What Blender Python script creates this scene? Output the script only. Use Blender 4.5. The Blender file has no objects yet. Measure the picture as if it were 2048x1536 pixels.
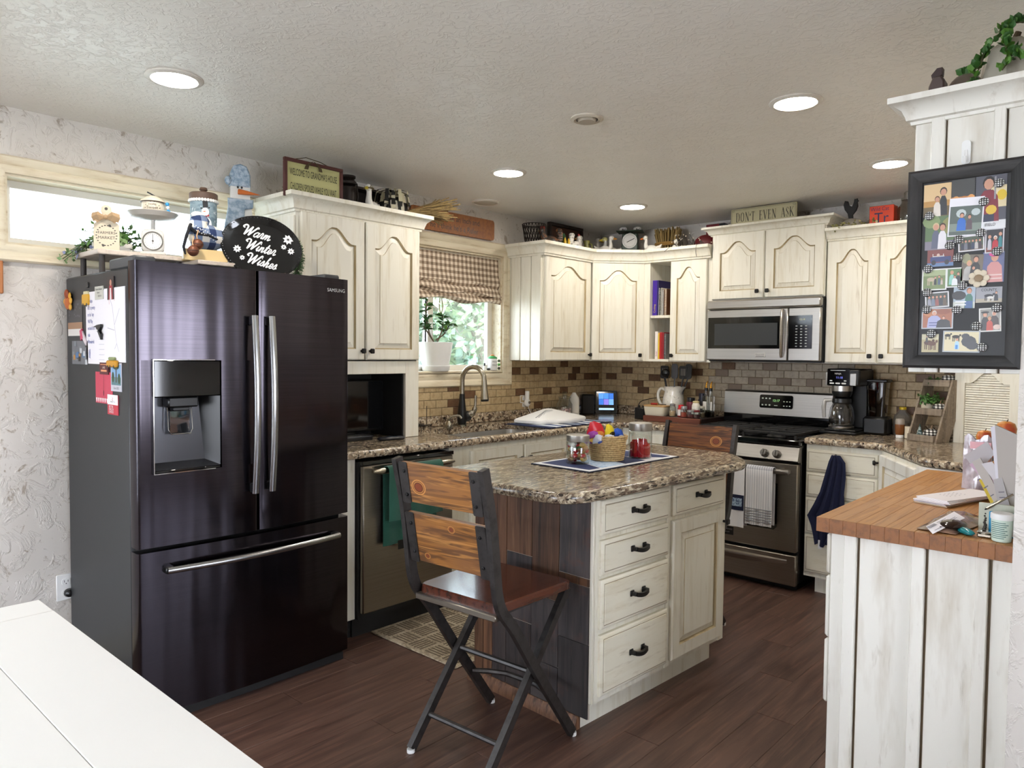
import bpy, bmesh, math, random
from math import sin, cos, pi, radians as rad
from mathutils import Vector as V, Matrix as Mx
random.seed(7)
SC = bpy.context.scene
COL = SC.collection

# ---------------------------------------------------------------- camera, world, exposure
cd = bpy.data.cameras.new('camera'); cam = bpy.data.objects.new('camera', cd); COL.objects.link(cam)
cd.sensor_fit = 'HORIZONTAL'; cd.sensor_width = 36.0; cd.lens = 36.0 * 1473.3 / 2048.0
cd.clip_start = 0.02; cd.clip_end = 200
_a, _b, _r = rad(42.2), rad(2.359), rad(0.569)
_F = V((-sin(_a)*cos(_b), cos(_a)*cos(_b), -sin(_b))); _R = V((cos(_a), sin(_a), 0)); _U = _R.cross(_F)
_R2 = _R*cos(_r) + _U*sin(_r); _U2 = -_R*sin(_r) + _U*cos(_r)
cam.matrix_world = Mx(((_R2.x, _U2.x, -_F.x, 3.542), (_R2.y, _U2.y, -_F.y, -4.998), (_R2.z, _U2.z, -_F.z, 1.399), (0, 0, 0, 1)))
SC.camera = cam
w = bpy.data.worlds.new('sky'); SC.world = w; w.use_nodes = True
wn = w.node_tree.nodes; wl = w.node_tree.links
bg = wn['Background']; bg.inputs['Strength'].default_value = 13.0
tc = wn.new('ShaderNodeTexCoord'); sp = wn.new('ShaderNodeSeparateXYZ'); rp = wn.new('ShaderNodeValToRGB')
wl.new(tc.outputs['Generated'], sp.inputs[0]); wl.new(sp.outputs['Z'], rp.inputs[0]); wl.new(rp.outputs['Color'], bg.inputs['Color'])
rp.color_ramp.elements[0].position = 0.0; rp.color_ramp.elements[0].color = (0.86, 0.90, 1.0, 1)
rp.color_ramp.elements[1].position = 0.8; rp.color_ramp.elements[1].color = (0.70, 0.82, 1.0, 1)
vs = SC.view_settings
vs.view_transform = 'Standard'; vs.look = 'None'; vs.gamma = 1.0; vs.use_curve_mapping = False; vs.exposure = 0.36
SC.cycles.max_bounces = 8; SC.cycles.diffuse_bounces = 4; SC.cycles.glossy_bounces = 4
SC.cycles.transmission_bounces = 6; SC.cycles.transparent_max_bounces = 12; SC.cycles.sample_clamp_indirect = 6.0
SC.cycles.caustics_reflective = False; SC.cycles.caustics_refractive = False
LAMP = 118.0     # radiance of the ceiling light lenses

# ---------------------------------------------------------------- materials
def lin(c):
    if isinstance(c, str):
        c = [int(c[i:i+2], 16)/255 for i in (0, 2, 4)]
        c = [x/12.92 if x <= 0.04045 else ((x+0.055)/1.055)**2.4 for x in c]
    return (c[0], c[1], c[2], 1.0)
def mat(name, col, rough=0.5, metal=0.0, layers=(), bump=None, rand=0.0, coord='Object', emit=0.0, trans=0.0, alpha=None,
        coat=0.0, aniso=0.0, spec=None, roughmap=None, sheen=0.0, ior=None, hue=0.0):
    """layers: (scale xyz, detail, low, high, colour[, amount]) noise masks mixed over the base colour"""
    m = bpy.data.materials.new(name); m.use_nodes = True
    nt = m.node_tree; N = nt.nodes; L = nt.links; B = N['Principled BSDF']
    B.inputs['Roughness'].default_value = rough; B.inputs['Metallic'].default_value = metal
    B.inputs['Base Color'].default_value = lin(col)
    if coat: B.inputs['Coat Weight'].default_value = coat; B.inputs['Coat Roughness'].default_value = 0.08
    if spec is not None: B.inputs['Specular IOR Level'].default_value = spec
    if trans: B.inputs['Transmission Weight'].default_value = trans
    if ior: B.inputs['IOR'].default_value = ior
    if alpha is not None: B.inputs['Alpha'].default_value = alpha
    if sheen: B.inputs['Sheen Weight'].default_value = sheen
    if emit: B.inputs['Emission Color'].default_value = lin(col); B.inputs['Emission Strength'].default_value = emit
    if aniso:
        B.inputs['Anisotropic'].default_value = aniso
        tg = N.new('ShaderNodeTangent'); tg.direction_type = 'RADIAL'; tg.axis = 'Z'; L.new(tg.outputs[0], B.inputs['Tangent'])
    src = None
    if layers or bump or roughmap:
        t = N.new('ShaderNodeTexCoord'); src = t.outputs['Object']
        if coord == 'World':
            g = N.new('ShaderNodeNewGeometry'); src = g.outputs['Position']
        if rand or coord == 'Rand':
            oi = N.new('ShaderNodeObjectInfo'); ad = N.new('ShaderNodeVectorMath'); ad.operation = 'ADD'
            mu = N.new('ShaderNodeMath'); mu.operation = 'MULTIPLY'; mu.inputs[1].default_value = 37.0
            L.new(oi.outputs['Random'], mu.inputs[0]); L.new(src, ad.inputs[0]); L.new(mu.outputs[0], ad.inputs[1]); src = ad.outputs[0]
    def noise(sc, det, dist=0.0):
        mp = N.new('ShaderNodeVectorMath'); mp.operation = 'MULTIPLY'; mp.inputs[1].default_value = sc
        L.new(src, mp.inputs[0]); n = N.new('ShaderNodeTexNoise'); n.inputs['Scale'].default_value = 1.0
        n.inputs['Detail'].default_value = det; n.inputs['Roughness'].default_value = 0.6; n.inputs['Distortion'].default_value = dist
        L.new(mp.outputs[0], n.inputs['Vector']); return n.outputs['Fac']
    def rng(s, lo, hi, a=0.0, b=1.0):
        r = N.new('ShaderNodeMapRange'); r.inputs[1].default_value = lo; r.inputs[2].default_value = hi
        r.inputs[3].default_value = a; r.inputs[4].default_value = b; L.new(s, r.inputs[0]); return r.outputs[0]
    cur = None
    for ly in layers:
        sc, det, lo, hi, c2 = ly[:5]; am = ly[5] if len(ly) > 5 else 1.0; ds = ly[6] if len(ly) > 6 else 0.0
        f = rng(noise(sc, det, ds), lo, hi, 0.0, am)
        mx = N.new('ShaderNodeMix'); mx.data_type = 'RGBA'
        if cur is None: mx.inputs[6].default_value = lin(col)
        else: L.new(cur, mx.inputs[6])
        mx.inputs[7].default_value = lin(c2); L.new(f, mx.inputs[0]); cur = mx.outputs[2]
    if rand:
        oi2 = N.new('ShaderNodeObjectInfo'); hs = N.new('ShaderNodeHueSaturation')
        L.new(rng(oi2.outputs['Random'], 0, 1, 1-rand, 1+rand), hs.inputs['Value'])
        if hue:
            ml = N.new('ShaderNodeMath'); ml.operation = 'MULTIPLY'; ml.inputs[1].default_value = 7.31
            fr = N.new('ShaderNodeMath'); fr.operation = 'FRACT'; L.new(oi2.outputs['Random'], ml.inputs[0]); L.new(ml.outputs[0], fr.inputs[0])
            L.new(rng(fr.outputs[0], 0, 1, 1-hue*6, 1+hue*6), hs.inputs['Saturation'])
        if cur is None: hs.inputs['Color'].default_value = lin(col)
        else: L.new(cur, hs.inputs['Color'])
        cur = hs.outputs[0]
    if cur is not None: L.new(cur, B.inputs['Base Color'])
    if roughmap:
        sc, det, lo, hi = roughmap; L.new(rng(noise(sc, det), 0.3, 0.7, lo, hi), B.inputs['Roughness'])
    if bump:
        sc, det, st, ds = bump[:4]; h = noise(sc, det, bump[5] if len(bump) > 5 else 0.0)
        if len(bump) > 4 and bump[4]: h = rng(h, bump[4][0], bump[4][1])
        bp = N.new('ShaderNodeBump'); bp.inputs['Strength'].default_value = st; bp.inputs['Distance'].default_value = ds
        L.new(h, bp.inputs['Height']); L.new(bp.outputs[0], B.inputs['Normal'])
    return m
_fl = {}
def flat(c, rough=0.55, metal=0.0):
    k = (c, rough, metal)
    if k not in _fl: _fl[k] = mat('paint_' + c, c, rough, metal)
    return _fl[k]

CREAM = mat('cream_glazed_paint', 'e3dfd0', 0.42, layers=[((26, 26, 2.2), 4, .50, .76, 'cbc1a6', .75), ((60, 60, 5), 3, .60, .78, 'a89a7c', .5), ((7, 7, 1.2), 2, .5, .8, 'e6e4da', .6)], coord='Rand')
CREAMH = mat('cream_glazed_paint_level', 'e1dcca', 0.42, layers=[((4, 26, 30), 4, .50, .78, 'c9bda0', .75), ((9, 60, 60), 3, .60, .78, 'a5967a', .5)], coord='Rand')
GLAZE = mat('brown_glaze', 'b9a985', 0.5, layers=[((20, 20, 4), 3, .4, .7, '8a7752', .8)])
GLAZE_SHADE = mat('brown_glaze_and_gap_shade', '6d5b40', 0.5)  # real glaze on drawer edges; painted shade in batten grooves and slat gaps
TRIM = mat('window_trim_paint', 'ddd2b8', 0.45, layers=[((30, 4, 30), 4, .48, .75, 'bfa984', .8), ((60, 8, 60), 3, .6, .8, '94805c', .5)], coord='Rand')
WHITEP = mat('distressed_white_paint', 'e4e1d8', 0.5, layers=[((14, 14, 2.4), 4, .52, .74, 'bbb09c', .65), ((34, 34, 7), 4, .62, .78, '9a8d76', .5, .4)], coord='Rand')
GRANITE = mat('speckled_laminate', 'a4927a', 0.2, layers=[((30, 24, 26), 5, .46, .58, '4a3a32', .9, .8), ((60, 50, 60), 4, .53, .61, 'd9cdb6', .85), ((62, 50, 62), 5, .565, .62, '15110f', .95), ((22, 22, 22), 3, .60, .72, '8d6a52', .5)], coat=.35)
GRANITE2 = mat('streaky_laminate', '9c8e78', 0.2, layers=[((70, 14, 60), 4, .44, .56, '54453b', .9, .6), ((100, 26, 80), 4, .53, .60, 'cfc3aa', .75), ((80, 20, 90), 5, .555, .60, '1c1513', .95), ((50, 40, 40), 3, .58, .7, '84705e', .5)], coat=.15)
STEEL = mat('brushed_steel', 'b4b0aa', 0.30, 1.0, layers=[((1.5, 1.5, 300), 2, .4, .65, '9f9b96', .6)], aniso=.5)
STEELD = mat('warm_brushed_steel', '9c958a', 0.32, 1.0, layers=[((1.5, 1.5, 260), 2, .4, .65, '8b857b', .6)], aniso=.5)
NICKEL = mat('brushed_nickel', 'a9a294', 0.25, 1.0)
CHROME = mat('bright_chrome', 'd8d8d8', 0.10, 1.0)
BSTEEL = mat('black_stainless', '454147', 0.17, 1.0, layers=[((2, 2, 320), 2, .4, .65, '39363b', .5)], aniso=.55, bump=((9, 1, .7), 1, .22, .03))
BSIDE = mat('charcoal_painted_steel', '303234', 0.42, 0.3, layers=[((2, 2, 2), 2, .4, .7, '393b3d', .5)])
BLACK = mat('satin_black', '0d0d0e', 0.35)
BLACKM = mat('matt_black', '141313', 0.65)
BLACKG = mat('gloss_black', '070708', 0.06, coat=.4)
IRON = mat('black_iron_pull', '161413', 0.42, 0.4)
PLAST = mat('white_plastic', 'e8e8e6', 0.38)
CHMET = mat('dark_steel_frame', '4a4746', 0.42, 0.75, layers=[((30, 30, 30), 3, .45, .7, '33302f', .7)])
PINE = mat('stained_pine', '96632f', 0.42, layers=[((2.2, 46, 30), 2, .44, .56, '4f321c', .85, 2.2), ((2, 7, 6), 3, .45, .7, '7a543a', .85), ((4, 90, 60), 2, .56, .66, 'bd8547', .7, 1.5)], coord='Rand')
SEATW = mat('dark_walnut_seat', '54281a', 0.24, layers=[((40, 4, 30), 3, .45, .68, '2c130c', .8)], coat=.3)
BUTCH = mat('oak_butcher_block', 'b37c3c', 0.42, layers=[((70, 3.5, 60), 3, .45, .66, '93602a', .8, .6), ((160, 6, 90), 2, .55, .7, 'c68f50', .5)], rand=.06, hue=.008)
RUSTW = mat('weathered_plank', '47403f', 0.45, layers=[((34, 34, 2.2), 4, .45, .68, '29262a', .9, .5), ((90, 90, 5), 3, .58, .74, '6b594c', .55), ((9, 9, 9), 4, .60, .75, '643c2c', .5)], rand=.36, hue=.03)
BROWNW = mat('brown_plank', '6b4a35', 0.5, layers=[((46, 46, 2.2), 4, .45, .68, '38251b', .9, .5), ((90, 90, 5), 3, .55, .72, '8f6d50', .6)], rand=.25)
FLOORM = mat('dark_vinyl_plank', '5e463c', 0.38, layers=[((26, 1.6, 20), 4, .42, .66, '402b25', .85, .5), ((70, 4, 40), 3, .52, .72, '7d5c4e', .6)], rand=.09, bump=((90, 3, 60), 3, .12, .002))
GROUT = mat('tan_grout', '8f7d62', 0.8)
TILE = mat('travertine_tile', 'b8a27c', 0.5, layers=[((40, 40, 40), 4, .45, .7, '99805a', .75), ((120, 120, 120), 3, .6, .75, 'd2c09c', .5)], rand=.10)
TILEG = mat('grey_travertine_tile', 'ada08c', 0.5, layers=[((40, 40, 40), 4, .45, .7, '8f8270', .75), ((120, 120, 120), 3, .6, .75, 'c8bda8', .5)], rand=.10)
TILED = mat('brown_tile', '64482f', 0.5, layers=[((50, 50, 50), 4, .45, .7, '4e2f1a', .75), ((120, 120, 120), 3, .6, .75, '8a6545', .5)], rand=.18)
WALLM = mat('skip_trowel_plaster', 'cfc9c1', 0.6, layers=[((2.2, 2.2, 2.2), 3, .45, .75, 'ded9d3', .8), ((14, 14, 12), 6, .60, .66, '85735c', .65, 1.4), ((34, 34, 30), 4, .64, .72, 'ada08a', .5, 1.0)],
            bump=((11, 11, 10), 5, .34, .012, (.50, .60), 1.3), coord='World')
CEILM = mat('knockdown_ceiling', 'efebe4', 0.33, layers=[((3, 3, 3), 3,   .4, .75, 'f4f1ec', .8)], bump=((26, 26, 26), 5, .30, .006, (.48, .60), 1.4), coord='World', spec=.5)
TABLEW = mat('white_table_paint', 'f2f1ef', 0.35)
PAPER = mat('white_paper', 'eeebf0', 0.6)
ENVEL = mat('mail_paper', 'b9b2ae', 0.6, rand=.18)
WOODL = mat('pale_shelf_wood', 'cfc2b4', 0.5, layers=[((4, 40, 40), 3, .45, .7, 'a89a8c', .7)], coord='Rand')
GREYW = mat('grey_weathered_wood', '8c7d6b', 0.6, layers=[((50, 50, 4), 4, .42, .68, '5f5346', .85), ((6, 60, 60), 3, .5, .7, 'a89a86', .5)], coord='Rand')
CERAM = mat('white_ceramic', 'e9e6dd', 0.18, coat=.3)
LEAF = mat('leaf_green', '3f6a2c', 0.45, layers=[((40, 40, 40), 2, .4, .7, '5e8a3c', .7)])
LEAFD = mat('leaf_dark_green', '2f5a26', 0.4, layers=[((50, 50, 50), 2, .4, .7, '3c5f28', .7)])
LEAFS = mat('eucalyptus_green', '6f9058', 0.5, layers=[((50, 50, 50), 2, .4, .7, '94ad80', .7)])
STRAW = mat('straw', '8a7345', 0.8, layers=[((90, 90, 20), 3, .4, .7, '5e4a28', .7)])
ROPE = mat('seagrass_rope', 'c2a676', 0.8, layers=[((120, 120, 120), 3, .4, .65, '8c7046', .8)], bump=((160, 160, 160), 2, .6, .003))
NAVY = mat('navy_cloth', '0e1534', 0.95, bump=((600, 600, 600), 2, .3, .001))
GREENT = mat('green_towel_cloth', '0a4a3a', 0.95, sheen=.3, bump=((30, 30, 420), 2, .5, .002))
MESHC = mat('dark_bronze', '241c17', 0.5, .5)
def glassmat(name, tint='ffffff', refl=.08, a=.12):
    m = bpy.data.materials.new(name); m.use_nodes = True; nt = m.node_tree; N = nt.nodes; L = nt.links; N.clear()
    o = N.new('ShaderNodeOutputMaterial'); t = N.new('ShaderNodeBsdfTransparent'); g = N.new('ShaderNodeBsdfGlossy')
    t.inputs[0].default_value = lin(tint); g.inputs['Roughness'].default_value = .03
    f = N.new('ShaderNodeLayerWeight'); f.inputs['Blend'].default_value = .35
    r = N.new('ShaderNodeMapRange'); r.inputs[3].default_value = refl; r.inputs[4].default_value = .75
    L.new(f.outputs['Facing'], r.inputs[0]); mx = N.new('ShaderNodeMixShader')
    L.new(r.outputs[0], mx.inputs[0]); L.new(t.outputs[0], mx.inputs[1]); L.new(g.outputs[0], mx.inputs[2]); L.new(mx.outputs[0], o.inputs[0])
    return m
GLASS = glassmat('clear_glass', 'eef2f0', .05)
PANE = glassmat('window_glass', 'f4f8f8', .03)
SMOKE = glassmat('smoked_glass', '7b7576', .10)
def checkmat(name, c1, c2, c3, sx, sz, axes=('X', 'Z'), rough=.85, thin=.5):
    """woven gingham: two stripe sets, both = c1, one = c2, none = c3"""
    m = bpy.data.materials.new(name); m.use_nodes = True; nt = m.node_tree; N = nt.nodes; L = nt.links; B = N['Principled BSDF']
    B.inputs['Roughness'].default_value = rough
    t = N.new('ShaderNodeTexCoord'); s = N.new('ShaderNodeSeparateXYZ'); L.new(t.outputs['Object'], s.inputs[0])
    def st(ax, f):
        a = N.new('ShaderNodeMath'); a.operation = 'MULTIPLY'; a.inputs[1].default_value = f; L.new(s.outputs[ax], a.inputs[0])
        b = N.new('ShaderNodeMath'); b.operation = 'FRACT'; L.new(a.outputs[0], b.inputs[0])
        c = N.new('ShaderNodeMath'); c.operation = 'LESS_THAN'; c.inputs[1].default_value = thin; L.new(b.outputs[0], c.inputs[0]); return c.outputs[0]
    a, b = st(axes[0], sx), st(axes[1], sz)
    m1 = N.new('ShaderNodeMix'); m1.data_type = 'RGBA'; m1.inputs[6].default_value = lin(c3); m1.inputs[7].default_value = lin(c2); L.new(a, m1.inputs[0])
    m2 = N.new('ShaderNodeMix'); m2.data_type = 'RGBA'; m2.inputs[6].default_value = lin(c2); m2.inputs[7].default_value = lin(c1); L.new(a, m2.inputs[0])
    m3 = N.new('ShaderNodeMix'); m3.data_type = 'RGBA'; L.new(m1.outputs[2], m3.inputs[6]); L.new(m2.outputs[2], m3.inputs[7]); L.new(b, m3.inputs[0])
    L.new(m3.outputs[2], B.inputs['Base Color']); return m
GINGH = checkmat('brown_gingham', '7d6a58', 'b39f8a', 'e8dccb', 26, 26, ('Y', 'Z'))
PLAID = checkmat('navy_buffalo_check', '1d2f57', '6f7f9c', 'e8e4da', 17, 17, ('Y', 'Z'))
BUFFB = checkmat('black_buffalo_check', '101010', '77736e', 'ecebe6', 55, 70, ('X', 'Z'))
HOUND = checkmat('black_white_check', '111111', '17171a', 'd9d9d6', 190, 190, ('X', 'Z'), .3, .42)
TOWELW = checkmat('white_striped_towel', '8f9098', 'bfc0c6', 'e6e6e8', 70, 1.0, ('X', 'Z'), .95, .3)

# ---------------------------------------------------------------- mesh builder
class MB:
    def __init__(s, m=None): s.v = []; s.f = []; s.fm = []; s.m = m; s.X = None
    def add(s, vs, fs, m=None):
        o = len(s.v); X = s.X
        s.v += [tuple(X @ V(p)) if X else tuple(p) for p in vs]
        m = m or s.m
        for f in fs: s.f.append([i+o for i in f]); s.fm.append(m)
        return s
    def box(s, x0, x1, y0, y1, z0, z1, b=0.0, m=None):
        x0, x1 = min(x0, x1), max(x0, x1); y0, y1 = min(y0, y1), max(y0, y1); z0, z1 = min(z0, z1), max(z0, z1)
        P = ((x0, x1), (y0, y1), (z0, z1))
        if b <= 0:
            vs = [(P[0][i & 1], P[1][i >> 1 & 1], P[2][i >> 2 & 1]) for i in range(8)]
            return s.add(vs, [(0, 2, 3, 1), (4, 5, 7, 6), (0, 1, 5, 4), (2, 6, 7, 3), (0, 4, 6, 2), (1, 3, 7, 5)], m)
        b = min(b, (x1-x0)/2.01, (y1-y0)/2.01, (z1-z0)/2.01); vs = []; ix = {}
        for c in range(8):
            sg = (c & 1, c >> 1 & 1, c >> 2 & 1)
            for a in range(3):
                ix[(c, a)] = len(vs)
                vs.append(tuple(P[k][sg[k]] + (0 if k == a else (b if sg[k] == 0 else -b)) for k in range(3)))
        fs = []
        for a in range(3):
            u, v = (a+1) % 3, (a+2) % 3
            for sgn in (0, 1):
                q = [sgn << a | i << u | j << v for i, j in ((0, 0), (1, 0), (1, 1), (0, 1))]; fs.append([ix[(c, a)] for c in q])
            for i in (0, 1):
                for j in (0, 1):
                    c0 = i << u | j << v; c1 = c0 | 1 << a; fs.append([ix[(c0, u)], ix[(c1, u)], ix[(c1, v)], ix[(c0, v)]])
        for c in range(8): fs.append([ix[(c, 0)], ix[(c, 1)], ix[(c, 2)]])
        return s.add(vs, fs, m)
    def loft(s, rings, cap0=True, cap1=True, closed=True, m=None, loop=False):
        n = len(rings[0]); vs = [p for r in rings for p in r]; fs = []
        R = len(rings)
        for k in range(R if loop else R-1):
            k2 = (k+1) % R
            for i in range(n if closed else n-1):
                j = (i+1) % n; fs.append((k*n+i, k*n+j, k2*n+j, k2*n+i))
        if cap0 and not loop: fs.append(list(range(n))[::-1])
        if cap1 and not loop: fs.append([(R-1)*n+i for i in range(n)])
        return s.add(vs, fs, m)
    def lathe(s, prof, seg=16, c=(0, 0, 0), m=None, sx=1.0, sy=1.0, rib=0, ribd=0.0, ring=False):
        rings = []
        for r, z in prof:
            rings.append([(c[0]+sx*r*(1+ribd*cos(rib*2*pi*i/seg))*cos(2*pi*i/seg), c[1]+sy*r*(1+ribd*cos(rib*2*pi*i/seg))*sin(2*pi*i/seg), c[2]+z) for i in range(seg)])
        return s.loft(rings, True, True, True, m, loop=ring)
    def cyl(s, r, z0, z1, c=(0, 0), seg=16, m=None, b=0.0):
        p = [(r, z0), (r, z1)] if not b else [(r-b, z0), (r, z0+b), (r, z1-b), (r-b, z1)]
        return s.lathe(p, seg, (c[0], c[1], 0), m)
    def tube(s, pts, r, seg=8, m=None, closed=False, flat=None, cap=True):
        P = [V(p) for p in pts]; n = len(P); rings = []; up = None
        for i in range(n):
            if closed: t = P[(i+1) % n]-P[i-1]
            else: t = P[min(i+1, n-1)]-P[max(i-1, 0)]
            t = t.normalized() if t.length > 1e-9 else V((0, 0, 1))
            if up is None:
                up = V((0, 0, 1)) if abs(t.z) < .9 else V((0, 1, 0))
            a = (up - t*up.dot(t)).normalized(); bb = t.cross(a); up = a
            rr = r[i] if isinstance(r, (list, tuple)) else r
            fa, fb = flat or (1, 1)
            if seg == 4: ang = [pi/4 + k*pi/2 for k in range(4)]; q = 1.4142
            else: ang = [2*pi*k/seg for k in range(seg)]; q = 1
            rings.append([tuple(P[i] + a*(rr*q*fa*cos(x)) + bb*(rr*q*fb*sin(x))) for x in ang])
        return s.loft(rings, cap, cap, True, m, loop=closed)
    def ball(s, c, r, seg=12, rg=8, m=None, R=None):
        r = r if isinstance(r, (list, tuple)) else (r, r, r); rings = []
        for k in range(rg+1):
            a = -pi/2 + pi*k/rg; a = max(-pi/2+.04, min(pi/2-.04, a)); ring = []
            for i in range(seg):
                p = V((r[0]*cos(a)*cos(2*pi*i/seg), r[1]*cos(a)*sin(2*pi*i/seg), r[2]*sin(a)))
                if R is not None: p = R @ p
                ring.append(tuple(p+V(c)))
            rings.append(ring)
        return s.loft(rings, True, True, True, m)
    def prism(s, pts, h0, h1, F=None, m=None, b=0.0):
        """polygon in a local x,y plane, thickness along local z from h0 to h1; F places it"""
        F = F or Mx.Identity(4)
        if b:
            ins = inset(pts, b); rr = [[(p[0], p[1], h0) for p in pts], [(p[0], p[1], h1-b) for p in pts], [(p[0], p[1], h1) for p in ins]]
        else: rr = [[(p[0], p[1], h0) for p in pts], [(p[0], p[1], h1) for p in pts]]
        return s.loft([[tuple(F @ V(p)) for p in r] for r in rr], True, True, True, m)
    def poly(s, pts, F, h=0.0, m=None):
        return s.add([tuple(F @ V((p[0], p[1], h))) for p in pts], [list(range(len(pts)))], m)
    def ell(s, cx, cy, rx, ry, F, h=0.0, m=None, n=14): return s.poly([(cx+rx*cos(2*pi*i/n), cy+ry*sin(2*pi*i/n)) for i in range(n)], F, h, m)
    def rect(s, x0, x1, y0, y1, F, h=0.0, m=None): return s.poly([(x0, y0), (x1, y0), (x1, y1), (x0, y1)], F, h, m)
    def stroke(s, pts, wd, F, h=0.0, m=None):
        for i in range(len(pts)-1):
            a, b = V(pts[i]), V(pts[i+1]); d = b-a
            if d.length < 1e-7: continue
            d.normalize(); n = V((-d.y, d.x))*wd/2; e = d*wd*.25
            s.poly([a-n-e, b-n+e, b+n+e, a+n-e], F, h + 1e-5*(i % 3), m)
        return s
    def text(s, t, size, F, m=None, h=0.0, align='c', sx=1.0):
        vs, fs, wd = text_mesh(t)
        ox = {'c': -wd/2, 'l': 0, 'r': -wd}[align]
        return s.add([tuple(F @ V(((p[0]+ox)*size*sx, p[1]*size, h))) for p in vs], fs, m)
    def sheet(s, grid, th, m=None):
        """grid of points (rows of equal length) given thickness along vertex normals"""
        R, n = len(grid), len(grid[0]); G = [[V(p) for p in r] for r in grid]; B = []
        for i in range(R):
            row = []
            for j in range(n):
                du = G[min(i+1, R-1)][j]-G[max(i-1, 0)][j]; dv = G[i][min(j+1, n-1)]-G[i][max(j-1, 0)]
                nn = du.cross(dv); nn = nn.normalized() if nn.length > 1e-12 else V((0, 0, 1)); row.append(G[i][j]+nn*th)
            B.append(row)
        vs = [tuple(p) for r in G for p in r] + [tuple(p) for r in B for p in r]; o = R*n; fs = []
        for i in range(R-1):
            for j in range(n-1):
                a = i*n+j; fs.append((a, a+1, a+n+1, a+n)); fs.append((o+a, o+a+n, o+a+n+1, o+a+1))
        ed = [(0*n+j) for j in range(n)] + [i*n+n-1 for i in range(1, R)] + [(R-1)*n+j for j in range(n-2, -1, -1)] + [i*n for i in range(R-2, 0, -1)]
        for k in range(len(ed)):
            a, b = ed[k], ed[(k+1) % len(ed)]; fs.append((a, o+a, o+b, b))
        return s.add(vs, fs, m)
    def mesh(s, name, smooth=True, ang=38):
        me = bpy.data.meshes.new(name); me.from_pydata(s.v, [], s.f)
        ms = []
        for m in s.fm:
            if m not in ms: ms.append(m)
        for m in ms: me.materials.append(m)
        me.polygons.foreach_set('material_index', [ms.index(m) for m in s.fm])
        bm = bmesh.new(); bm.from_mesh(me); bmesh.ops.recalc_face_normals(bm, faces=bm.faces); bm.to_mesh(me); bm.free()
        if smooth:
            me.polygons.foreach_set('use_smooth', [True]*len(me.polygons)); me.set_sharp_from_angle(angle=rad(ang))
        me.update(); return me
def inset(pts, d):
    n = len(pts); A = sum(pts[i][0]*pts[(i+1) % n][1]-pts[(i+1) % n][0]*pts[i][1] for i in range(n)); sg = 1 if A > 0 else -1; out = []
    for i in range(n):
        a, b, c = V(pts[i-1][:2]), V(pts[i][:2]), V(pts[(i+1) % n][:2]); d1 = (b-a).normalized(); d2 = (c-b).normalized()
        n1 = V((-d1.y, d1.x))*sg; n2 = V((-d2.y, d2.x))*sg; k = n1+n2; q = k.length_squared
        out.append(tuple(b + k*(2*d/q if q > .3 else d)))
    return out
def rrect(x0, x1, y0, y1, r, n=4):
    out = []
    for cx, cy, a0 in ((x1-r, y0+r, -90), (x1-r, y1-r, 0), (x0+r, y1-r, 90), (x0+r, y0+r, 180)):
        for k in range(n+1): a = rad(a0+90*k/n); out.append((cx+r*cos(a), cy+r*sin(a)))
    return out
def rcorner(pts, rs, n=6):
    out = []; N = len(pts)
    for i in range(N):
        r = rs[i] if isinstance(rs, (list, tuple)) else rs
        b = V(pts[i])
        if r <= 0: out.append(tuple(b)); continue
        a = (V(pts[i-1])-b).normalized(); c = (V(pts[(i+1) % N])-b).normalized()
        p0, p2 = b+a*r, b+c*r
        for k in range(n+1):
            t = k/n; out.append(tuple(p0*(1-t)**2 + b*2*t*(1-t) + p2*t*t))
    return out
def crom(P, n=6, closed=False):
    P = [V(p) for p in P]; out = []; N = len(P)
    for i in range(N if closed else N-1):
        p0 = P[i-1] if (i > 0 or closed) else P[0]*2-P[1]; p1 = P[i]; p2 = P[(i+1) % N]; p3 = P[(i+2) % N] if (i+2 < N or closed) else P[-1]*2-P[-2]
        for k in range(n):
            t = k/n; out.append(.5*((2*p1)+(-p0+p2)*t+(2*p0-5*p1+4*p2-p3)*t*t+(-p0+3*p1-3*p2+p3)*t**3))
    if not closed: out.append(P[-1])
    return out
_tx = {}
def text_mesh(t):
    if t not in _tx:
        cu = bpy.data.curves.new('lettering', 'FONT'); cu.body = t; cu.resolution_u = 3
        ob = bpy.data.objects.new('lettering', cu); COL.objects.link(ob)
        dg = bpy.context.evaluated_depsgraph_get(); me = ob.evaluated_get(dg).to_mesh()
        vs = [tuple(v.co) for v in me.vertices]; fs = [tuple(p.vertices) for p in me.polygons]
        ob.evaluated_get(dg).to_mesh_clear(); bpy.data.objects.remove(ob); bpy.data.curves.remove(cu)
        wd = max([v[0] for v in vs] or [0]); _tx[t] = (vs, fs, wd)
    return _tx[t]
def fr(o, r, u):
    """frame with origin o, local x along r, local y along u, local z out"""
    r = V(r).normalized(); u = V(u); n = r.cross(u).normalized(); u = n.cross(r)
    return Mx(((r.x, u.x, n.x, o[0]), (r.y, u.y, n.y, o[1]), (r.z, u.z, n.z, o[2]), (0, 0, 0, 1)))
XZ = fr((0, 0, 0), (1, 0, 0), (0, 0, 1))          # faces -y
def xz(x=0, y=0, z=0): return fr((x, y, z), (1, 0, 0), (0, 0, 1))
def yz(x=0, y=0, z=0): return fr((x, y, z), (0, 1, 0), (0, 0, 1))   # faces +x
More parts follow.
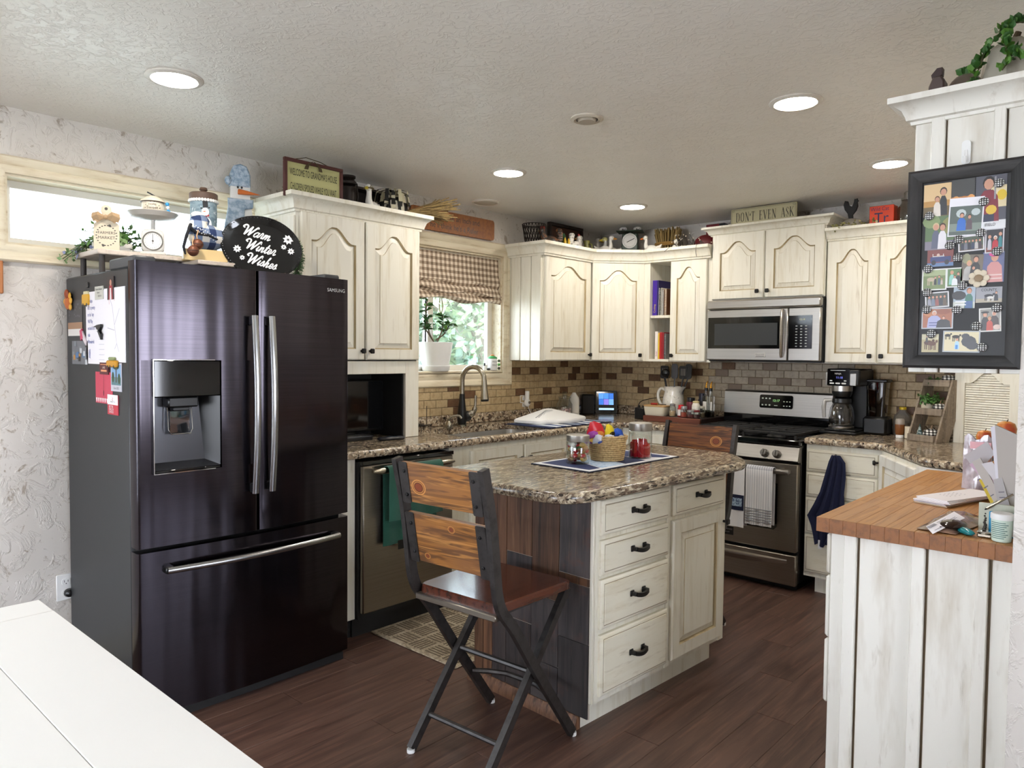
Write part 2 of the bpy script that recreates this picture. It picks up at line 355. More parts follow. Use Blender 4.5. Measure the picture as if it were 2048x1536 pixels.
# ---------------------------------------------------------------- objects
def setp(o, label=None, cat=None, group=None, kind=None):
    if label: o['label'] = label
    if cat: o['category'] = cat
    if group: o['group'] = group
    if kind: o['kind'] = kind
    return o
def thing(name, label, cat, loc=(0, 0, 0), rz=0.0, group=None, kind=None):
    o = bpy.data.objects.new(name, None); COL.objects.link(o); o.empty_display_size = .05
    o.location = loc; o.rotation_euler = (0, 0, rad(rz)); return setp(o, label, cat, group, kind)
def part(name, mb, parent, label=None, kind=None, smooth=True, loc=None, ang=38):
    me = mb if isinstance(mb, bpy.types.Mesh) else mb.mesh(name, smooth, ang)
    o = bpy.data.objects.new(name, me); COL.objects.link(o); o.parent = parent
    if loc: o.location = loc
    return setp(o, label, None, None, kind)
def solo(name, mb, label, cat, loc=(0, 0, 0), rz=0.0, group=None, kind=None, rot=None, smooth=True):
    me = mb if isinstance(mb, bpy.types.Mesh) else mb.mesh(name, smooth)
    o = bpy.data.objects.new(name, me); COL.objects.link(o); o.location = loc
    o.rotation_euler = rot if rot else (0, 0, rad(rz)); return setp(o, label, cat, group, kind)
def dup(o, loc, rz=0.0, label=None):
    c = o.copy(); COL.objects.link(c); c.location = loc; c.rotation_euler = (0, 0, rad(rz))
    if label: c['label'] = label
    def kids(a, b):
        for ch in [q for q in a.children if q is not b]:
            d = ch.copy(); COL.objects.link(d); d.parent = b; kids(ch, d)
    kids(o, c); return c
# ================================================================ ROOM
H = 2.375
fl = solo('floor', MB(FLOORM).box(-.15, 7.2, -8.2, .15, -.1, -.006), 'dark brown vinyl plank floor of the kitchen', None, kind='structure')
pl = [MB(FLOORM).box(-.0745, .0745, -.609, .609, -.006, 0, .0012).mesh('plank', False)]
k = 0
for i in range(19):
    x = .48+.15*i; y = -4.75 - (.37*i % 1.22)
    while y < -.3:
        if x < .6 and y > -2.9: break
        part('plank', pl[0], fl, loc=(x, y+.61, 0)); y += 1.22; k += 1
solo('ceiling', MB(CEILM).box(-.15, 7.2, -8.2, .15, H, H+.12), 'off-white ceiling with knockdown texture', None, kind='structure')
def wall(name, label, F, u0, u1, v0, v1, th, holes, m=WALLM):
    us = sorted({u0, u1, *[h[0] for h in holes], *[h[1] for h in holes]}); vv = sorted({v0, v1, *[h[2] for h in holes], *[h[3] for h in holes]})
    b = MB(m); b.X = F
    for i in range(len(us)-1):
        for j in range(len(vv)-1):
            cu, cv = (us[i]+us[i+1])/2, (vv[j]+vv[j+1])/2
            if any(h[0] < cu < h[1] and h[2] < cv < h[3] for h in holes): continue
            for d in (0, -th): b.add([(us[i], vv[j], d), (us[i+1], vv[j], d), (us[i+1], vv[j+1], d), (us[i], vv[j+1], d)], [(0, 1, 2, 3) if d == 0 else (3, 2, 1, 0)])
    for h in list(holes)+[(u0, u1, v0, v1)]:
        c = [(h[0], h[2]), (h[1], h[2]), (h[1], h[3]), (h[0], h[3])]
        for q in range(4):
            a, e = c[q], c[(q+1) % 4]; b.add([(a[0], a[1], 0), (e[0], e[1], 0), (e[0], e[1], -th), (a[0], a[1], -th)], [(0, 1, 2, 3)])
    return solo(name, b, label, None, kind='structure', smooth=False)
WK = (-2.10, -1.205, 1.262, 2.075)      # kitchen window hole (y0,y1,z0,z1)
WT = (-4.155, -3.035, 1.822, 2.108)     # transom window hole
WD = (-7.3, -5.0, .55, 2.1)             # unseen dining window, added left of the camera to brighten the table
wall_l = wall('wall_left', 'off-white skip-trowel plaster wall with the windows', yz(0, 0, 0), -8.2, 0, -.0, H, .15, [WK, WT, WD])
wall_b = wall('wall_back', 'plaster wall behind the stove with tile backsplash', xz(0, 0, 0), 0, 7.2, 0, H, .15, [])
wall('wall_middle', 'rough white plaster wall end beside the butcher block', fr((0, -2.80, 0), (1, 0, 0), (0, 0, 1)), 3.247, 3.40, 0, H, 2.80, [])
WR = [(3.2, 5.6, .3, 2.15)]
wall('wall_right', 'far dining room wall with wide window', fr((7.05, 0, 0), (0, -1, 0), (0, 0, 1)), 0, 8.2, 0, H, .15, [(1.0, 2.6, .6, 2.1), (3.2, 5.2, .6, 2.1)])
wall('wall_front', 'dining room wall with patio doorway behind the camera', fr((0, -8.05, 0), (-1, 0, 0), (0, 0, 1)), -7.2, 0, 0, H, .15, [(-3.4, -1.0, .05, 2.1)])
b = MB(TRIM); b.box(0, .014, -8, -3.96, 0, .09, .004); solo('baseboard_left', b, 'cream baseboard along the left wall', None, kind='structure')
# ---- tiles
def nearest(lst, u, v): return any(abs(a-u) < .0495 and abs(c-v) < .026 for a, c in lst)
DA = [(-1.636, 1.177), (-1.327, 1.174), (-1.505, 1.129), (-1.274, 1.031), (-1.023, 1.279), (-.832, 1.277), (-.625, 1.275), (-.476, 1.316), (-.33, 1.279), (-.379, 1.227), (-.178, 1.227), (-.081, 1.225), (-.974, 1.142), (-.673, 1.128), (-.472, 1.134), (-.778, 1.031), (-1.613, 1.036), (-1.695, 1.079), (-2.0, 1.13)]
DB = [(.285, 1.274), (.381, 1.179), (.434, 1.13), (.518, 1.23), (.09, 1.223), (.871, 1.278), (1.069, 1.278), (1.32, 1.231), (1.524, 1.228), (1.73, 1.231), (1.169, 1.18), (1.423, 1.322), (1.117, 1.325), (.794, 1.181), (.92, 1.138), (2.38, 1.28), (2.46, 1.177), (2.60, 1.32), (2.31, 1.075), (2.56, 1.02)]
DG = [(1.069, 1.278), (1.32, 1.231), (1.524, 1.228), (1.73, 1.231), (1.423, 1.322), (1.169, 1.18)]
tm = {}
def tilemesh(wd, m):
    k = (round(wd, 3), m.name)
    if k not in tm: tm[k] = MB(m).box(-wd/2+.0013, wd/2-.0013, -.009, 0, -.0243, .0243, .0018).mesh('tile', False)
    return tm[k]
g = MB(GROUT); g.box(0, .004, -2.26, -1.135, .994, 1.20); g.box(0, .004, -1.135, 0, .994, 1.354); part('grout', g, wall_l, smooth=False)
g = MB(GROUT); g.box(.004, 3.24, -.004, 0, .92, 1.354); part('grout', g, wall_b, smooth=False)
for r in range(7):
    z = .994+.0511*r+.0255
    y = -1.071 - (.051 if r % 2 else 0) - .1018*12
    for c in range(24):
        y0, y1 = y+.1018*c, y+.1018*(c+1)
        y0, y1 = max(y0, -2.26 if r < 4 else -1.13), min(y1, -.004)
        if y1-y0 < .02: continue
        yc = (y0+y1)/2; o = part('tile', tilemesh(y1-y0, TILED if nearest(DA, yc, z) else TILE), wall_l, loc=(.0105+.0007*random.random()-.0009, yc, z)); o.rotation_euler = (0, 0, rad(90))
for r in range(-1, 7):
    z = .994+.0511*r+.0255
    x = .923 - (0 if r % 2 else .051) - .1018*9
    for c in range(27):
        x0, x1 = max(x+.1018*c, .012), min(x+.1018*(c+1), 2.64)
        if x1-x0 < .02: continue
        xc = (x0+x1)/2
        if r < 0 and not 1.1 < xc < 2: continue
        dk = nearest(DB, xc, z); gy = 1.0 < xc < 2.0
        if dk: mm = mat('greybrown_tile', '7d6c5c', .5, rand=.1) if (nearest(DG, xc, z) and 'gb' not in tm) else (tm['gb'] if nearest(DG, xc, z) else TILED)
        else: mm = TILEG if gy else TILE
        if dk and nearest(DG, xc, z): tm['gb'] = mm
        part('tile', tilemesh(x1-x0, mm), wall_b, loc=(xc, -.0015-.0007*random.random(), z))
# ---- windows
def casing(parent, y0, y1, z0, z1, wd=.085, sill=True):
    """four mitred moulding strips around a hole in the left wall, profile stepped outwards"""
    prof = [(0, 0.0), (0, .016), (.2, .022), (.45, .018), (.62, .026), (.9, .03), (1, .022), (1, 0)]
    C = [(y0, z0), (y1, z0), (y1, z1), (y0, z1)]; D = [(-1, -1), (1, -1), (1, 1), (-1, 1)]
    for q in range(4):
        r = (q+1) % 4; b = MB(TRIM)
        b.loft([[(h, C[e][0]+D[e][0]*wd*t, C[e][1]+D[e][1]*wd*t) for t, h in prof] for e in (q, r)])
        part('casing', b, parent)
def jamb(parent, y0, y1, z0, z1, d0, d1, t, m, name='jamb'):
    b = MB(m)
    b.box(d0, d1, y0, y0+t, z0, z1); b.box(d0, d1, y1-t, y1, z0, z1); b.box(d0, d1, y0+t, y1-t, z0, z0+t); b.box(d0, d1, y0+t, y1-t, z1-t, z1); part(name, b, parent, smooth=False)
w1 = thing('window_1', 'white kitchen window above the sink', None, (0, -1.65, 1.262), kind='structure')
w1.location = (0, 0, 0)
casing(w1, *WK); jamb(w1, *WK, -.15, .0, .012, TRIM)
ym = -1.80
VIN = mat('white_vinyl_sash', 'e4e0d6', .4)
jamb(w1, WK[0]+.012, ym+.02, WK[2]+.012, WK[3]-.012, -.135, -.10, .038, VIN, 'sash')
jamb(w1, ym-.018, WK[1]-.012, WK[2]+.012, WK[3]-.012, -.115, -.085, .045, VIN, 'sash')
part('latch', MB(PLAST).box(-.085, -.068, ym-.005, ym+.012, 1.5, 1.60, .004), w1)
for a, c in ((WK[0]+.05, ym-.02), (ym+.028, WK[1]-.057)):
    part('pane', MB(PANE).box(-.118, -.113, a, c, WK[2]+.05, WK[3]-.05) if a < ym else MB(PANE).box(-.102, -.098, a, c, WK[2]+.057, WK[3]-.057), w1, smooth=False)
part('sill', MB(TRIM).box(-.085, .02, WK[0]+.012, WK[1]-.012, WK[2]+.004, WK[2]+.02, .004), w1)
w2 = thing('window_2', 'long narrow transom window high on the left wall', None, (0, 0, 0), kind='structure')
casing(w2, *WT, wd=.07); jamb(w2, *WT, -.15, .0, .010, TRIM); jamb(w2, WT[0]+.01, WT[1]-.01, WT[2]+.01, WT[3]-.01, -.13, -.09, .03, VIN, 'sash')
part('pane', MB(PANE).box(-.112, -.108, WT[0]+.04, WT[1]-.04, WT[2]+.04, WT[3]-.04), w2, smooth=False)
w3 = thing('added_window_3', 'added dining window on the left wall outside the frame, to brighten the table', None, (0, 0, 0), kind='structure')
jamb(w3, *WD, -.15, .0, .04, VIN, 'window_frame'); part('pane', MB(PANE).box(-.1, -.095, WD[0]+.04, WD[1]-.04, WD[2]+.04, WD[3]-.04), w3, smooth=False)
w4 = thing('window_4', 'wide dining windows on the far right wall', None, (0, 0, 0), kind='structure')
for a, c in ((-2.6, -1.0), (-5.2, -3.2)):
    b = MB(VIN)
    for y in (a, (a+c)/2-.03, c-.06): b.box(7.06, 7.12, y, y+.06, .6, 2.1)
    b.box(7.06, 7.12, a, c, .6, .66); b.box(7.06, 7.12, a, c, 2.04, 2.1); part('window_frame', b, w4, smooth=False)
d1 = thing('door_1', 'glazed patio door behind the camera', None, (0, 0, 0), kind='structure')
b = MB(VIN)
for x in (1.0, 2.15, 3.3): b.box(x, x+.1, -8.13, -8.07, .05, 2.1)
b.box(1, 3.4, -8.13, -8.07, .05, .16); b.box(1, 3.4, -8.13, -8.07, 2.0, 2.1); part('door_frame', b, d1, smooth=False)
# ---- outside: eave, lawn and a leafy tree beyond the kitchen window
solo('eave', MB(flat('c9cdd2', .7)).box(-.75, -.152, -8, .3, 2.16, 2.3), 'pale soffit under the roof edge outside the transom', 'eave')
solo('ground', MB(mat('pale_gravel', 'b9b5a8', .9, layers=[((3, 3, 3), 4, .4, .7, 'a3a08e', .8)])).box(-14, -.16, -14, 8, -.5, -.35).box(-.16, 20, -16, -8.21, -.5, -.35).box(7.21, 20, -8.2, 8, -.5, -.35), 'pale gravel yard outside the kitchen window', None, kind='structure')
def clump(name, c, R, n, s, m, parent, sq=1.0, kind='stuff'):
    b = MB(m); rnd = random.Random(len(name)+n)
    for i in range(n):
        d = V((rnd.gauss(0, 1), rnd.gauss(0, 1), rnd.gauss(0, 1))).normalized()*(R*rnd.uniform(.55, 1)); d.z *= sq
        p = V(c)+d; a = V((rnd.gauss(0, 1), rnd.gauss(0, 1), rnd.gauss(0, .6))).normalized(); t = a.cross(V((rnd.gauss(0, 1), rnd.gauss(0, 1), rnd.gauss(0, 1)))).normalized(); k = s*rnd.uniform(.7, 1.3)
        b.add([p, p+a*k*.5+t*k*.28, p+a*k, p+a*k*.5-t*k*.28], [(0, 1, 2, 3)])
    return part(name, b, parent, kind=kind, smooth=False)
TREE = mat('sunlit_foliage', '6f8468', .7, layers=[((1.5, 1.5, 1.5), 3, .4, .65, '9aa37c', .8), ((2.5, 2.5, 2.5), 2, .5, .7, '5f7d7c', .6)])
tr = thing('tree', 'pale sunlit leafy tree seen through the kitchen window', 'tree', (-5.2, 3.6, -.35))
part('trunk', MB(flat('8d8377')).tube([(0, 0, 0), (.1, .1, 1.2), (0, .3, 2.6)], [.16, .12, .06], 8), tr)
b = MB(flat('8d8377'))
for q in range(9): a = q*.7; b.tube([(0, .1, 1+.15*q), (.9*cos(a), .1+.9*sin(a), 1.5+.2*q), (1.5*cos(a), 1.6*sin(a), 1.5+.22*q)], [.04, .025, .01], 5)
part('branch', b, tr)
clump('foliage', (0, 0, 2.0), 2.4, 15000, .15, TREE, tr, .85)
t2 = thing('shrub', 'low pale shrub outside below the kitchen window', 'shrub', (-8.0, 7.6, -.35))
part('stem', MB(flat('8d8377')).tube([(0, 0, 0), (0, 0, 1.0)], [.08, .04], 6), t2)
clump('foliage', (0, 0, 1.0), 2.6, 9000, .2, TREE, t2, .9)
# ---- ceiling lights, vent speakers
LENS = mat('light_lens', 'fff6ea', .5, emit=LAMP)
ALB = flat('d9d4cb', .35)
for n, (x, y, lb) in enumerate([(.832, -3.829, 'lit recessed ceiling light above the black refrigerator'), (2.413, -2.149, 'lit recessed ceiling light nearest the photo board'), (.825, -2.047, 'lit recessed ceiling light over the sink counter'), (.839, -.856, 'lit recessed ceiling light near the corner cabinets'), (2.425, -.953, 'lit recessed ceiling light right of the microwave cabinets')]):
    t = thing('ceiling_light', lb, 'ceiling light', (x, y, H), group='recessed ceiling lights')
    part('trim_ring', MB(ALB).lathe([(.078, 0), (.098, 0), (.098, -.003), (.092, -.008), (.079, -.009), (.075, -.004)], 32, ring=True), t)
    part('lens', MB(LENS).lathe([(.074, -.0035), (.074, -.0065), (.05, -.008)], 32), t)
for x, y, lb in ((1.2, -6.6, 'added unseen ceiling light over the dining table behind the camera'), (3.6, -6.6, 'added unseen ceiling light behind the camera')):  # two unseen lights added to brighten the ceiling and the near room
    t = thing('ceiling_light', lb, 'ceiling light', (x, y, H), group='recessed ceiling lights')
    part('trim_ring', MB(ALB).lathe([(.078, 0), (.098, 0), (.098, -.003), (.079, -.009)], 32, ring=True), t); part('lens', MB(LENS).lathe([(.074, -.0035), (.074, -.0065), (.05, -.008)], 32), t)
t = thing('ceiling_speaker', 'small round nozzle fitting in the ceiling above the island', 'ceiling fitting', (1.69, -2.51, H))
part('trim_ring', MB(flat('cfc6b6')).lathe([(.068, 0), (.068, -.006), (.055, -.012), (.045, -.008)], 28, ring=True), t); part('nozzle', MB(flat('b5aa98')).lathe([(.04, -.004), (.036, -.018), (.01, -.02)], 20), t)
t = thing('ceiling_speaker', 'round white ceiling speaker near the window wall', 'ceiling speaker', (.192, -1.575, H))
part('trim_ring', MB(flat('d8d1c4')).lathe([(.088, 0), (.088, -.006), (.08, -.012), (.074, -.008)], 28, ring=True), t); part('grille', MB(flat('bdb4a6')).lathe([(.074, -.006), (.06, -.012), (.01, -.015)], 24), t)
# ================================================================ CABINETS
def door_mb(x0, z0, w, h, A=0.0, t=.02, st=.056, m=None, n=19, y0=None):
    """raised-panel door in a local frame whose front faces -y; A is the height of the cathedral arch"""
    m = m or CREAM; b = MB(m); y0 = -t if y0 is None else y0
    def op(d):
        xl, xr, zb, zs = x0+st+d, x0+w-st-d, z0+st+d, z0+h-st-A-d
        P = [(xl, zb), (xr, zb)]
        for k in range(n):
            q = 1-2*k/(n-1); e = min(1, max(0, (abs(q)-.06)/.78)); P.append((xl+(xr-xl)*(q+1)/2, zs+A*(1-e*e*(3-2*e))))
        return P
    def outer(d):
        P = [(x0+d, z0+d), (x0+w-d, z0+d)]; xi = [p[0] for p in op(0)[2:]]; xi[0] = x0+w-d; xi[-1] = x0+d
        return P + [(x, z0+h-d) for x in xi]
    R = [(outer(0), 0), (outer(0), y0+.006), (outer(.005), y0), (op(0), y0), (op(.004), y0+.011), (op(.007), y0+.011), (op(.032), y0+.0035), (op(.0335), y0+.0005)]
    rr = [[(p[0], y, p[1]) for p in P] for P, y in R]
    b.loft(rr[:4], True, False); b.loft(rr[3:6], False, False, m=GLAZE); b.loft(rr[5:7], False, False); b.loft(rr[6:8], False, False, m=GLAZE); b.loft(rr[7:], False, True); return b
def slab_mb(x0, z0, w, h, t=.02, e=.011, m=None):
    m = m or CREAMH; b = MB(m)
    def q(d): return [(x0+d, z0+d), (x0+w-d, z0+d), (x0+w-d, z0+h-d), (x0+d, z0+h-d)]
    rr = [[(p[0], y, p[1]) for p in P] for P, y in ((q(0), 0), (q(0), -t+.009), (q(e*.5), -t+.003), (q(e), -t+.0022), (q(e+.0022), -t+.0022), (q(e+.0035), -t))]
    b.loft(rr[:4], True, False); b.loft(rr[3:5], False, False, m=GLAZE_SHADE); b.loft(rr[4:], False, True); return b
def knob(parent, x, z, y=-.02, sz=.026):
    b = MB(IRON); b.cyl(.006, 0, .018); b.box(-sz/2, sz/2, -sz/2, sz/2, .016, .028, .004); b.v = [(x+p[0], y-p[2], z+p[1]) for p in b.v]; return part('knob', b, parent)
def pull(parent, x, z, y=-.02, w=.075):
    b = MB(IRON)
    for s in (-1, 1): b.box(x+s*w/2-.012, x+s*w/2+.012, y-.005, y, z-.012, z+.012, .003); b.box(x+s*w/2-.008, x+s*w/2+.008, y-.024, y-.003, z-.007, z+.007, .002)
    b.tube([(x+w/2*q, y-.022-.006*(1-q*q), z-.006*(1-q*q)) for q in [i/5-1 for i in range(11)]], .0065, 4, flat=(1.2, .8)); return part('pull', b, parent)
def molding(b, path, prof, z, side=1, m=None):
    P = [V(p) for p in path]; n = len(P); off = []
    for i in range(n):
        d1 = (P[i]-P[i-1]).normalized() if i else None; d2 = (P[i+1]-P[i]).normalized() if i < n-1 else None
        ns = [V((d.y, -d.x))*side for d in (d1, d2) if d]
        if len(ns) == 1: off.append(ns[0])
        else: k = ns[0]+ns[1]; off.append(k*2/k.length_squared)
    b.loft([[(P[i].x+off[i].x*d, P[i].y+off[i].y*d, z+h) for d, h in prof] for i in range(n)], m=m); return b
CROWN = [(-.02, 0), (.010, 0), (.012, .010), (.020, .014), (.022, .024), (.030, .046), (.048, .062), (.058, .066), (.058, .085), (-.02, .085)]
def crownp(s, e=1.0): return [(d*e, h*s/.085) for d, h in CROWN]
def doorpart(parent, x, z, w, h, A=.0, k=None, m=None, st=.056, lab=None):
    d = part('door', door_mb(x, z, w, h, A, m=m, st=st), parent, lab, ang=9)
    if k: knob(d, k[0], k[1])
    return d
# ---- tall cabinet over the counter, beside the refrigerator
zb = .927
t = thing('wall_cabinet', 'tall cream two-door cabinet standing on the counter beside the refrigerator', 'cabinet', (.355, -3.05, zb), 90)
b = MB(CREAM); b.box(0, .018, 0, .345, .36, 1.16); b.box(.762, .78, 0, .345, 0, 1.16, .002); b.box(.0, .78, .325, .345, .0, 1.16); b.box(.018, .762, .0, .325, 1.13, 1.16)
b.box(.018, .762, 0, .325, .40, .425); part('body', b, t, smooth=False)
b = MB(CREAM); b.box(.0, .685, -.002, .018, .356, .425, .002); b.box(.685, .78, -.002, .018, 0, .425, .002); part('niche_frame', b, t)
part('side_batten', MB(CREAM).box(-.012, 0, .0, .06, .8, 1.13, .003), t); part('side_batten', MB(CREAM).box(-.012, 0, .17, .23, .8, 1.13, .003), t)
b = MB(BLACKM); b.box(0, .685, .30, .324, .0, .36); b.box(.677, .685, .018, .324, 0, .36); part('niche_back', b, t, smooth=False)
doorpart(t, .02, .432, .375, .72, .075, (.373, .478)); doorpart(t, .405, .432, .365, .72, .075, (.428, .478))
b = MB(CREAM); molding(b, [(0, .345), (0, 0), (.78, 0), (.78, .345)], crownp(.088), 1.148); part('crown', b, t)
# ---- corner run of upper cabinets
cz = 1.352
t = thing('wall_cabinet', 'cream upper cabinet with arched door right of the window', 'cabinet', (.315, -1.14, cz), 90)
b = MB(CREAM); b.box(0, .53, 0, .312, 0, .74); part('body', b, t, smooth=False)
for y in (.0, .095, .19, .285):
    part('side_board', MB(CREAM).box(-.013, 0, y+.002, min(y+.092, .312), 0, .74, .003), t)
part('corner_batten', MB(CREAM).box(-.022, -.0131, -.002, .03, 0, .74, .003), t)
doorpart(t, .012, .004, .513, .715, .075, (.505, .045))
t = thing('wall_cabinet', 'cream diagonal corner upper cabinet with arched door', 'cabinet', (.32, -.6, cz), 45)
b = MB(CREAM); b.prism([(0, .002), (.403, .002), (.41, .2), (.2, .40), (-.005, .2)], 0, .74); part('body', b, t, smooth=False)
doorpart(t, .010, .004, .386, .715, .075, (.366, .045))
t = thing('wall_cabinet', 'cream upper cabinet with open cookbook shelves and one arched door', 'cabinet', (.605, -.315, cz), 0)
b = MB(CREAM); b.box(0, .055, -.018, .31, 0, .74, .002); b.box(.218, .535, 0, .31, 0, .74); b.box(.055, .218, .29, .31, 0, .74); b.box(.055, .218, -.018, .29, 0, .018, .002); b.box(.055, .218, -.005, .29, .715, .74)
part('body', b, t, smooth=False); part('shelf', MB(CREAM).box(.055, .218, -.006, .29, .315, .335, .002), t)
doorpart(t, .222, .004, .283, .715, .075, (.25, .045), st=.052)
b = MB(CREAM); molding(b, [(0, -1.153), (.335, -1.153), (.335, -.605), (.612, -.335), (1.143, -.335)], crownp(.09), 2.068)
solo('trim_1', b, 'cream crown moulding along the corner upper cabinets', None, kind='structure')
solo('trim_2', MB(CREAM).prism([(0, -1.15), (.33, -1.15), (.33, -.60), (.607, -.33), (1.143, -.33), (1.143, -.004), (0.004, -.004)], 2.094, 2.118), 'dust top of the corner upper cabinets', None, kind='structure')
# ---- cabinet over the microwave
t = thing('wall_cabinet', 'cream two-door cabinet directly above the microwave', 'cabinet', (1.147, -.33, 1.772), 0)
part('body', MB(CREAM).box(0, .758, 0, .326, 0, .452), t, smooth=False)
doorpart(t, .010, .006, .361, .438, .07, (.337, .05)); doorpart(t, .381, .006, .372, .438, .07, (.405, .05))
b = MB(CREAM); molding(b, [(0, .326), (0, 0), (.758, 0), (.758, .326)], crownp(.06, 1.0), .436); part('crown', b, t)
# ---- uppers right of the range
t = thing('wall_cabinet', 'cream upper cabinet with two arched doors above the coffee maker', 'cabinet', (1.912, -.325, 1.36), 0)
part('body', MB(CREAM).box(0, .73, 0, .32, 0, .76), t, smooth=False)
doorpart(t, .006, .004, .293, .738, .075, (.268, .045)); doorpart(t, .305, .004, .30, .738, .075, (.332, .045)); part('filler', MB(CREAM).box(.61, .73, -.018, 0, 0, .745, .002), t)
b = MB(CREAM); molding(b, [(.0, 0), (.73, 0)], crownp(.075), .745); part('crown', b, t)
# ---- hanging upper cabinet at the right with board-and-batten end
t = thing('wall_cabinet', 'white upper cabinet end panel behind the black photo frame', 'cabinet', (2.99, -2.768, 1.36), 0)
part('body', MB(WHITEP).box(0, .255, 0, 1.25, 0, .69), t, smooth=False)
part('groove_shade', MB(GLAZE_SHADE).box(.002, .253, -.001, -.0001, 0, .69), t, smooth=False)  # dark sheet paints the shadow lines beside the battens
for a, c in ((0, .072), (.076, .207), (.211, .255)): part('panel_board', MB(WHITEP).box(a, c, -.008, -.0011, 0, .69, .0015), t)
for a, c in ((.04, .072), (.181, .207)): part('batten', MB(WHITEP).box(a, c, -.018, -.0082, 0, .69, .002), t)
b = MB(WHITEP); molding(b, [(0, 1.25), (0, -.006), (.255, -.006)], crownp(.07), .665); part('crown', b, t)
# ---- bases along the left wall
t = thing('base_cabinet', 'cream sink base cabinet with two doors under the window', 'cabinet', (.61, -2.27, 0), 90)
b = MB(CREAM); b.box(0, 1.62, 0, .02, .10, .884, .001); b.box(0, .018, .02, .60, .1, .884); b.box(1.60, 1.62, .02, .6, .1, .884); b.box(.018, 1.6, .02, .6, .10, .12); part('body', b, t, smooth=False)
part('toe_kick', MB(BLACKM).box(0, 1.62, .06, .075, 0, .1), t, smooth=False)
doorpart(t, .155, .13, .437, .722, 0, (.56, .775)); doorpart(t, .607, .13, .437, .722, 0, (.64, .775)); doorpart(t, 1.06, .13, .35, .722, 0)
t = thing('base_cabinet', 'cream base cabinet with square black knob left of the stove', 'cabinet', (.632, -.61, 0), 0)
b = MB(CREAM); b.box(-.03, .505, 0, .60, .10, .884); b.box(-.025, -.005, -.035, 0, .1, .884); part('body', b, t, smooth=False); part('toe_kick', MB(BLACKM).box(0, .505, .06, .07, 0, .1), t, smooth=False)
doorpart(t, .04, .13, .45, .722, 0, (.40, .775))
t = thing('filler_panel', 'narrow cream filler strip between refrigerator and dishwasher', 'filler panel', (.61, -3.03, 0), 90)
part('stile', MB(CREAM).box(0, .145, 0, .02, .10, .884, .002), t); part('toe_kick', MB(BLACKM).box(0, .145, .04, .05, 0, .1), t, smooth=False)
# ---- drawers right of the range
t = thing('base_cabinet', 'cream four-drawer base cabinet right of the stove', 'cabinet', (1.922, -.61, 0), 0)
b = MB(CREAM); b.box(0, .412, 0, .60, .10, .884); part('body', b, t, smooth=False); part('toe_kick', MB(CREAM).box(.05, .412, .05, .06, 0, .1), t, smooth=False)
for z0, z1 in ((.727, .855), (.578, .720), (.358, .571), (.128, .351)): part('drawer', slab_mb(.004, z0, .393, z1-z0, .02, .014), t)
t = thing('base_cabinet', 'cream angled base cabinet with framed door right of the blue towel', 'cabinet', (2.334, -.615, 0), -58)
b = MB(CREAM); b.box(0, .60, 0, .05, .10, .884); part('body', b, t, smooth=False); part('toe_kick', MB(CREAM).box(.03, .58, .05, .06, 0, .1), t, smooth=False)
doorpart(t, .03, .13, .53, .735, 0, (.014, .815), m=WHITEP)
b = MB(WHITEP); b.prism([(2.63, -1.13), (3.243, -1.262), (3.243, -1.24), (2.645, -1.115)], 0, .884); solo('cabinet_panel', b, 'whitewashed cabinet side panel beyond the butcher block', 'panel')
# ---- peninsula base with board and batten end and butcher block
t = thing('base_cabinet', 'whitewashed peninsula base with board-and-batten end under the butcher block', 'cabinet', (2.79, -2.735, 0), 0)
b = MB(WHITEP); b.box(0, .453, 0, 1.215, 0, .88); part('body', b, t, smooth=False)
part('groove_shade', MB(GLAZE_SHADE).box(.002, .451, -.001, -.0001, 0, .88), t, smooth=False)  # dark sheet puts the groove shadows into the colour
for a, c in ((0, .073), (.080, .251), (.258, .400), (.407, .453)): part('panel_board', MB(WHITEP).box(a, c, -.010, -.0011, 0, .88, .0015), t)
for a, c in ((.040, .073), (.219, .251), (.370, .400)): part('batten', MB(WHITEP).box(a, c, -.024, -.0102, 0, .88, .002), t)
for z0, z1 in ((.750, .872), (.558, .744), (.358, .552)): part('drawer', MB(WHITEP).box(-.016, 0, -.004, .62, z0, z1, .006), t)
t = thing('butcher_block', 'oiled oak butcher block counter at the right', 'countertop', (2.757, -2.78, .882))
ENDG_SHADE = mat('oak_end_grain_shaded', '8a5526', .45, layers=[((60, 60, 60), 3, .45, .66, '6b3f19', .7)], rand=.10); rnd = random.Random(3)  # oiled end grain, darkened further to paint the shade on the front edge
for i in range(13):
    x0, x1 = .4875*i/13, .4875*(i+1)/13; y = 0
    while y < 1.285:
        y1 = y + rnd.uniform(.28, .6)
        if y1 > 1.1: y1 = 1.285
        b = MB(BUTCH).box(x0+.0002, x1-.0002, y+(.0003 if y else 0), y1-.0002, 0, .042, .0005)
        if y == 0: b.fm = [ENDG_SHADE if max(b.v[i][1] for i in f) < .001 else BUTCH for f in b.f]
        part('stave', b, t, smooth=False); y = y1
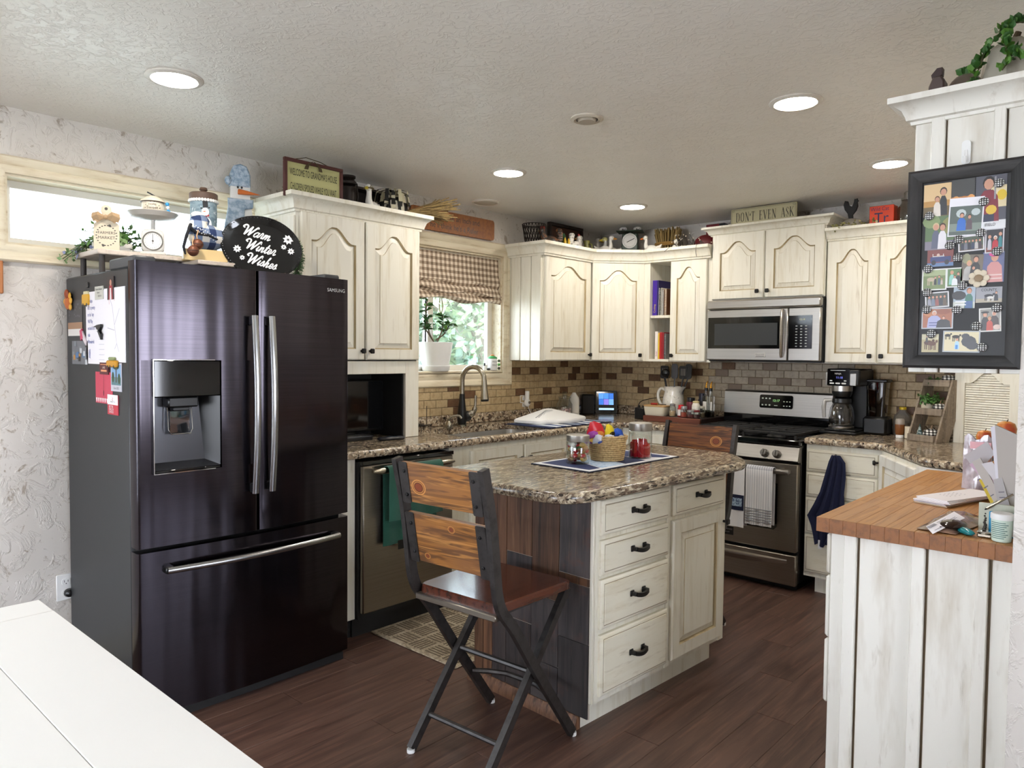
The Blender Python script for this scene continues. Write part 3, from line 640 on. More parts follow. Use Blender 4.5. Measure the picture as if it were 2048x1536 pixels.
# ---- countertops with rolled edge and upstand
def top(parent, pts, zt, hole=None, m=None, name='slab', th=.042):
    b = MB(m or GRANITE); L = [(.024, zt), (.016, zt), (.010, zt-.002), (.005, zt-.0055), (.0015, zt-.012), (0, zt-.02), (.0015, zt-.029), (.006, zt-.037), (.02, zt-th)]
    rr = [[(p[0], p[1], z) for p in (inset(pts, d) if d else pts)] for d, z in L]; n = len(pts)
    b.loft(rr, False, hole is None); me = b.mesh(name)
    bm = bmesh.new(); bm.from_mesh(me); bm.verts.ensure_lookup_table(); OV = list(bm.verts)
    es = [bm.edges.get((OV[i], OV[(i+1) % n])) for i in range(n)]
    if hole:
        hv = [bm.verts.new((p[0], p[1], zt)) for p in hole]; hb = [bm.verts.new((p[0], p[1], zt-th)) for p in hole]; k = len(hole)
        es += [bm.edges.new((hv[i], hv[(i+1) % k])) for i in range(k)]
    bmesh.ops.triangle_fill(bm, edges=es, use_beauty=True, use_dissolve=False)
    if hole:
        for i in range(k): bm.faces.new((hv[i], hv[(i+1) % k], hb[(i+1) % k], hb[i]))
    bmesh.ops.recalc_face_normals(bm, faces=bm.faces); bm.to_mesh(me); bm.free()
    me.polygons.foreach_set('use_smooth', [True]*len(me.polygons)); me.set_sharp_from_angle(angle=rad(38))
    return part(name, me, parent)
SINK = rrect(.135, .600, -2.105, -1.27, .07, 5)
t = thing('countertop', 'brown speckled laminate countertop with sink cutout along the window wall', 'countertop', (0, 0, 0))
top(t, [(.001, -3.03), (.648, -3.03), (.648, -.67), (.67, -.648), (1.143, -.648), (1.143, -.001), (.001, -.001)], .926, SINK)
part('upstand', MB(GRANITE).box(.001, .02, -2.262, -.001, .9265, .994, .005), wall_l); part('upstand', MB(GRANITE).box(.02, 1.143, -.02, -.001, .9265, .994, .005), wall_b)
t = thing('countertop', 'brown speckled laminate countertop right of the stove under the coffee maker', 'countertop', (0, 0, 0))
top(t, rcorner([(1.918, -.001), (1.918, -.648), (2.35, -.648), (2.665, -1.15), (3.244, -1.285), (3.244, -.001)], [0, 0, .06, .06, 0, 0]), .926)
part('upstand', MB(GRANITE).box(1.918, 3.244, -.02, -.001, .9265, .994, .005), wall_b)
# ---- sink
t = thing('sink', 'stainless steel undermount sink basin below the window', 'sink', (.3675, -1.6875, .72))
b = MB(mat('sink_steel', 'c2bfba', .35, .7)); P = [(p[0]-.3675, p[1]+1.6875) for p in SINK]
b.loft([[(p[0]*s, p[1]*s, z) for p in P] for s, z in ((1.02, .163), (1.0, .163), (.985, .03), (.94, .004), (.2, 0), (.06, 0))], False, True); part('basin', b, t)
part('drain', MB(CHROME).cyl(.045, .0, .006, (0, 0), 20), t)
# ---- island
t = thing('kitchen_island', 'cream kitchen island with black pulls and weathered plank end', 'island', (1.985, -2.82, 0), 87)
W, D = .93, .64
b = MB(CREAM); b.box(0, W, 0, D, .112, .884); b.box(.0, W-.0, .07, D, 0, .112); part('body', b, t, smooth=False)
b = MB(CREAM); b.box(0, .02, -.004, .0, .112, .884, .001); b.box(W-.045, W, -.004, 0, .112, .884, .001); b.box(.458, .486, -.004, 0, .112, .884, .001); part('face_frame', b, t)
part('toe_kick', MB(CREAM).box(0.002, W, .062, .07, 0, .112, .001), t)
for z0, z1 in ((.738, .866), (.588, .718), (.388, .572), (.137, .366)):
    d = part('drawer', slab_mb(.018, z0, .438, z1-z0, .022, .014), t); pull(d, .237, (z0+z1)/2+.008, -.022)
d = part('drawer', slab_mb(.488, .738, .405, .128, .022, .014), t); pull(d, .69, .81, -.022, .07)
doorpart(t, .488, .137, .405, .582, 0, (.885, .66), st=.055)
part('edge_strip', MB(CREAM).box(-.012, 0, .0, .014, .112, .884, .002), t)
cols = [(.016, .165), (.165, .307), (.307, .449), (.449, .53), (.53, .585), (.585, .64)]; rnd = random.Random(5)
cuts = [[.05, .33, .545, .575, .884], [.05, .2, .455, .884], [.05, .33, .60, .884], [.05, .42, .884], [.05, .65, .884], [.05, .884]]
for (a, c), zs in zip(cols, cuts):
    for z0, z1 in zip(zs, zs[1:]):
        mm = BROWNW if (a > .58 or (z1-z0 < .06) or rnd.random() < .22) else RUSTW
        part('plank', MB(mm).box(-.011-.003*rnd.random(), 0, a+.0014, c-.0014, z0+.0012, z1-.0012, .0012), t, smooth=False)
part('plank_gap', MB(flat('c3b8a8', .7)).box(-.0075, -.0002, .016, .64, .05, .884), t, smooth=False)
part('base_moulding', MB(BROWNW).loft([[(x, y, z) for x, z in ((0, 0), (-.03, 0), (-.03, .012), (-.022, .04), (-.014, .05), (0, .05))] for y in (.06, .665)]), t)
t = thing('countertop', 'streaky brown laminate island top with rounded corners', 'countertop', (1.7, -2.35, .884))
P = rcorner([(1.285, -3.06), (2.05, -3.068), (2.118, -1.82), (1.93, -1.605), (1.45, -1.60), (1.345, -1.75)], [.12, .15, .10, .08, .12, .08], 7)
top(t, [(p[0]-1.7, p[1]+2.35) for p in P], .042, None, GRANITE2)
# ================================================================ APPLIANCES
# ---- refrigerator (local: x to the viewer's right, front faces -y)
t = thing('refrigerator', 'tall black stainless french-door refrigerator with ice dispenser', 'refrigerator', (.70, -3.945, 0), 90)
W = .912
b = MB(BSIDE); b.box(.0, .888, .002, .675, .03, 1.70, .006); part('case', b, t)
part('base_grille', MB(BLACKM).box(.012, .89, -.055, .1, 0, .032), t, smooth=False)
def fx(x): return -.062-.024*(1-((x-W/2)/(W/2))**2)
def plan(x0, x1, n=9, r0=.012, r1=.012):
    P = [(x0, 0)] + ([(x0, fx(x0+r0)+r0), (x0+r0*.3, fx(x0+r0)+r0*.3)] if r0 else [])
    P += [(x0+r0+(x1-r1-x0-r0)*k/n, fx(x0+r0+(x1-r1-x0-r0)*k/n)) for k in range(n+1)]
    P += ([(x1-r1*.3, fx(x1-r1)+r1*.3), (x1, fx(x1-r1)+r1)] if r1 else []) + [(x1, 0)]
    return P
def slabz(b, x0, x1, z0, z1, r0=.012, r1=.012): b.loft([[(p[0], p[1], z) for p in plan(x0, x1, 9, r0, r1)] for z in (z0, z1)])
dx0, dx1, dz0, dz1 = .054, .308, .945, 1.362
b = MB(BSTEEL); slabz(b, 0, .458, .672, dz0); slabz(b, 0, .458, dz1, 1.722); slabz(b, 0, dx0, dz0, dz1, .012, 0); slabz(b, dx1, .458, dz0, dz1, 0, .012)
ld = part('left_door', b, t, ang=25)
b = MB(BLACKG); b.box(dx0, dx1, -.078, -.06, 1.225, dz1, .004); part('control_panel', b, ld)
b = MB(mat('dispenser_grey', '55565b', .25, .6)); b.add([(dx0, -.07, dz0+.01), (dx1, -.07, dz0+.01), (dx1, -.01, dz0+.03), (dx0, -.01, dz0+.03), (dx0, -.01, 1.225), (dx1, -.01, 1.225), (dx0, -.07, 1.225), (dx1, -.07, 1.225)], [(0, 1, 2, 3), (3, 2, 5, 4), (0, 3, 4, 6), (4, 5, 7, 6)]); b.add([(dx1, -.07, dz0+.01), (dx1, -.07, 1.225), (dx1-.06, -.01, 1.225), (dx1-.035, -.01, dz0+.03)], [(0, 1, 2, 3)], BLACK); part('dispenser_recess', b, ld)
b = MB(BLACK); b.box(.11, .225, -.07, -.012, 1.185, 1.225, .006); b.box(.135, .20, -.05, -.02, 1.17, 1.186, .004); part('spout', b, ld)
part('paddle', MB(glassmat('clear_paddle', 'c9cdd0', .15)).box(.128, .207, -.034, -.028, 1.085, 1.172, .003), ld)
b = MB(CHROME); b.tube([(.122, -.03, 1.19), (.122, -.04, 1.10), (.132, -.044, 1.083), (.203, -.044, 1.083), (.213, -.04, 1.10), (.213, -.03, 1.19)], .0022, 6); part('paddle_rim', b, ld)
part('drip_tray', MB(BLACKG).box(dx0+.004, dx1-.004, -.082, -.02, dz0, dz0+.01, .003), ld)
b = MB(CHROME)
for z in (dz0-.003, dz1): b.box(dx0-.003, dx1+.003, -.0825, -.077, z, z+.003)
for x in (dx0-.003, dx1): b.box(x, x+.003, -.0825, -.077, dz0, dz1)
part('bezel', b, ld, smooth=False)
b = MB(BSTEEL); slabz(b, .462, .914, .672, 1.722); rd = part('right_door', b, t, ang=25)
F = fr((.842, fx(.842)-.0012, 1.663), (1, (fx(.87)-fx(.81))/.06, 0), (0, 0, 1))
part('badge', MB(flat('c9cbcc', .3)).text('SAMSUNG', .0215, F, sx=1.0), rd)
b = MB(BSTEEL); slabz(b, 0, .914, .042, .655); dr = part('freezer_drawer', b, t, ang=25)
for d, x, px in ((ld, .432, 'left'), (rd, .506, 'right')):
    h = MB(mat('handle_steel_'+px, 'a5a6a8', .22, 1.0, aniso=.6)); n = 14
    h.tube([(x, fx(x)-.028-.022*sin(pi*k/n), .83+.71*k/n) for k in range(n+1)], .014, 10, flat=(.75, 1.05))
    for z in (.85, 1.52): h.box(x-.010, x+.010, fx(x)-.03, fx(x)+.004, z-.018, z+.018, .004, BLACK)
    part('handle', h, d)
h = MB(mat('handle_steel_low', 'a5a6a8', .22, 1.0)); n = 16
h.tube([(.09+.75*k/n, fx(.09+.75*k/n)-.030-.018*sin(pi*k/n), .585) for k in range(n+1)], .0135, 10, flat=(.95, .8))
for x in (.10, .83): h.box(x-.016, x+.016, fx(x)-.03, fx(x)+.004, .572, .598, .004, BLACK)
part('handle', h, dr)
for x in (.0, .80): part('hinge_cover', MB(flat('3b3c3e', .5)).box(x+.005, x+.085, -.035, .20, 1.70, 1.742, .006), t)
part('door_gasket', MB(BLACKM).box(.01, .90, -.004, .004, .05, 1.70), t, smooth=False)
part('magnet_dot', MB(BLACK).box(.0, -.005, .40, .425, 1.645, 1.668, .002), t)
# ---- dishwasher
t = thing('dishwasher', 'stainless steel dishwasher left of the sink cabinet', 'dishwasher', (.63, -2.882, 0), 90)
b = MB(BLACKM); b.box(0, .606, .0, .55, .1, .868); part('tub', b, t, smooth=False)
b = MB(STEELD); b.box(.008, .6, -.028, -.002, .128, .853, .006); part('door', b, t); part('control_strip', MB(BLACKG).box(.004, .602, -.03, 0, .854, .874, .002), t)
part('toe_kick', MB(BLACKM).box(0, .606, .05, .06, 0, .122), t, smooth=False)
b = MB(NICKEL); n = 12; b.tube([(.04+.53*k/n, -.07-.01*sin(pi*k/n), .825) for k in range(n+1)], [.006]+[.016]*(n-1)+[.006], 10, flat=(1, .8))
for x in (.07, .54): b.box(x-.01, x+.01, -.07, -.025, .815, .835, .003)
part('handle', b, t)
# ---- range
t = thing('range', 'freestanding stainless steel gas stove with black cooktop', 'stove', (1.150, -.62, 0), 0)
W = .758
b = MB(BLACK); b.box(0, W, -.03, .605, .05, .90, .003); part('body', b, t)
b = MB(BLACK); b.box(.02, W-.02, .0, .5, 0, .05); part('plinth', b, t, smooth=False)
b = MB(STEELD); b.box(.004, W-.004, -.07, -.03, .038, .222, .006); d = part('storage_drawer', b, t)
b = MB(STEEL); n = 14; b.loft([[(.06+.64*k/n, -.07, .192), (.06+.64*k/n, -.07-.03*sin(pi*k/n)-.002, .186), (.06+.64*k/n, -.07-.03*sin(pi*k/n)-.002, .178), (.06+.64*k/n, -.07, .15-.028*sin(pi*k/n)+.02)] for k in range(n+1)]); part('drawer_grip', b, d)
b = MB(STEELD); b.box(.004, W-.004, -.075, -.03, .240, .765, .006); d = part('oven_door', b, t)
part('oven_window', MB(BLACKG).prism([(.07, .36), (W-.14, .36), (W-.12, .38), (W-.12, .64), (.07, .64)], .0, .002, xz(0, -.0752, 0)), d)
b = MB(STEEL); n = 12; b.tube([(.05+.66*k/n, -.10-.028*sin(pi*k/n), .718) for k in range(n+1)], .014, 10, flat=(1.1, .9))
for x in (.06, .70): b.box(x-.012, x+.012, -.11, -.07, .706, .730, .004)
part('oven_handle', b, d)
part('badge', MB(BLACK).box(.285, .365, -.0768, -.075, .283, .335), d, smooth=False)
b = MB(flat('cfcfcf', .4)); F = xz(.325, -.0772, .314); b.text('FRIGIDAIRE', .013, F); b.text('GALLERY', .008, xz(.325, -.0772, .297)); part('badge_lettering', b, d)
b = MB(STEEL); b.loft([[(x, -.062, .772), (x, -.085, .785), (x, -.06, .862), (x, -.02, .866), (x, -.02, .772)] for x in (.002, W-.002)]); cp = part('control_panel', b, t)
for x in (.10, .20, .30, .555, .63):
    k = MB(flat('6e6c69', .35, .9)); k.lathe([(.024, 0), (.024, .008), (.02, .012), (.019, .03), (.016, .033)], 18); k.box(-.004, .004, -.02, .02, .03, .04, .002)
    k.v = [tuple(fr((x, -.077, .815), (1, 0, 0), (0, .31, .95)) @ V(p)) for p in k.v]; part('burner_knob', k, cp)
b = MB(BLACKG); b.box(0, W, -.06, .56, .866, .905, .008); b.box(.03, W-.03, 0, .5, .904, .908); part('cooktop', b, t)
for cx in (.19, .565):
    for cy in (.06, .38):
        g = MB(BLACKM); g.lathe([(.055, .908), (.05, .918), (.035, .926)], 18, (cx, cy, 0)); part('burner', g, t)
for x0, x1 in ((.03, .37), (.388, .728)):
    g = MB(BLACKM)
    for x in (x0, (x0+x1)/2-.007, x1-.014): g.box(x, x+.014, -.035, .49, .925, .941, .003)
    for y in (-.035, .11, .23, .35, .476): g.box(x0, x1, y, y+.014, .927, .943, .003)
    for x in (x0, x1-.014):
        for y in (-.035, .476): g.box(x, x+.014, y, y+.014, .905, .93)
    part('grate', g, t)
bgF = [[(x, .505, .905), (x, .525, 1.0), (x, .545, 1.15), (x, .558, 1.163), (x, .60, 1.163), (x, .60, .905)] for x in (-.002, .732)]
b = MB(STEEL); b.loft([[(x, .530, 1.0), (x, .541, 1.148), (x, .552, 1.16), (x, .60, 1.16), (x, .60, 1.0)] for x in (-.012, .734)]); bk = part('backguard', b, t)
part('backguard_base', MB(BLACKG).box(.0, .73, .50, .60, .905, 1.0, .004), t)
F = fr((.365, .5335, 1.09), (1, 0, 0), (0, .075, 1))
part('display', MB(BLACKG).prism(rrect(-.115, .115, -.045, .045, .012), 0, .003, F), bk)
b = MB(flat('cdd6c8', .4)); b.text('12:17', .022, F, h=.0042, m=mat('green_digits', '9fe08a', emit=.6))
for i in range(3):
    for j in range(2): b.rect(-.10+.025*i, -.088+.025*i, -.025+.045*j-.004, -.02+.045*j, F, .0042); b.rect(.05+.02*i, .06+.02*i, -.03+.03*j, -.024+.03*j, F, .0042)
b.rect(-.012, .012, -.028, -.024, F, .0042); part('display_marks', b, bk)
# ---- over-the-range microwave
t = thing('microwave', 'stainless steel over-the-range microwave above the stove', 'microwave', (1.152, -.365, 1.362), 0)
b = MB(BLACK); b.box(.002, .756, .0, .36, 0, .406, .003); part('case', b, t)
b = MB(STEEL); b.box(0, .758, -.045, 0, .345, .406, .010); part('top_vent', b, t)
b = MB(STEEL); b.box(.002, .556, -.038, 0, .008, .342, .006); d = part('door', b, t)
part('door_glass', MB(BLACKG).box(.012, .515, -.0395, -.036, .085, .292, .001), d)
part('inner_window', MB(mat('dark_window_mesh', '2a2c2c', .35)).rect(.06, .49, .108, .25, xz(0, -.0397, 0)), d)
b = MB(STEEL); n = 12; b.tube([(.536+.010*sin(pi*k/n)-.012, -.05-.03*sin(pi*k/n), .032+.30*k/n) for k in range(n+1)], [.011]+[.016]*(n-1)+[.011], 10, flat=(1.25, .7)); part('handle', b, d)
b = MB(STEEL); b.box(.558, .756, -.038, 0, .008, .342, .006); c = part('control_side', b, t)
part('keypad', MB(BLACKG).box(.562, .708, -.0398, -.036, .085, .292, .001), c)
b = MB(flat('b9bcb9', .4)); F = xz(0, -.0402, 0)
for i in range(3):
    for j in range(8): b.rect(.605+.03*i, .617+.03*i, .098+.018*j, .103+.018*j, F)
b.text('12:18', .016, xz(.645, -.0402, .262), m=mat('dim_digits', 'a8a878', emit=.3)); part('keypad_marks', b, c)
part('badge', MB(flat('d2d0cc', .3, .8)).box(.345, .415, -.0408, -.038, .030, .058, .002), d)
b = MB(flat('6b6a68', .5)); b.text('FRIGIDAIRE', .0115, xz(.38, -.0411, .044)); b.rect(.352, .408, .035, .039, xz(0, -.0411, 0)); part('badge_lettering', b, d)
# ---- television and phone in the niche
t = thing('television', 'small black flat television standing in the counter niche', 'television', (.18, -2.62, .926), 90)
b = MB(BLACK); b.box(-.19, .24, 0, .03, .03, .32, .008); part('cabinet', b, t); part('screen', MB(BLACKG).box(-.18, .23, -.002, 0, .045, .31), t, smooth=False)
b = MB(BLACK); b.box(-.09, .14, -.05, .06, 0, .012, .004); b.box(0, .05, .01, .03, .012, .04); part('stand', b, t)
t = thing('cable_box', 'black cable box lying in front of the small television', 'electronics', (.29, -2.66, .926), 90)
part('box', MB(BLACK).box(-.12, .10, -.03, .03, 0, .028, .004), t); part('front_strip', MB(flat('4a4d52', .3)).box(-.11, .09, -.0315, -.03, .018, .022), t, smooth=False)
t = thing('telephone', 'dark cordless phone lying on the counter by the niche', 'phone', (.40, -2.50, .927), 82)
part('handset', MB(flat('1b1d22', .3)).box(-.08, .08, -.022, .022, 0, .018, .008), t); part('screen', MB(flat('4a5668', .2)).box(-.03, .04, -.013, .013, .018, .0186), t, smooth=False)
# ================================================================ FURNITURE AND CLOTHS
t = thing('dining_table', 'white painted plank-top table in the lower left foreground', 'table', (1.405, -5.5, 0), 0)
part('end_board', MB(TABLEW).box(0, .115, 0, 1.07, .728, .76, .002), t)
for i in range(6): part('top_board', MB(TABLEW).box(.116, 1.75, .0005+.1784*i, .1778+.1784*i, .728, .76, .0012), t)
part('apron', MB(TABLEW).box(.08, 1.68, .07, 1.0, .63, .728, .003), t)
lg = MB(TABLEW).lathe([(.04, 0), (.045, .1), (.035, .2), (.05, .45), (.04, .6), (.045, .65)], 14).mesh('leg')
for x in (.10, 1.64):
    for y in (.10, .97): part('leg', lg, t, loc=(x, y, 0))
RUG = mat('beige_loop_rug', 'b3a48c', .95, layers=[((60, 300, 60), 2, .42, .58, '5d5142', .8), ((8, 8, 8), 2, .45, .6, 'c4b7a0', .5)], bump=((200, 200, 200), 2, .5, .003))
t = thing('rug', 'beige woven kitchen rug with a basket-weave pattern on the floor', 'rug', (.595, -2.785, 0.001))
b = MB(RUG); b.box(.0, .62, 0, .95, 0, .008, .004); part('mat', b, t)
rnd = random.Random(2); b = MB(mat('rug_tuft', '6a5d4c', .95, bump=((200, 200, 200), 2, .6, .004)))
for i in range(5):
    for j in range(8):
        x0, y0 = .02+.118*i, .02+.115*j
        for k in range(5):
            u = .010+.02*k
            if (i+j) % 2: b.box(x0+.006, x0+.108, y0+u, y0+u+.009, .007, .0098)
            else: b.box(x0+u, x0+u+.009, y0+.006, y0+.106, .007, .0098)
part('weave', b, t, kind='stuff', smooth=False)
# ---- folding counter chairs
knot_c = [('c08446', 1.6), ('6b3f1e', 1.35), ('b0763c', 1.2), ('5a2814', 1.0), ('7a3a1e', .8)]
PINE_SHADE = mat('shaded_stained_pine', '6e3f1e', 0.42, layers=[((2.2, 46, 30), 2, .44, .56, '3a1f10', .85, 2.2), ((4, 90, 60), 2, .56, .66, '96602c', .7, 1.5)], coord='Rand')  # pine darkened to paint in the shade on the far chair
def chair(label, loc, rz, PINE=PINE):
    t = thing('counter_chair', label, 'chair', loc, rz, 'folding counter chairs')
    up = [(-.292, 1.04), (-.256, .886), (-.235, .741), (-.222, .64), (-.200, .575), (-.160, .525), (-.115, .468), (0, .302), (.212, .012)]
    cu = crom([V((y, z)) for y, z in up], 3)
    for s in (-1, 1):
        b = MB(CHMET); b.tube([(s*.197, p.x, p.y) for p in cu], .0128, 4, flat=(1.35, .8)); l = part('leg', b, t)
        part('foot_cap', MB(PLAST).cyl(.014, 0, .013, (s*.197, .217), 10), l)
        b = MB(CHMET); b.tube([(s*.170, .205, .55), (s*.170, -.245, .012)], .0125, 4, flat=(1.2, .9)); l = part('leg', b, t)
        part('foot_cap', MB(PLAST).cyl(.014, 0, .013, (s*.170, -.247), 10), l)
    P = rcorner([(-.183, -.20), (.183, -.20), (.205, .19), (-.205, .19)], .03, 4)
    b = MB(SEATW); b.prism(P, .556, .586, b=.005); part('seat', b, t)
    b = MB(CHMET); b.box(-.17, .17, -.175, .17, .540, .556); b.box(-.185, .185, -.215, -.19, .535, .556, .003, STEELD); part('seat_frame', b, t)
    part('stretcher', MB(CHMET).tube([(-.19, -.005, .302), (.19, -.005, .302)], .010, 8), t)
    part('stretcher', MB(CHMET).tube([(-.17, -.165, .108), (.17, -.165, .108)], .010, 8), t)
    part('foot_rest', MB(CHMET).tube([(-.19, .095, .172), (-.14, .13, .172), (-.07, .16, .172), (.07, .16, .172), (.14, .13, .172), (.19, .095, .172)], .011, 8), t)
    for z0, z1, yo in ((.892, 1.028, -.004), (.682, .852, .0)):
        def yy(z): return -.235-(z-.741)*.185
        Q = [(-.183, yy(z0), z0), (.183, yy(z0), z0), (.183, yy(z1), z1), (-.183, yy(z1), z1)]
        F = fr((0, yy(z0), z0), (1, 0, 0), (0, yy(z1)-yy(z0), z1-z0)); hh = math.hypot(z1-z0, yy(z1)-yy(z0))
        sl = part('back_slat', MB(PINE).prism(rrect(-.182, .182, 0, hh, .004, 1), -.011, .009, F, b=.002), t)
        for kx, kz, kr in (((-.10, .42, .017),) if z0 > .8 else ((.03, .82, .008), (-.10, .15, .007))):
            b = MB(flat('bf8748', .5))
            for i, (c_, q) in enumerate(knot_c): [b.ell(kx, hh*kz, kr*q*1.25, kr*q, F, g, flat(c_, .45), 18) for g in (.0091+2e-5*i, -.0111-2e-5*i)]
            part('knot', b, sl)
        for s in (-1, 1):
            x0, x1 = (s*.142, s*.184); p = part('bracket', MB(CHMET).prism(rrect(min(x0, x1), max(x0, x1), -.004, hh+.004, .006, 2), .009, .0125, F), t)
            b = MB(BLACK)
            for v in (.2, .8): b.lathe([(.0062, .0125), (.0062, .016), (.004, .018)], 10, (s*.158, hh*v, 0))
            b.v = [tuple(F @ V(q)) for q in b.v]; part('bolt', b, p)
    return t
chair('dark metal folding counter chair with pine back slats in front of the island', (1.748, -3.10, 0), 3)
chair('second folding counter chair with knotty wood slat behind the island', (1.657, -1.70, 0), 180, PINE_SHADE)
# ---- hanging cloths
def drape(name, label, loc, rz, wd, back, front, m, gap=.02, th=.003, wav=.004, extra=None, cat='towel', grp=None):
    """cloth over a rail through the local origin along x"""
    path = [(gap*.9, -back)] + [(gap*.9, -back*(1-k/5)) for k in range(1, 5)] + [(gap*cos(a), gap*.9*sin(a)) for a in [pi*k/6 for k in range(7)]] + [(-gap, -front*k/8) for k in range(1, 9)]
    n = 17; rnd = random.Random(len(label)); ph = rnd.random()*6
    g = [[(wd*(j/(n-1)-.5), y+wav*sin(j*1.1+ph)*min(1, max(0, -z*7)), z) for j in range(n)] for y, z in path]
    t = thing(name, label, cat, loc, rz, grp); part('cloth', MB(m).sheet(g, th), t)
    return t
t = drape('dish_towel', 'dark green ribbed dish towel hanging on the dishwasher handle', (.705, -2.60, .825), 90, .35, .375, .245, GREENT, .024)
t.location = (.709, -2.60, .825)
part('care_tag', MB(BLACK).box(-.085, -.045, .017, .0195, -.405, -.36), t, smooth=False)
t = drape('dish_towel', 'white striped dish towel folded over the oven handle', (1.702, -.742, .722), 0, .165, .33, .335, TOWELW, .021)
b = MB(flat('8d9096', .9))
for z in (-.315, -.30, -.285, -.27, -.255, -.24): b.box(-.082, .082, -.0285, -.0255, z, z+.005)
part('stripe', b, t, kind='stuff', smooth=False)
t = drape('dish_towel', 'white tea towel with navy picture band on the oven handle', (1.515, -.742, .722), 0, .195, .36, .365, flat('e3e3e5', .95), .0215)
part('picture_band', MB(NAVY).box(-.097, .097, -.0285, -.0255, -.262, -.168), t, smooth=False); part('band_print', MB(mat('blue_print', '9db2c6', .9, layers=[((90, 90, 90), 4, .45, .6, '2a3f66', .9)])).box(-.06, .085, -.030, -.0285, -.238, -.188), t, smooth=False)
b = MB(flat('8d9096', .9))
for k in range(5): b.box(-.097+.006*k*2, -.093+.006*k*2, -.0285, -.0262, -.165, 0)
part('stripe', b, t, kind='stuff', smooth=False)
rows = [(.832, 2.085, 2.118), (.835, 2.09, 2.13), (.80, 2.075, 2.160), (.72, 2.055, 2.165), (.62, 2.03, 2.158), (.54, 1.995, 2.165), (.475, 1.962, 2.163), (.42, 1.985, 2.15), (.36, 2.0, 2.135), (.31, 2.01, 2.095)]
n = 15; g = []
for i, (z, a, c) in enumerate(rows): g.append([(a+(c-a)*j/(n-1), -.655-.012*sin(j*1.5+.5)*min(1, .35+i*.1)-.01, z+.01*sin(j*.8)*(i > 5)) for j in range(n)])
b = MB(NAVY).sheet([[(p[0]-2.08, p[1]+.655, p[2]-.31) for p in r] for r in g], .008)
t = thing('kitchen_towel', 'navy blue cloth hanging bunched from the drawer front', 'towel', (2.08, -.655, .31)); part('cloth', b, t)
part('hem_tag', MB(flat('d9dbe0')).box(-.055, -.035, -.022, -.016, -.02, .03), t, smooth=False); part('hanging_loop', MB(BLACK).tube([(.02, .02, .50), (.025, -.005, .53), (.035, -.012, .52)], .004, 6), t)
# ---- sink counter
t = thing('faucet', 'pull-down kitchen faucet with black body and nickel gooseneck', 'faucet', (.108, -1.69, .926), 0)
b = MB(NICKEL); b.cyl(.03, 0, .012, seg=20); part('base_ring', b, t)
b = MB(BLACK); b.lathe([(.026, .012), (.031, .04), (.029, .09), (.02, .16), (.0165, .21)], 18); part('body', b, t)
arc = [(0, 0, .21), (0, 0, .30)] + [(.085-.085*cos(a), .03*(1-cos(a))/2, .30+.088*sin(a)) for a in [pi*k/10 for k in range(1, 10)]] + [(.168, .03, .30)]
part('gooseneck', MB(NICKEL).tube(arc, .0155, 12), t)
b = MB(NICKEL); b.tube([(.168, .03, .305), (.172, .03, .24), (.176, .03, .18)], [.017, .02, .027], 14); h = part('spray_head', b, t); part('spray_tip', MB(BLACK).tube([(.176, .03, .181), (.177, .03, .168)], [.0272, .024], 14), h)
b = MB(NICKEL); b.tube(crom([(.03, .035, .075), (.05, .055, .095), (.06, .06, .13), (.062, .062, .20)], 4), [.022]*4+[.016]*4+[.009]*5, 10); part('lever', b, t); part('lever_joint', MB(BLACK).ball((.02, .03, .065), (.03, .03, .035)), t)
t = thing('soap_dispenser', 'small nickel soap pump left of the faucet', 'soap dispenser', (.14, -1.835, .926))
b = MB(NICKEL); b.lathe([(.02, 0), (.024, .01), (.02, .03), (.009, .045), (.011, .06)], 16); part('body', b, t); part('spout', MB(NICKEL).tube(crom([(0, 0, .055), (.015, .012, .075), (.05, .04, .078), (.062, .05, .062)], 4), .0075, 8), t)
t = thing('sponge_caddy', 'black wire sponge holder at the left end of the sink', 'sponge holder', (.16, -2.07, .926))
b = MB(BLACK)
for k in range(6): b.tube([(-.03, -.035+.014*k, .03), (.03, -.035+.014*k, .03)], .0015, 5)
for x in (-.03, .03):
    b.tube([(x, -.035, 0), (x, -.035, .04), (x, .035, .04), (x, .035, 0)], .002, 5)
b.tube([(0, .033, .03), (0, .033, .15)], .002, 5); part('wire_frame', b, t)
STRIP = [flat(c, .9) for c in ('1f2d52', 'cfd3da', '3d4f78', 'e5e5e6', '26314d', '8d98ad')]
t = thing('quilted_mat', 'navy and white patchwork mat under the white tray by the sink', 'mat', (.42, -1.05, .9265), 0)
b = MB(NAVY); b.box(-.20, .19, -.35, .33, 0, .005, .002); part('backing', b, t)
for k in range(12): part('patch', MB(STRIP[k % 6]).box(-.19, .18, -.335+.0545*k, -.335+.0545*(k+1)-.002, .005, .0075), t, smooth=False)
t = thing('drain_tray', 'white plastic fan-shaped drain tray on the patchwork mat', 'tray', (.40, -1.06, .935), 0)
b = MB(PLAST); O = rcorner([(-.15, -.30), (.05, -.26), (.13, .02), (.05, .27), (-.20, .20)], [.03, .05, .06, .05, .03], 4)
b.loft([[(p[0]*s, p[1]*s, z) for p in O] for s, z in ((.97, 0), (1, .006), (1, .022), (.96, .03))]+[[(p[0]*.10-.10, p[1]*.10+.02, .085) for p in O]]); part('shell', b, t)
b = MB(flat('a9abad', .5))
for k in range(11):
    p0 = V((-.088, -.006+.003*k, .0845)); p1 = V((.062-.012*abs(k-8)*.6, -.262+.027*k, .0345)); b.tube([p0.lerp(p1, .15), p0.lerp(p1, .86)], .0021, 4)
part('drain_slot', b, t, kind='stuff')
t = thing('glass_jar', 'clear glass jar of pale candies behind the white tray', 'jar', (.14, -.66, .926))
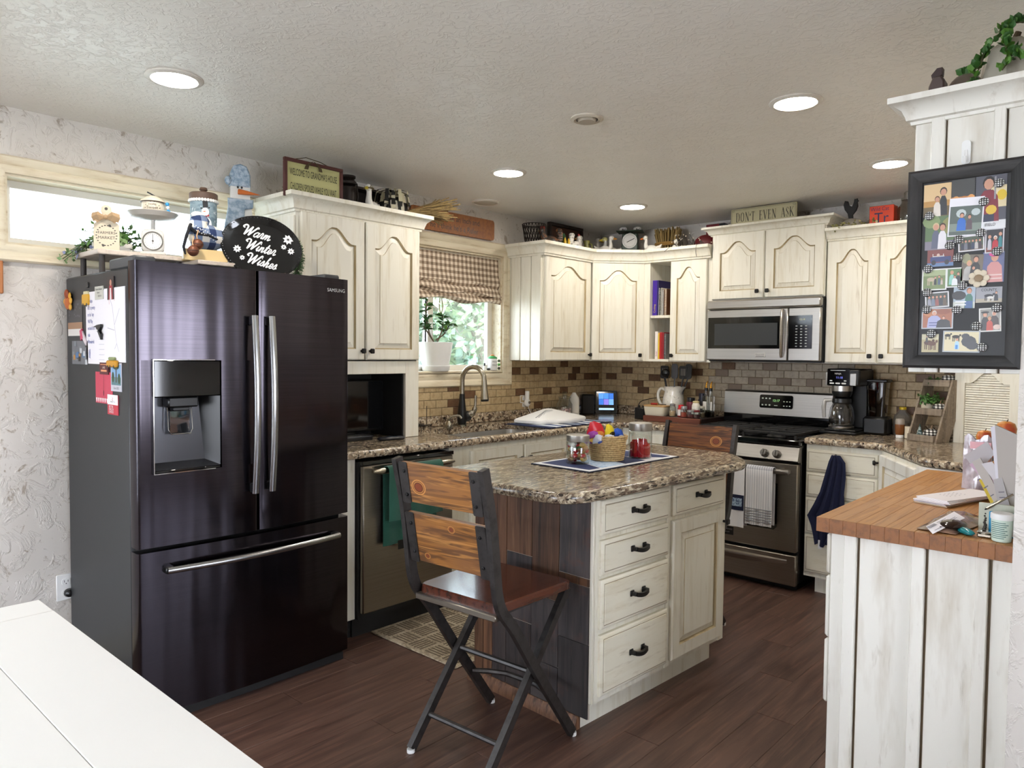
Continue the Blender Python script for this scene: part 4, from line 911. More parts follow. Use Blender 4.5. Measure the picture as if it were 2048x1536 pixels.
part('jar', MB(GLASS).lathe([(.055, 0), (.06, .02), (.06, .10), (.045, .125), (.04, .14), (.046, .145)], 20), t); b = MB(GLASS); b.lathe([(.046, .146), (.046, .156), (.015, .165), (.02, .18), (.014, .195)], 18); part('lid', b, t)
b = MB(flat('e9dfda')); rnd = random.Random(4)
for k in range(46): b.ball((rnd.uniform(-.036, .036), rnd.uniform(-.036, .036), .012+.058*rnd.random()), .010, 6, 4, m=flat(rnd.choice(['e9dfda', 'd9b5b5', 'c9c3bd'])))
part('candies', b, t, kind='stuff')
t = thing('diffuser', 'white bottle-shaped diffuser beside the clear jar', 'diffuser', (.13, -.53, .926))
part('bottle', MB(mat('matt_white', 'dcd9d2', .6)).lathe([(.040, .028), (.041, .045), (.041, .12), (.036, .145), (.02, .168), (.012, .182), (.009, .182)], 22), t); part('base', MB(PLAST).lathe([(.038, 0), (.041, .006), (.041, .026)], 22), t)
def outlet(loc, rz, label, name='wall_outlet'):
    t = thing(name, label, 'outlet', loc, rz)
    part('cover_plate', MB(PLAST).box(-.037, .037, -.006, 0, -.057, .057, .003), t)
    for z in (.024, -.024):
        b = MB(PLAST); b.prism(rrect(-.016, .016, -.014, .014, .008), 0, .003, xz(0, -.006, z)); s = part('socket', b, t)
        b = MB(BLACK); b.box(-.008, -.006, -.0095, -.0088, z-.002, z+.007); b.box(.006, .008, -.0095, -.0088, z-.002, z+.007); b.box(-.002, .002, -.0095, -.0088, z-.010, z-.006); part('slot', b, s, smooth=False)
    return t
outlet((.0125, -.985, 1.052), 90, 'white double wall outlet on the tiles right of the window')
t = thing('plug_in_freshener', 'white plug-in night light in the tiled wall outlet', 'night light', (.021, -.972, 1.045), 90)
b = MB(PLAST); b.ball((.004, -.018, 0), (.028, .02, .03), 14, 8); b.cyl(.016, .02, .085, (.0, -.02), 14, b=.004); part('body', b, t); part('sensor', MB(NICKEL).ball((.006, -.036, .002), (.012, .006, .010)), t)
b = MB(PLAST); b.tube(crom([(.012, -.02, -.025), (.03, -.02, -.06), (.06, -.03, -.10)], 4), .0025, 6); part('cord', b, t)
outlet((.001, -3.957, .372), 90, 'white wall outlet with black plug left of the refrigerator')
t = thing('power_plug', 'round black power plug in the outlet beside the refrigerator', 'plug', (.0105, -3.95, .348), 90)
b = MB(BLACK); b.lathe([(.017, 0), (.019, .006), (.016, .022), (.006, .03)], 14); b.v = [(p[0], -p[2], p[1]) for p in b.v]; part('body', b, t)
# ---- window sill things
t = thing('potted_plant', 'white plastic pot with leafy green ficus on the kitchen window sill', 'potted plant', (-.025, -1.80, 1.282))
part('pot', MB(PLAST).lathe([(.085, .03), (.108, .17), (.110, .185), (.103, .186), (.098, .165)], 26), t); part('saucer', MB(PLAST).lathe([(.082, 0), (.088, .008), (.092, .034), (.084, .036)], 26), t); part('soil', MB(flat('2d221b', .9)).cyl(.098, .15, .168, (0, 0), 20), t)
ST = flat('5b4a37', .8); stems = [[(0, 0, .165), (.0, -.06, .25), (.0, -.085, .36), (.0, -.075, .46)], [(0, .0, .165), (.0, .05, .26), (0, .06, .32), (0, .055, .36)], [(0, .0, .2), (.0, .07, .24), (0, .11, .29), (0, .12, .31)], [(0, -.02, .19), (.02, -.10, .26), (.02, -.13, .29)]]
b = MB(ST)
for s in stems: b.tube(crom([V(p) for p in s], 4), .0045, 6)
part('stem', b, t)
LV = MB(LEAFD); LV.add([(0, 0, 0), (.010, .012, .004), (.012, .026, .006), (0, .044, -.002), (-.012, .026, .006), (-.010, .012, .004), (0, .022, -.002)], [(0, 1, 6), (1, 2, 6), (2, 3, 6), (3, 4, 6), (4, 5, 6), (5, 0, 6)]); LM = LV.mesh('leaf')
LV2 = MB(flat('6fa040', .5)); LV2.v = list(LV.v); LV2.f = list(LV.f); LV2.fm = [LV2.m]*len(LV.f); LM2 = LV2.mesh('leaf')
rnd = random.Random(12)
for si, s in enumerate(stems):
    for k in range((30, 20, 11, 9)[si]):
        u = rnd.uniform(.38, 1.0); q = u*(len(s)-1); i = min(int(q), len(s)-2); p = V(s[i]).lerp(V(s[i+1]), q-i)
        o = part('leaf', LM2 if rnd.random() < .12 else LM, t, loc=p); a = rnd.uniform(0, 6.28); o.rotation_euler = (rnd.uniform(-.3, .9), rnd.uniform(-.4, .4), a); o.scale = [rnd.uniform(1.0, 1.45)]*3
t = thing('tin_canister', 'tiny white canister with green rim and beads on the window sill', 'canister', (.0, -1.297, 1.283))
part('can', MB(PLAST).lathe([(.032, 0), (.033, .004), (.033, .08), (.03, .084)], 20), t); part('rim', MB(flat('3f9a55')).lathe([(.034, .080), (.034, .088), (.02, .096), (.008, .102)], 20), t); part('band', MB(flat('d77b3f')).lathe([(.012, .100), (.014, .104), (.006, .108)], 12), t)
b = MB(flat('4a4f48')); b.text('FRESH', .014, fr((.031, -.012, .055), (.35, 1, 0), (0, 0, 1)), h=.004); b.text('MINT', .016, fr((.031, -.012, .03), (.35, 1, 0), (0, 0, 1)), h=.004); part('printing', b, t)
for k, c in enumerate(('4d5a42', '5aa84c', '4d4a3a')): part('bead', MB(flat(c)).ball((.02, .045, .065-.026*k), .010, 10, 6), t)
t = thing('figurine', 'tiny black and white figurine on the sill beside the canister', 'figurine', (.0, -1.375, 1.283))
b = MB(PLAST); b.lathe([(.012, 0), (.010, .02), (.006, .03)], 10); part('body', b, t); part('hat', MB(BLACK).cyl(.006, .03, .05, (0, 0), 8), t); part('foot', MB(BLACK).ball((.01, .03, .008), (.008, .018, .008)), t)
# ---- roman blind (gathered)
def blind():
    Y0, Y1 = WK[0]+.006, WK[1]-.006; n = 25; rows = [(.0, 2.07), (.004, 2.0), (.008, 1.94), (.018, 1.875), (.004, 1.86), (.022, 1.845), (.036, 1.81), (.012, 1.80), (.030, 1.79), (.040, 1.765), (.020, 1.752)]
    g = []
    for i, (x, z) in enumerate(rows):
        g.append([(x-.035+.006*sin(j*.9+i*1.7)*(i > 2), Y0+(Y1-Y0)*j/(n-1), z+.012*sin(j*.5+i)*(i > 3)-.012*(j/(n-1))*(i > 3)) for j in range(n)])
    t = thing('roman_blind', 'brown gingham roman blind half raised in the kitchen window', 'blind'); part('fabric', MB(GINGH).sheet(g, .004), t)
    part('head_rail', MB(CREAM).box(-.06, -.03, Y0, Y1, 2.045, 2.06), t)
    b = MB(STRAW); b.tube(crom([(-.05, -1.74, 1.78), (-.05, -1.75, 1.70), (-.05, -1.735, 1.66), (-.05, -1.72, 1.70), (-.05, -1.735, 1.78)], 4), .003, 6); part('pull_cord', b, t)
blind()
b = MB(mat('honey_plank', 'a0622c', .45, layers=[((4, 50, 40), 3, .4, .65, '7a4620', .7)])); b.prism(rrect(0, .74, 0, .135, .02), 0, .018, yz(0, 0, 0))
t = thing('wall_sign', 'honey wooden plaque with black lettering above the kitchen window', 'sign', (.002, -2.05, 2.172)); part('board', b, t)
for tx, z in (('Give a man an inch and', .080), ("he'll think he's a Ruler", .022)): part('lettering', MB(BLACK).text(tx, .052, yz(.0185, .37, z), sx=.92), t)
t = thing('hanging_board', 'orange-brown wooden board on the wall at the left photo edge', 'board', (.002, -4.30, 1.62)); part('board', MB(mat('honey_plank_b', 'b5703a', .45)).box(0, .018, 0, .132, 0, .15, .004), t); part('hanger_screw', MB(NICKEL).ball((.02, .066, .13), .004, 8, 5), t)
# ================================================================ ON AND AROUND THE REFRIGERATOR
def spray(b, base, n, L, rnd, lf, m2=None, up=1.0, dirs=None, droop=.35):
    for k in range(n):
        a = rnd.uniform(0, 6.28) if dirs is None else rnd.uniform(*dirs); e = rnd.uniform(.2, 1.1)*up; d = V((cos(a)*cos(e), sin(a)*cos(e), sin(e))); l = L*rnd.uniform(.6, 1)
        P = [V(base)+d*l*u+V((0, 0, -droop*l*u*u)) for u in (0, .33, .66, 1)]; b.tube(P, .0012, 4, m=flat('4c5a35'))
        for u in range(2, 10):
            q = u/9*3; i = min(int(q), 2); p = P[i].lerp(P[i+1], q-i); t = V((rnd.gauss(0, 1), rnd.gauss(0, 1), rnd.gauss(0, .7))).normalized(); s = t.cross(d).normalized()
            w = lf*rnd.uniform(.7, 1.2); mm = m2 if (m2 and rnd.random() < .4) else None
            b.add([p, p+t*w*.45+s*w*.3, p+t*w, p+t*w*.45-s*w*.3], [(0, 1, 2, 3)], mm)
t = thing('shelf_riser', 'whitewashed wooden shelf riser on dark legs on top of the refrigerator', 'shelf', (.25, -3.76, 1.70))
b = MB(WOODL); b.box(-.17, .12, -.175, .175, .078, .098, .003); part('board', b, t)
for x in (-.12, .09):
    for y in (-.15, .15): part('leg', MB(flat('3a3431')).cyl(.011, 0, .078, (x, y), 10), t)
t = thing('shelf_riser', 'lower whitewashed plank riser under the yellow block', 'shelf', (.42, -3.50, 1.70))
b = MB(WOODL); b.box(-.10, .08, -.095, .10, .06, .078, .003); part('board', b, t)
for y in (-.07, .08): part('leg', MB(flat('3a2a24')).box(-.06, .06, y-.012, y+.012, 0, .06, .002), t)
Zr = 1.798
t = thing('tag_sign', 'cream FARMERS MARKET tag board with burlap bow', 'sign', (.32, -3.885, Zr), 62)
b = MB(flat('cfc3ab', .6)); b.prism([(-.046, 0), (.046, 0), (.046, .105), (.022, .125), (.014, .14), (.020, .155), (.018, .172), (.008, .182), (-.008, .182), (-.018, .172), (-.020, .155), (-.014, .14), (-.022, .125), (-.046, .105)], -.008, .0, xz()); part('board', b, t)
b = MB(flat('4a4744')); F = xz(0, -.0006, 0); b.text('FARMERS', .0155, xz(0, -.0006, .066)); b.text('MARKET', .0165, xz(0, -.0006, .046))
for k in range(22):
    a = k*2*pi/22
    if 1.0 < a % pi < 2.1 or True: b.ell(.0365*cos(a), .060+.040*sin(a), .0035, .0022, F, 1e-4*(k % 3), n=6)
b.ell(.012, .1, .005, .005, F, 2e-4); b.ell(-.012, .02, .005, .005, F, 2e-4); b.ell(0, .167, .006, .006, F); part('printing', b, t)
b = MB(flat('ae9270', .9)); F = xz(0, -.004, .133)
for s in (-1, 1): b.sheet([[(s*.002, -.006, .135), (s*.025, -.022, .152), (s*.05, -.012, .146)], [(s*.002, -.012, .132), (s*.028, -.03, .138), (s*.052, -.014, .128)], [(s*.002, -.006, .128), (s*.02, -.018, .118), (s*.045, -.01, .112)]], .002); b.sheet([[(s*.004, -.01, .13), (s*.03, -.014, .108)], [(s*.010, -.012, .135), (s*.042, -.016, .116)]], .002)
b.ball((0, -.012, .132), (.008, .007, .010), 8, 6); part('burlap_bow', b, t)
t = thing('plant_crate', 'small white slatted crate of eucalyptus greenery behind the tag board', 'planter', (.155, -3.80, Zr), 62)
for z in (.005, .03): 
    part('slat', MB(flat('e0dcd4')).box(-.075, .075, -.045, -.038, z, z+.02, .002), t); part('slat', MB(flat('e0dcd4')).box(.068, .075, -.038, .04, z, z+.02, .002), t)
part('base', MB(flat('d8d3ca')).box(-.07, .068, -.038, .04, 0, .05), t)
b = MB(LEAFS); rnd = random.Random(8); spray(b, (0, 0, .05), 50, .17, rnd, .03, LEAF, .95, None, .3); spray(b, (-.03, 0, .05), 14, .17, rnd, .026, flat('8a91b8'), .3, (2.6, 3.8), .6); part('greenery', b, t, kind='stuff', smooth=False)
t = thing('kitchen_scale', 'antique white kitchen scale with round dial on the riser', 'scale', (.30, -3.695, Zr), 66)
OW = flat('d6d3cc', .45)
b = MB(OW); b.box(-.050, .050, -.045, .045, 0, .014, .004); b.prism(rrect(-.044, .044, .014, .108, .022), -.035, .035, xz(), b=.006); part('case', b, t)
D = xz(0, -.0355, .058); b = MB(flat('efece4')); b.ell(0, 0, .036, .036, D, .0, n=28); d = part('dial', b, t)
b = MB(flat('8f8c86', .3, .5)); b.lathe([(.036, 0), (.040, .003), (.038, .006), (.035, .004)], 28, ring=True); b.v = [tuple(D @ V(p)) for p in b.v]; part('bezel', b, d)
b = MB(flat('45413c')); b.stroke([(0, -.012), (0, .028)], .002, D, .001); b.ell(0, 0, .004, .004, D, .0012)
for k in range(24): a = k*pi/12; b.stroke([(.026*cos(a), .026*sin(a)), (.031*cos(a), .031*sin(a))], .001, D, .0008)
part('pointer', b, d)
b = MB(OW); b.cyl(.009, .11, .152, (0, 0), 12); part('stem', b, t); part('platter', MB(flat('b9b4ac', .4)).lathe([(.03, .150), (.085, .160), (.100, .178), (.097, .180), (.08, .168), (.02, .160)], 30), t)
t = thing('sugar_pot', 'cream HOME SWEET HOME lidded pot on the white scale', 'pot', (.30, -3.695, Zr+.166), 66)
part('pot', MB(mat('speckled_cream', 'd9cfbb', .5, layers=[((60, 60, 60), 3, .55, .7, 'a99a80', .7)])).lathe([(.040, 0), (.043, .01), (.043, .056), (.041, .06)], 24), t)
part('lid', MB(flat('d9cfbb')).lathe([(.049, .058), (.046, .066), (.022, .082), (.006, .088)], 24), t); part('lid_rim', MB(flat('4a3c33')).lathe([(.048, .056), (.0495, .058), (.048, .060)], 24), t)
b = MB(BLACK); b.tube(crom([(-.02, 0, .10), (0, -.01, .088), (.02, -.012, .075), (.035, -.02, .066)], 4), .003, 6); part('ribbon', b, t)
b = MB(flat('4d473f')); b.text('HOME', .011, xz(.0, -.0436, .040)); b.text('Sweet', .018, xz(0, -.0440, .025)); b.text('HOME', .011, xz(0, -.0436, .012))
for k in range(14): a = 2*pi*k/14; b.ell(.027*cos(a), .03+.026*sin(a), .003, .0018, xz(), .0405-.02*abs(cos(a))*.5+.004, n=6)
part('printing', b, t)
for k, c in enumerate(('2f8fc8', 'd9d9d9', '2f8fc8', 'c9d6de')): part('bead', MB(flat(c, .3)).ball((.056+.002*k, -.02, .052-.015*k), .0082, 10, 7), t)
t = thing('canister', 'snowman-printed fabric canister with brown wooden lid', 'canister', (.29, -3.46, 1.76), 66)
t.location = (.27, -3.462, 1.70)
FAB = mat('snowy_woodland_cloth', '8ea3ad', .85, layers=[((18, 18, 60), 3, .5, .65, '5f7684', .8), ((60, 60, 60), 2, .6, .7, 'dfe6ea', .9)])
part('drum', MB(FAB).lathe([(.055, 0), (.056, .01), (.056, .375)], 28), t); part('lid', MB(flat('5d473a')).lathe([(.059, .372), (.060, .378), (.060, .398), (.055, .402), (.012, .402), (.010, .41), (.018, .418), (.014, .428)], 28), t)
b = MB(flat('ecebe8', .8))
for k in range(30): a = 2*pi*k/30; b.ball((.058*cos(a), .058*sin(a), .366), (.007, .007, .008), 6, 4)
part('lace_trim', b, t, kind='stuff')
b = MB(flat('eef0f2'))
def curved(pts, r, z0, m, h): b.add([(r*sin(x/r), -(r*cos(x/r))-h, z0+y) for x, y in pts], [list(range(len(pts)))], m)
def cel(cx, cy, rx, ry, m, h): curved([(cx+rx*cos(2*pi*k/12), cy+ry*sin(2*pi*k/12)) for k in range(12)], .057, .258, m, h)
cel(.012, .0, .022, .032, None, .0004); cel(.006, .055, .016, .018, None, .0006)
curved([(-.014, .066), (.026, .072), (.026, .077), (-.014, .071)], .057, .258, BLACK, .001); curved([(-.004, .072), (.018, .075), (.015, .108), (-.006, .104)], .057, .258, BLACK, .0008)
curved([(-.010, .036), (.022, .036), (.022, .044), (-.010, .044)], .057, .258, flat('b32a2a'), .001); curved([(-.012, .0), (-.003, .0), (-.001, .038), (-.010, .038)], .057, .258, flat('4a7a3a'), .0012); curved([(.012, .005), (.02, .0), (.012, .038), (.004, .038)], .057, .258, flat('8a2a30'), .0013)
curved([(.006, .054), (.006, .059), (-.008, .055)], .057, .258, flat('d9762a'), .0014); part('snowman_print', b, t)
t = thing('wood_block', 'pale yellow wooden block under the plaid stuffed bird', 'block', (.42, -3.53, 1.779), 75); t.location = (.425, -3.53, 1.779)
part('block', MB(flat('d8bd88', .6)).box(-.088, .088, -.03, .03, 0, .05, .003), t); part('end_sticker', MB(flat('e9e7e2')).box(-.089, -.088, -.015, .015, .008, .045), t, smooth=False)
t = thing('stuffed_bird', 'navy buffalo check stuffed hen with dotted scarf on the block', 'stuffed toy', (.425, -3.53, 1.829), 0)
b = MB(PLAID); b.ball((0, .012, .055), (.050, .085, .055), 18, 12); b.tube([(0, -.03, .07), (0, -.03, .115), (0, -.022, .13)], [.045, .038, .022], 12); b.ball((0, -.022, .12), (.034, .040, .030), 14, 8); part('body', b, t)
DOT = mat('dotted_navy', '15161d', .9); b = MB(DOT); b.tube([(.03, -.075, .085), (.045, -.05, .06), (.052, -.01, .058), (.05, .03, .045)], [.011, .013, .012, .008], 8, flat=(.5, 1)); b.tube([(.02, -.07, .10), (.03, -.092, .05), (.03, -.105, .0), (.035, -.10, -.03)], [.010, .011, .010, .005], 8, flat=(.6, 1)); s = part('scarf', b, t)
b = MB(flat('e8e8e8')); rnd = random.Random(1)
for k in range(26): u = k/26; b.ball((.061-.006*u, -.07+.095*u, .083-.04*u+.010*sin(k*2.2)), .0024, 6, 4)
part('dot', b, s, kind='stuff')
b = MB(flat('e8e6e0')); b.ball((0, -.03, .145), (.02, .03, .016), 10, 6); part('comb', b, t)
for k, (y, z) in enumerate(((-.055, .0), (-.078, -.03))):
    t = thing('jingle_bell', ('rusty jingle bell resting against the plaid bird', 'lower rusty jingle bell in front of the yellow block')[k], 'bell', (.485+.01*k, -3.535+y, 1.842+z)); part('bell', MB(flat('6f4330', .5, .4)).ball((0, 0, 0), .023, 16, 10), t)
    part('seam', MB(flat('3c241a')).lathe([(.0232, -.0015), (.0238, 0), (.0232, .0015)], 18), t)
    part('hanging_loop', MB(flat('c9a37a')).tube([(0, 0, .02), (.0, -.003, .035), (.0, .004, .06)], .0025, 6), t)
t = thing('snowman_figure', 'tall wooden snowman with blue knitted hat, scarf and carrot nose', 'figurine', (.10, -3.20, 1.70), 72)
b = MB(flat('dcdcd8', .7)); b.prism([(-.085, 0), (.085, 0), (.075, .25), (.055, .38), (.045, .45), (.045, .52), (-.045, .52), (-.045, .45), (-.055, .38), (-.075, .25)], -.012, .012, xz()); part('body', b, t)
KN = mat('blue_grey_felt', '8298ad', .95, layers=[((50, 50, 50), 4, .4, .62, 'b9c6d2', .9)], bump=((120, 120, 120), 2, .6, .004))
b = MB(KN); b.prism([(-.05, .50), (.048, .50), (.047, .56), (.03, .60), (0, .61), (-.03, .60), (-.047, .56)], -.02, .02, xz(), b=.006); b.ball((-.055, -.01, .525), (.018, .018, .022), 8, 6); part('hat', b, t)
b = MB(KN); b.prism([(-.06, .44), (.06, .44), (.058, .40), (.02, .39), (.0, .12), (-.08, .12), (-.075, .30), (-.058, .40)], .012, .024, xz(), b=.004); part('scarf', b, t)
b = MB(flat('c96a2a')); b.tube([(-.01, -.015, .475), (.03, -.03, .47), (.085, -.05, .462)], [.014, .010, .001], 8); part('nose', b, t); b = MB(BLACK)
for x in (-.012, .006): b.ball((x, -.014, .497), (.005, .003, .007), 8, 6)
part('eyes', b, t)
# ---- oval charger plate with script
t = thing('display_plate', 'oval black plate reading Warm Winter Wishes on the refrigerator', 'plate', (.54, -3.33, 1.706), 61)
PF = fr((0, 0, .148), (1, 0, 0), (0, .13, 1)) @ Mx.Rotation(rad(-14), 4, 'Z')
b = MB(BLACKG)
def el(rx, ry, z, n=44): return [tuple(PF @ V((rx*cos(2*pi*k/n), ry*sin(2*pi*k/n), z))) for k in range(n)]
b.loft([el(.08, .06, -.014), el(.165, .13, -.004), el(.172, .137, .004), el(.170, .135, .007), el(.148, .112, .001), el(.135, .10, -.003), el(.02, .02, -.003)]); part('plate', b, t)
b = MB(flat('5a5a5c', .25, .6))
for k in range(74): a = 2*pi*k/74; p = PF @ V((.163*cos(a), .128*sin(a), .0068)); b.ball(p, .0024, 6, 4)
part('beaded_rim', b, t, kind='stuff')
G = {'W': (1.75, [[(-.45, 1.35), (-.75, 1.55), (-.45, 1.95), (0, 1.75), (.12, 1), (.2, 0)], [(.2, 0), (.6, 1.1), (.85, 1.85)], [(.85, 1.85), (.88, 1.0), (.95, 0)], [(.95, 0), (1.4, 1.1), (1.75, 1.9), (1.95, 1.75)]]),
     'a': (1.02, [[(.8, .8), (.5, 1), (.15, .65), (.15, .15), (.45, .0), (.75, .45), (.85, 1)], [(.85, 1), (.76, .3), (.9, .02), (1.12, .3)]]), 'r': (.78, [[(.05, .2), (.3, 1.1), (.55, .88), (.48, .3), (.6, .02), (.86, .3)]]),
     'm': (1.36, [[(.05, .2), (.2, 1), (.12, 0)], [(.14, .1), (.38, .88), (.55, .95), (.58, .6), (.52, 0)], [(.54, .1), (.78, .88), (.97, .95), (1.0, .6), (.98, .1), (1.1, 0), (1.4, .3)]]), 'n': (.98, [[(.05, .2), (.2, 1), (.12, 0)], [(.14, .1), (.4, .88), (.6, .95), (.62, .6), (.6, .1), (.72, 0), (1.0, .3)]]),
     'i': (.5, [[(.02, .25), (.22, 1), (.16, .2), (.28, 0), (.52, .28)], [(.27, 1.45), (.29, 1.5)]]), 't': (.6, [[(.02, .25), (.32, 1.75), (.2, .3), (.34, 0), (.62, .28)], [(0, 1.12), (.58, 1.18)]]),
     'e': (.72, [[(0, .25), (.5, .55), (.48, .95), (.22, .95), (.1, .4), (.32, 0), (.74, .3)]]), 's': (.7, [[(0, .2), (.36, 1.1), (.5, .55), (.42, .08), (.12, .1)], [(.42, .1), (.72, .3)]]),
     'h': (.95, [[(.02, .25), (.42, 1.8), (.28, 1.85), (.14, 0)], [(.16, .15), (.4, .88), (.58, .95), (.6, .6), (.56, .1), (.68, 0), (.96, .3)]])}
b = MB(flat('eef0f0', .6))
def script(word, x, y, s, F, wd):
    for c in word:
        adv, st = G[c]
        for q in st:
            P = [V((x+(p.x+.34*p.y)*s, y+p.y*s)) for p in crom([V(p) for p in q], 5)]; b.stroke(P, wd*(1.35 if c == 'W' else 1), F, .0)
        x += adv*s
SF = PF @ Mx.Translation((0, 0, .0012)) @ Mx.Rotation(rad(0), 4, 'Z')
script('Warm', -.088, .036, .0225, SF, .0048); script('Winter', -.062, -.022, .0225, SF, .0048); script('Wishes', -.042, -.082, .0225, SF, .0048)
def flake(cx, cy, r):
    for k in range(8):
        a = k*pi/4; p = V((cx, cy)); d = V((cos(a), sin(a))); n = V((-d.y, d.x))*r*.24; b.poly([p+d*r*.12, p+d*r*.55+n, p+d*r, p+d*r*.55-n], SF, .0001*k)
for f in ((.098, .066, .024), (.088, .028, .013), (.122, .018, .016), (-.095, -.036, .018), (-.066, -.068, .012)): flake(*f)
part('lettering', b, t)
b = MB(BLACK); b.tube([(-.05, -.03, 0), (-.05, .05, .0), (-.05, .045, .12)], .003, 6); b.tube([(.05, -.03, 0), (.05, .05, .0), (.05, .045, .12)], .003, 6); b.tube([(-.05, -.03, .0), (-.05, -.03, .02)], .003, 6); b.tube([(.05, -.03, .0), (.05, -.03, .02)], .003, 6); part('easel', b, t)
t = thing('wreath', 'dark green pine garland tucked behind the black plate', 'wreath', (.42, -3.16, 1.72), 61)
t.location = (.44, -3.165, 1.72); b = MB(LEAFD); rnd = random.Random(3)
for k in range(60):
    a = -.9+2.6*k/60; c = V((.01+.06*cos(a), .0, .11+.10*sin(a)))
    for q in range(7): d = V((rnd.gauss(.25, 1), rnd.gauss(0, .5), rnd.gauss(0, 1))).normalized()*.028; b.tube([c, c+d], .0012, 3)
part('needles', b, t, kind='stuff'); part('hoop', MB(flat('3a2d20')).tube([(.01+.06*cos(-.9+2.6*k/12), 0, .11+.10*sin(-.9+2.6*k/12)) for k in range(13)], .004, 6), t)
def pumpkin(label, loc, r, m, h=.8, stem='7a6248', grp=None):
    t = thing('pumpkin', label, 'pumpkin', loc, 20, grp)
    part('rind', MB(m).lathe([(r*.25, 0), (r*.7, r*.06), (r, h*r*.6), (r*.8, h*r*1.15), (r*.3, h*r*1.3), (r*.1, h*r*1.22)], 40, rib=8, ribd=.06), t)
    part('stem', MB(flat(stem)).tube([(0, 0, h*r*1.2), (r*.05, 0, h*r*1.5), (r*.15, 0, h*r*1.7)], [r*.14, r*.1, r*.11], 8), t)
pumpkin('tiny orange pumpkin below the black plate on the refrigerator edge', (.66, -3.29, 1.701), .026, flat('d9682a', .5))
# ---- papers and magnets on the refrigerator side (they face -y)
YS = -3.9455
def card(name, label, cat, x0, x1, z0, z1, m, d=.0012, grp=None, yaw=0):
    t = thing(name, label, cat, ((x0+x1)/2, YS, (z0+z1)/2), 0, grp); w_, h_ = (x1-x0)/2, (z1-z0)/2
    part('sheet', MB(m).box(-w_, w_, -d, -.0002, -h_, h_), t, smooth=False); t['hw'] = w_; return t, w_, h_, xz(0, -d-.0003, 0)
t, a, c, F = card('letter', 'white handwritten letter in blue ink on the refrigerator side', 'letter', .265, .475, 1.342, 1.628, PAPER)
b = MB(flat('3b4a9a', .7)); rnd = random.Random(6)
for i, wd in enumerate(('Grandpa', 'Isn\'t it pretty', 'or do I say', 'Will Play', 'excited for a', 'ride', 'Wonderful')): part('handwriting', MB(b.m).text(wd, .021, xz(-.085, -.0016, .10-.027*i), align='l', sx=.75), t)
for i in range(10): b.stroke([(-.08+.004*rnd.random(), -.09-.003*i), (-.06, -.085-.004*i), (-.065, -.10-.002*i)], .0016, F)
part('scribble', b, t, kind='stuff')
t, a, c, F = card('drawing', 'large white sheet with a faint pencil tree drawing', 'drawing', .47, .675, 1.352, 1.632, PAPER, .0028)
b = MB(flat('b9b4c2', .8))
for q in ([(-.02, .07), (.0, .0), (.02, -.07), (.04, -.1)], [(.0, .0), (.05, .06)], [(0, -.02), (-.07, -.01)], [(-.02, .07), (-.05, .11)], [(.02, -.07), (.0, -.09)]): b.stroke(q, .0025, F)
b.stroke([(0, .09), (.01, .13)], .003, F, m=flat('d9a5a5')); b.stroke([(-.05, .08), (-.055, .12)], .003, F, m=flat('d9a5a5')); part('pencil_lines', b, t)
t, a, c, F = card('notepad_slip', 'narrow lined paper strip hanging under a black clip', 'paper', .405, .468, 1.352, 1.455, PAPER, .0022)
b = MB(flat('b7b7c4'))
for k in range(5): b.rect(-.028, .028, -.045+.02*k, -.0435+.02*k, F)
part('lines', b, t)
t, a, c, F = card('photo_card', 'dark photo card with tan and white border strips', 'photo', .05, .222, 1.455, 1.602, flat('3a3a3d', .4))
b = MB(flat('a07d62')); b.rect(-a, a, -.045, -.018, F); b.rect(-a, a, -c, -.045, F, m=flat('d9d6d2')); rnd = random.Random(5)
for k in range(14): x, y = rnd.uniform(-.07, .07), rnd.uniform(.0, .06); b.ell(x, y, .006, .004, F, 1e-4*k, m=flat('6a6a70'))
part('picture', b, t)
t, a, c, F = card('photo_card', 'colourful landscape postcard with blue tents', 'photo', .095, .282, 1.338, 1.434, flat('6d7076', .4))
b = MB(flat('4d5a45'))
for k in range(18): x, y = rnd.uniform(-.08, .08), rnd.uniform(-.04, .04); b.rect(x-.012, x+.012, y-.01, y+.01, F, 1e-4*k, m=flat(rnd.choice(['4d5a45', '8a8f95', '3f3b36', 'b9894a', '5b7ea8', 'c9ccd0'])))
part('picture', b, t)
t, a, c, F = card('greeting_card', 'pink-red card with white scalloped edge and black feather', 'card', .363, .540, 1.19, 1.312, flat('c8475c', .6))
b = MB(flat('f0e6e6'))
for k in range(8): b.poly([(-a+.004+.022*k, -c+.020), (-a+.02+.022*k, -c+.020), (-a+.015+.022*k, -c+.004), (-a+.009+.022*k, -c+.004)], F)
b.stroke([(.0, .05), (-.004, 0), (-.002, -.03)], .002, F, m=flat('5a2a33')); b.ell(-.002, -.02, .004, .012, F, 2e-4, m=flat('4a1f28')); part('decoration', b, t)
t, a, c, F = card('photo_card', 'tall beach snapshot with palm tree and white lower border', 'photo', .527, .633, 1.242, 1.349, flat('c9c8d2', .4), .002)
b = MB(flat('7fa8cf')); b.rect(-a+.006, a-.006, -.02, c-.006, F); b.rect(-a+.006, a-.006, -.03, .0, F, 1e-4, flat('5d7f86')); b.rect(-.004, .006, -.02, .045, F, 2e-4, flat('4a3d30')); b.ell(.0, .04, .03, .012, F, 3e-4, flat('35462e')); b.ell(-.03, .0, .012, .02, F, 3e-4, flat('3d4f35')); b.ell(.03, -.005, .012, .02, F, 3e-4, flat('3d4f35')); b.text('Cabo 2022', .012, xz(0, -.0026, -.045), m=flat('55525c')); part('picture', b, t)
t, a, c, F = card('appointment_card', 'red and white appointment card, lowest on the refrigerator side', 'card', .493, .597, 1.152, 1.228, flat('c23a48', .6), .003)
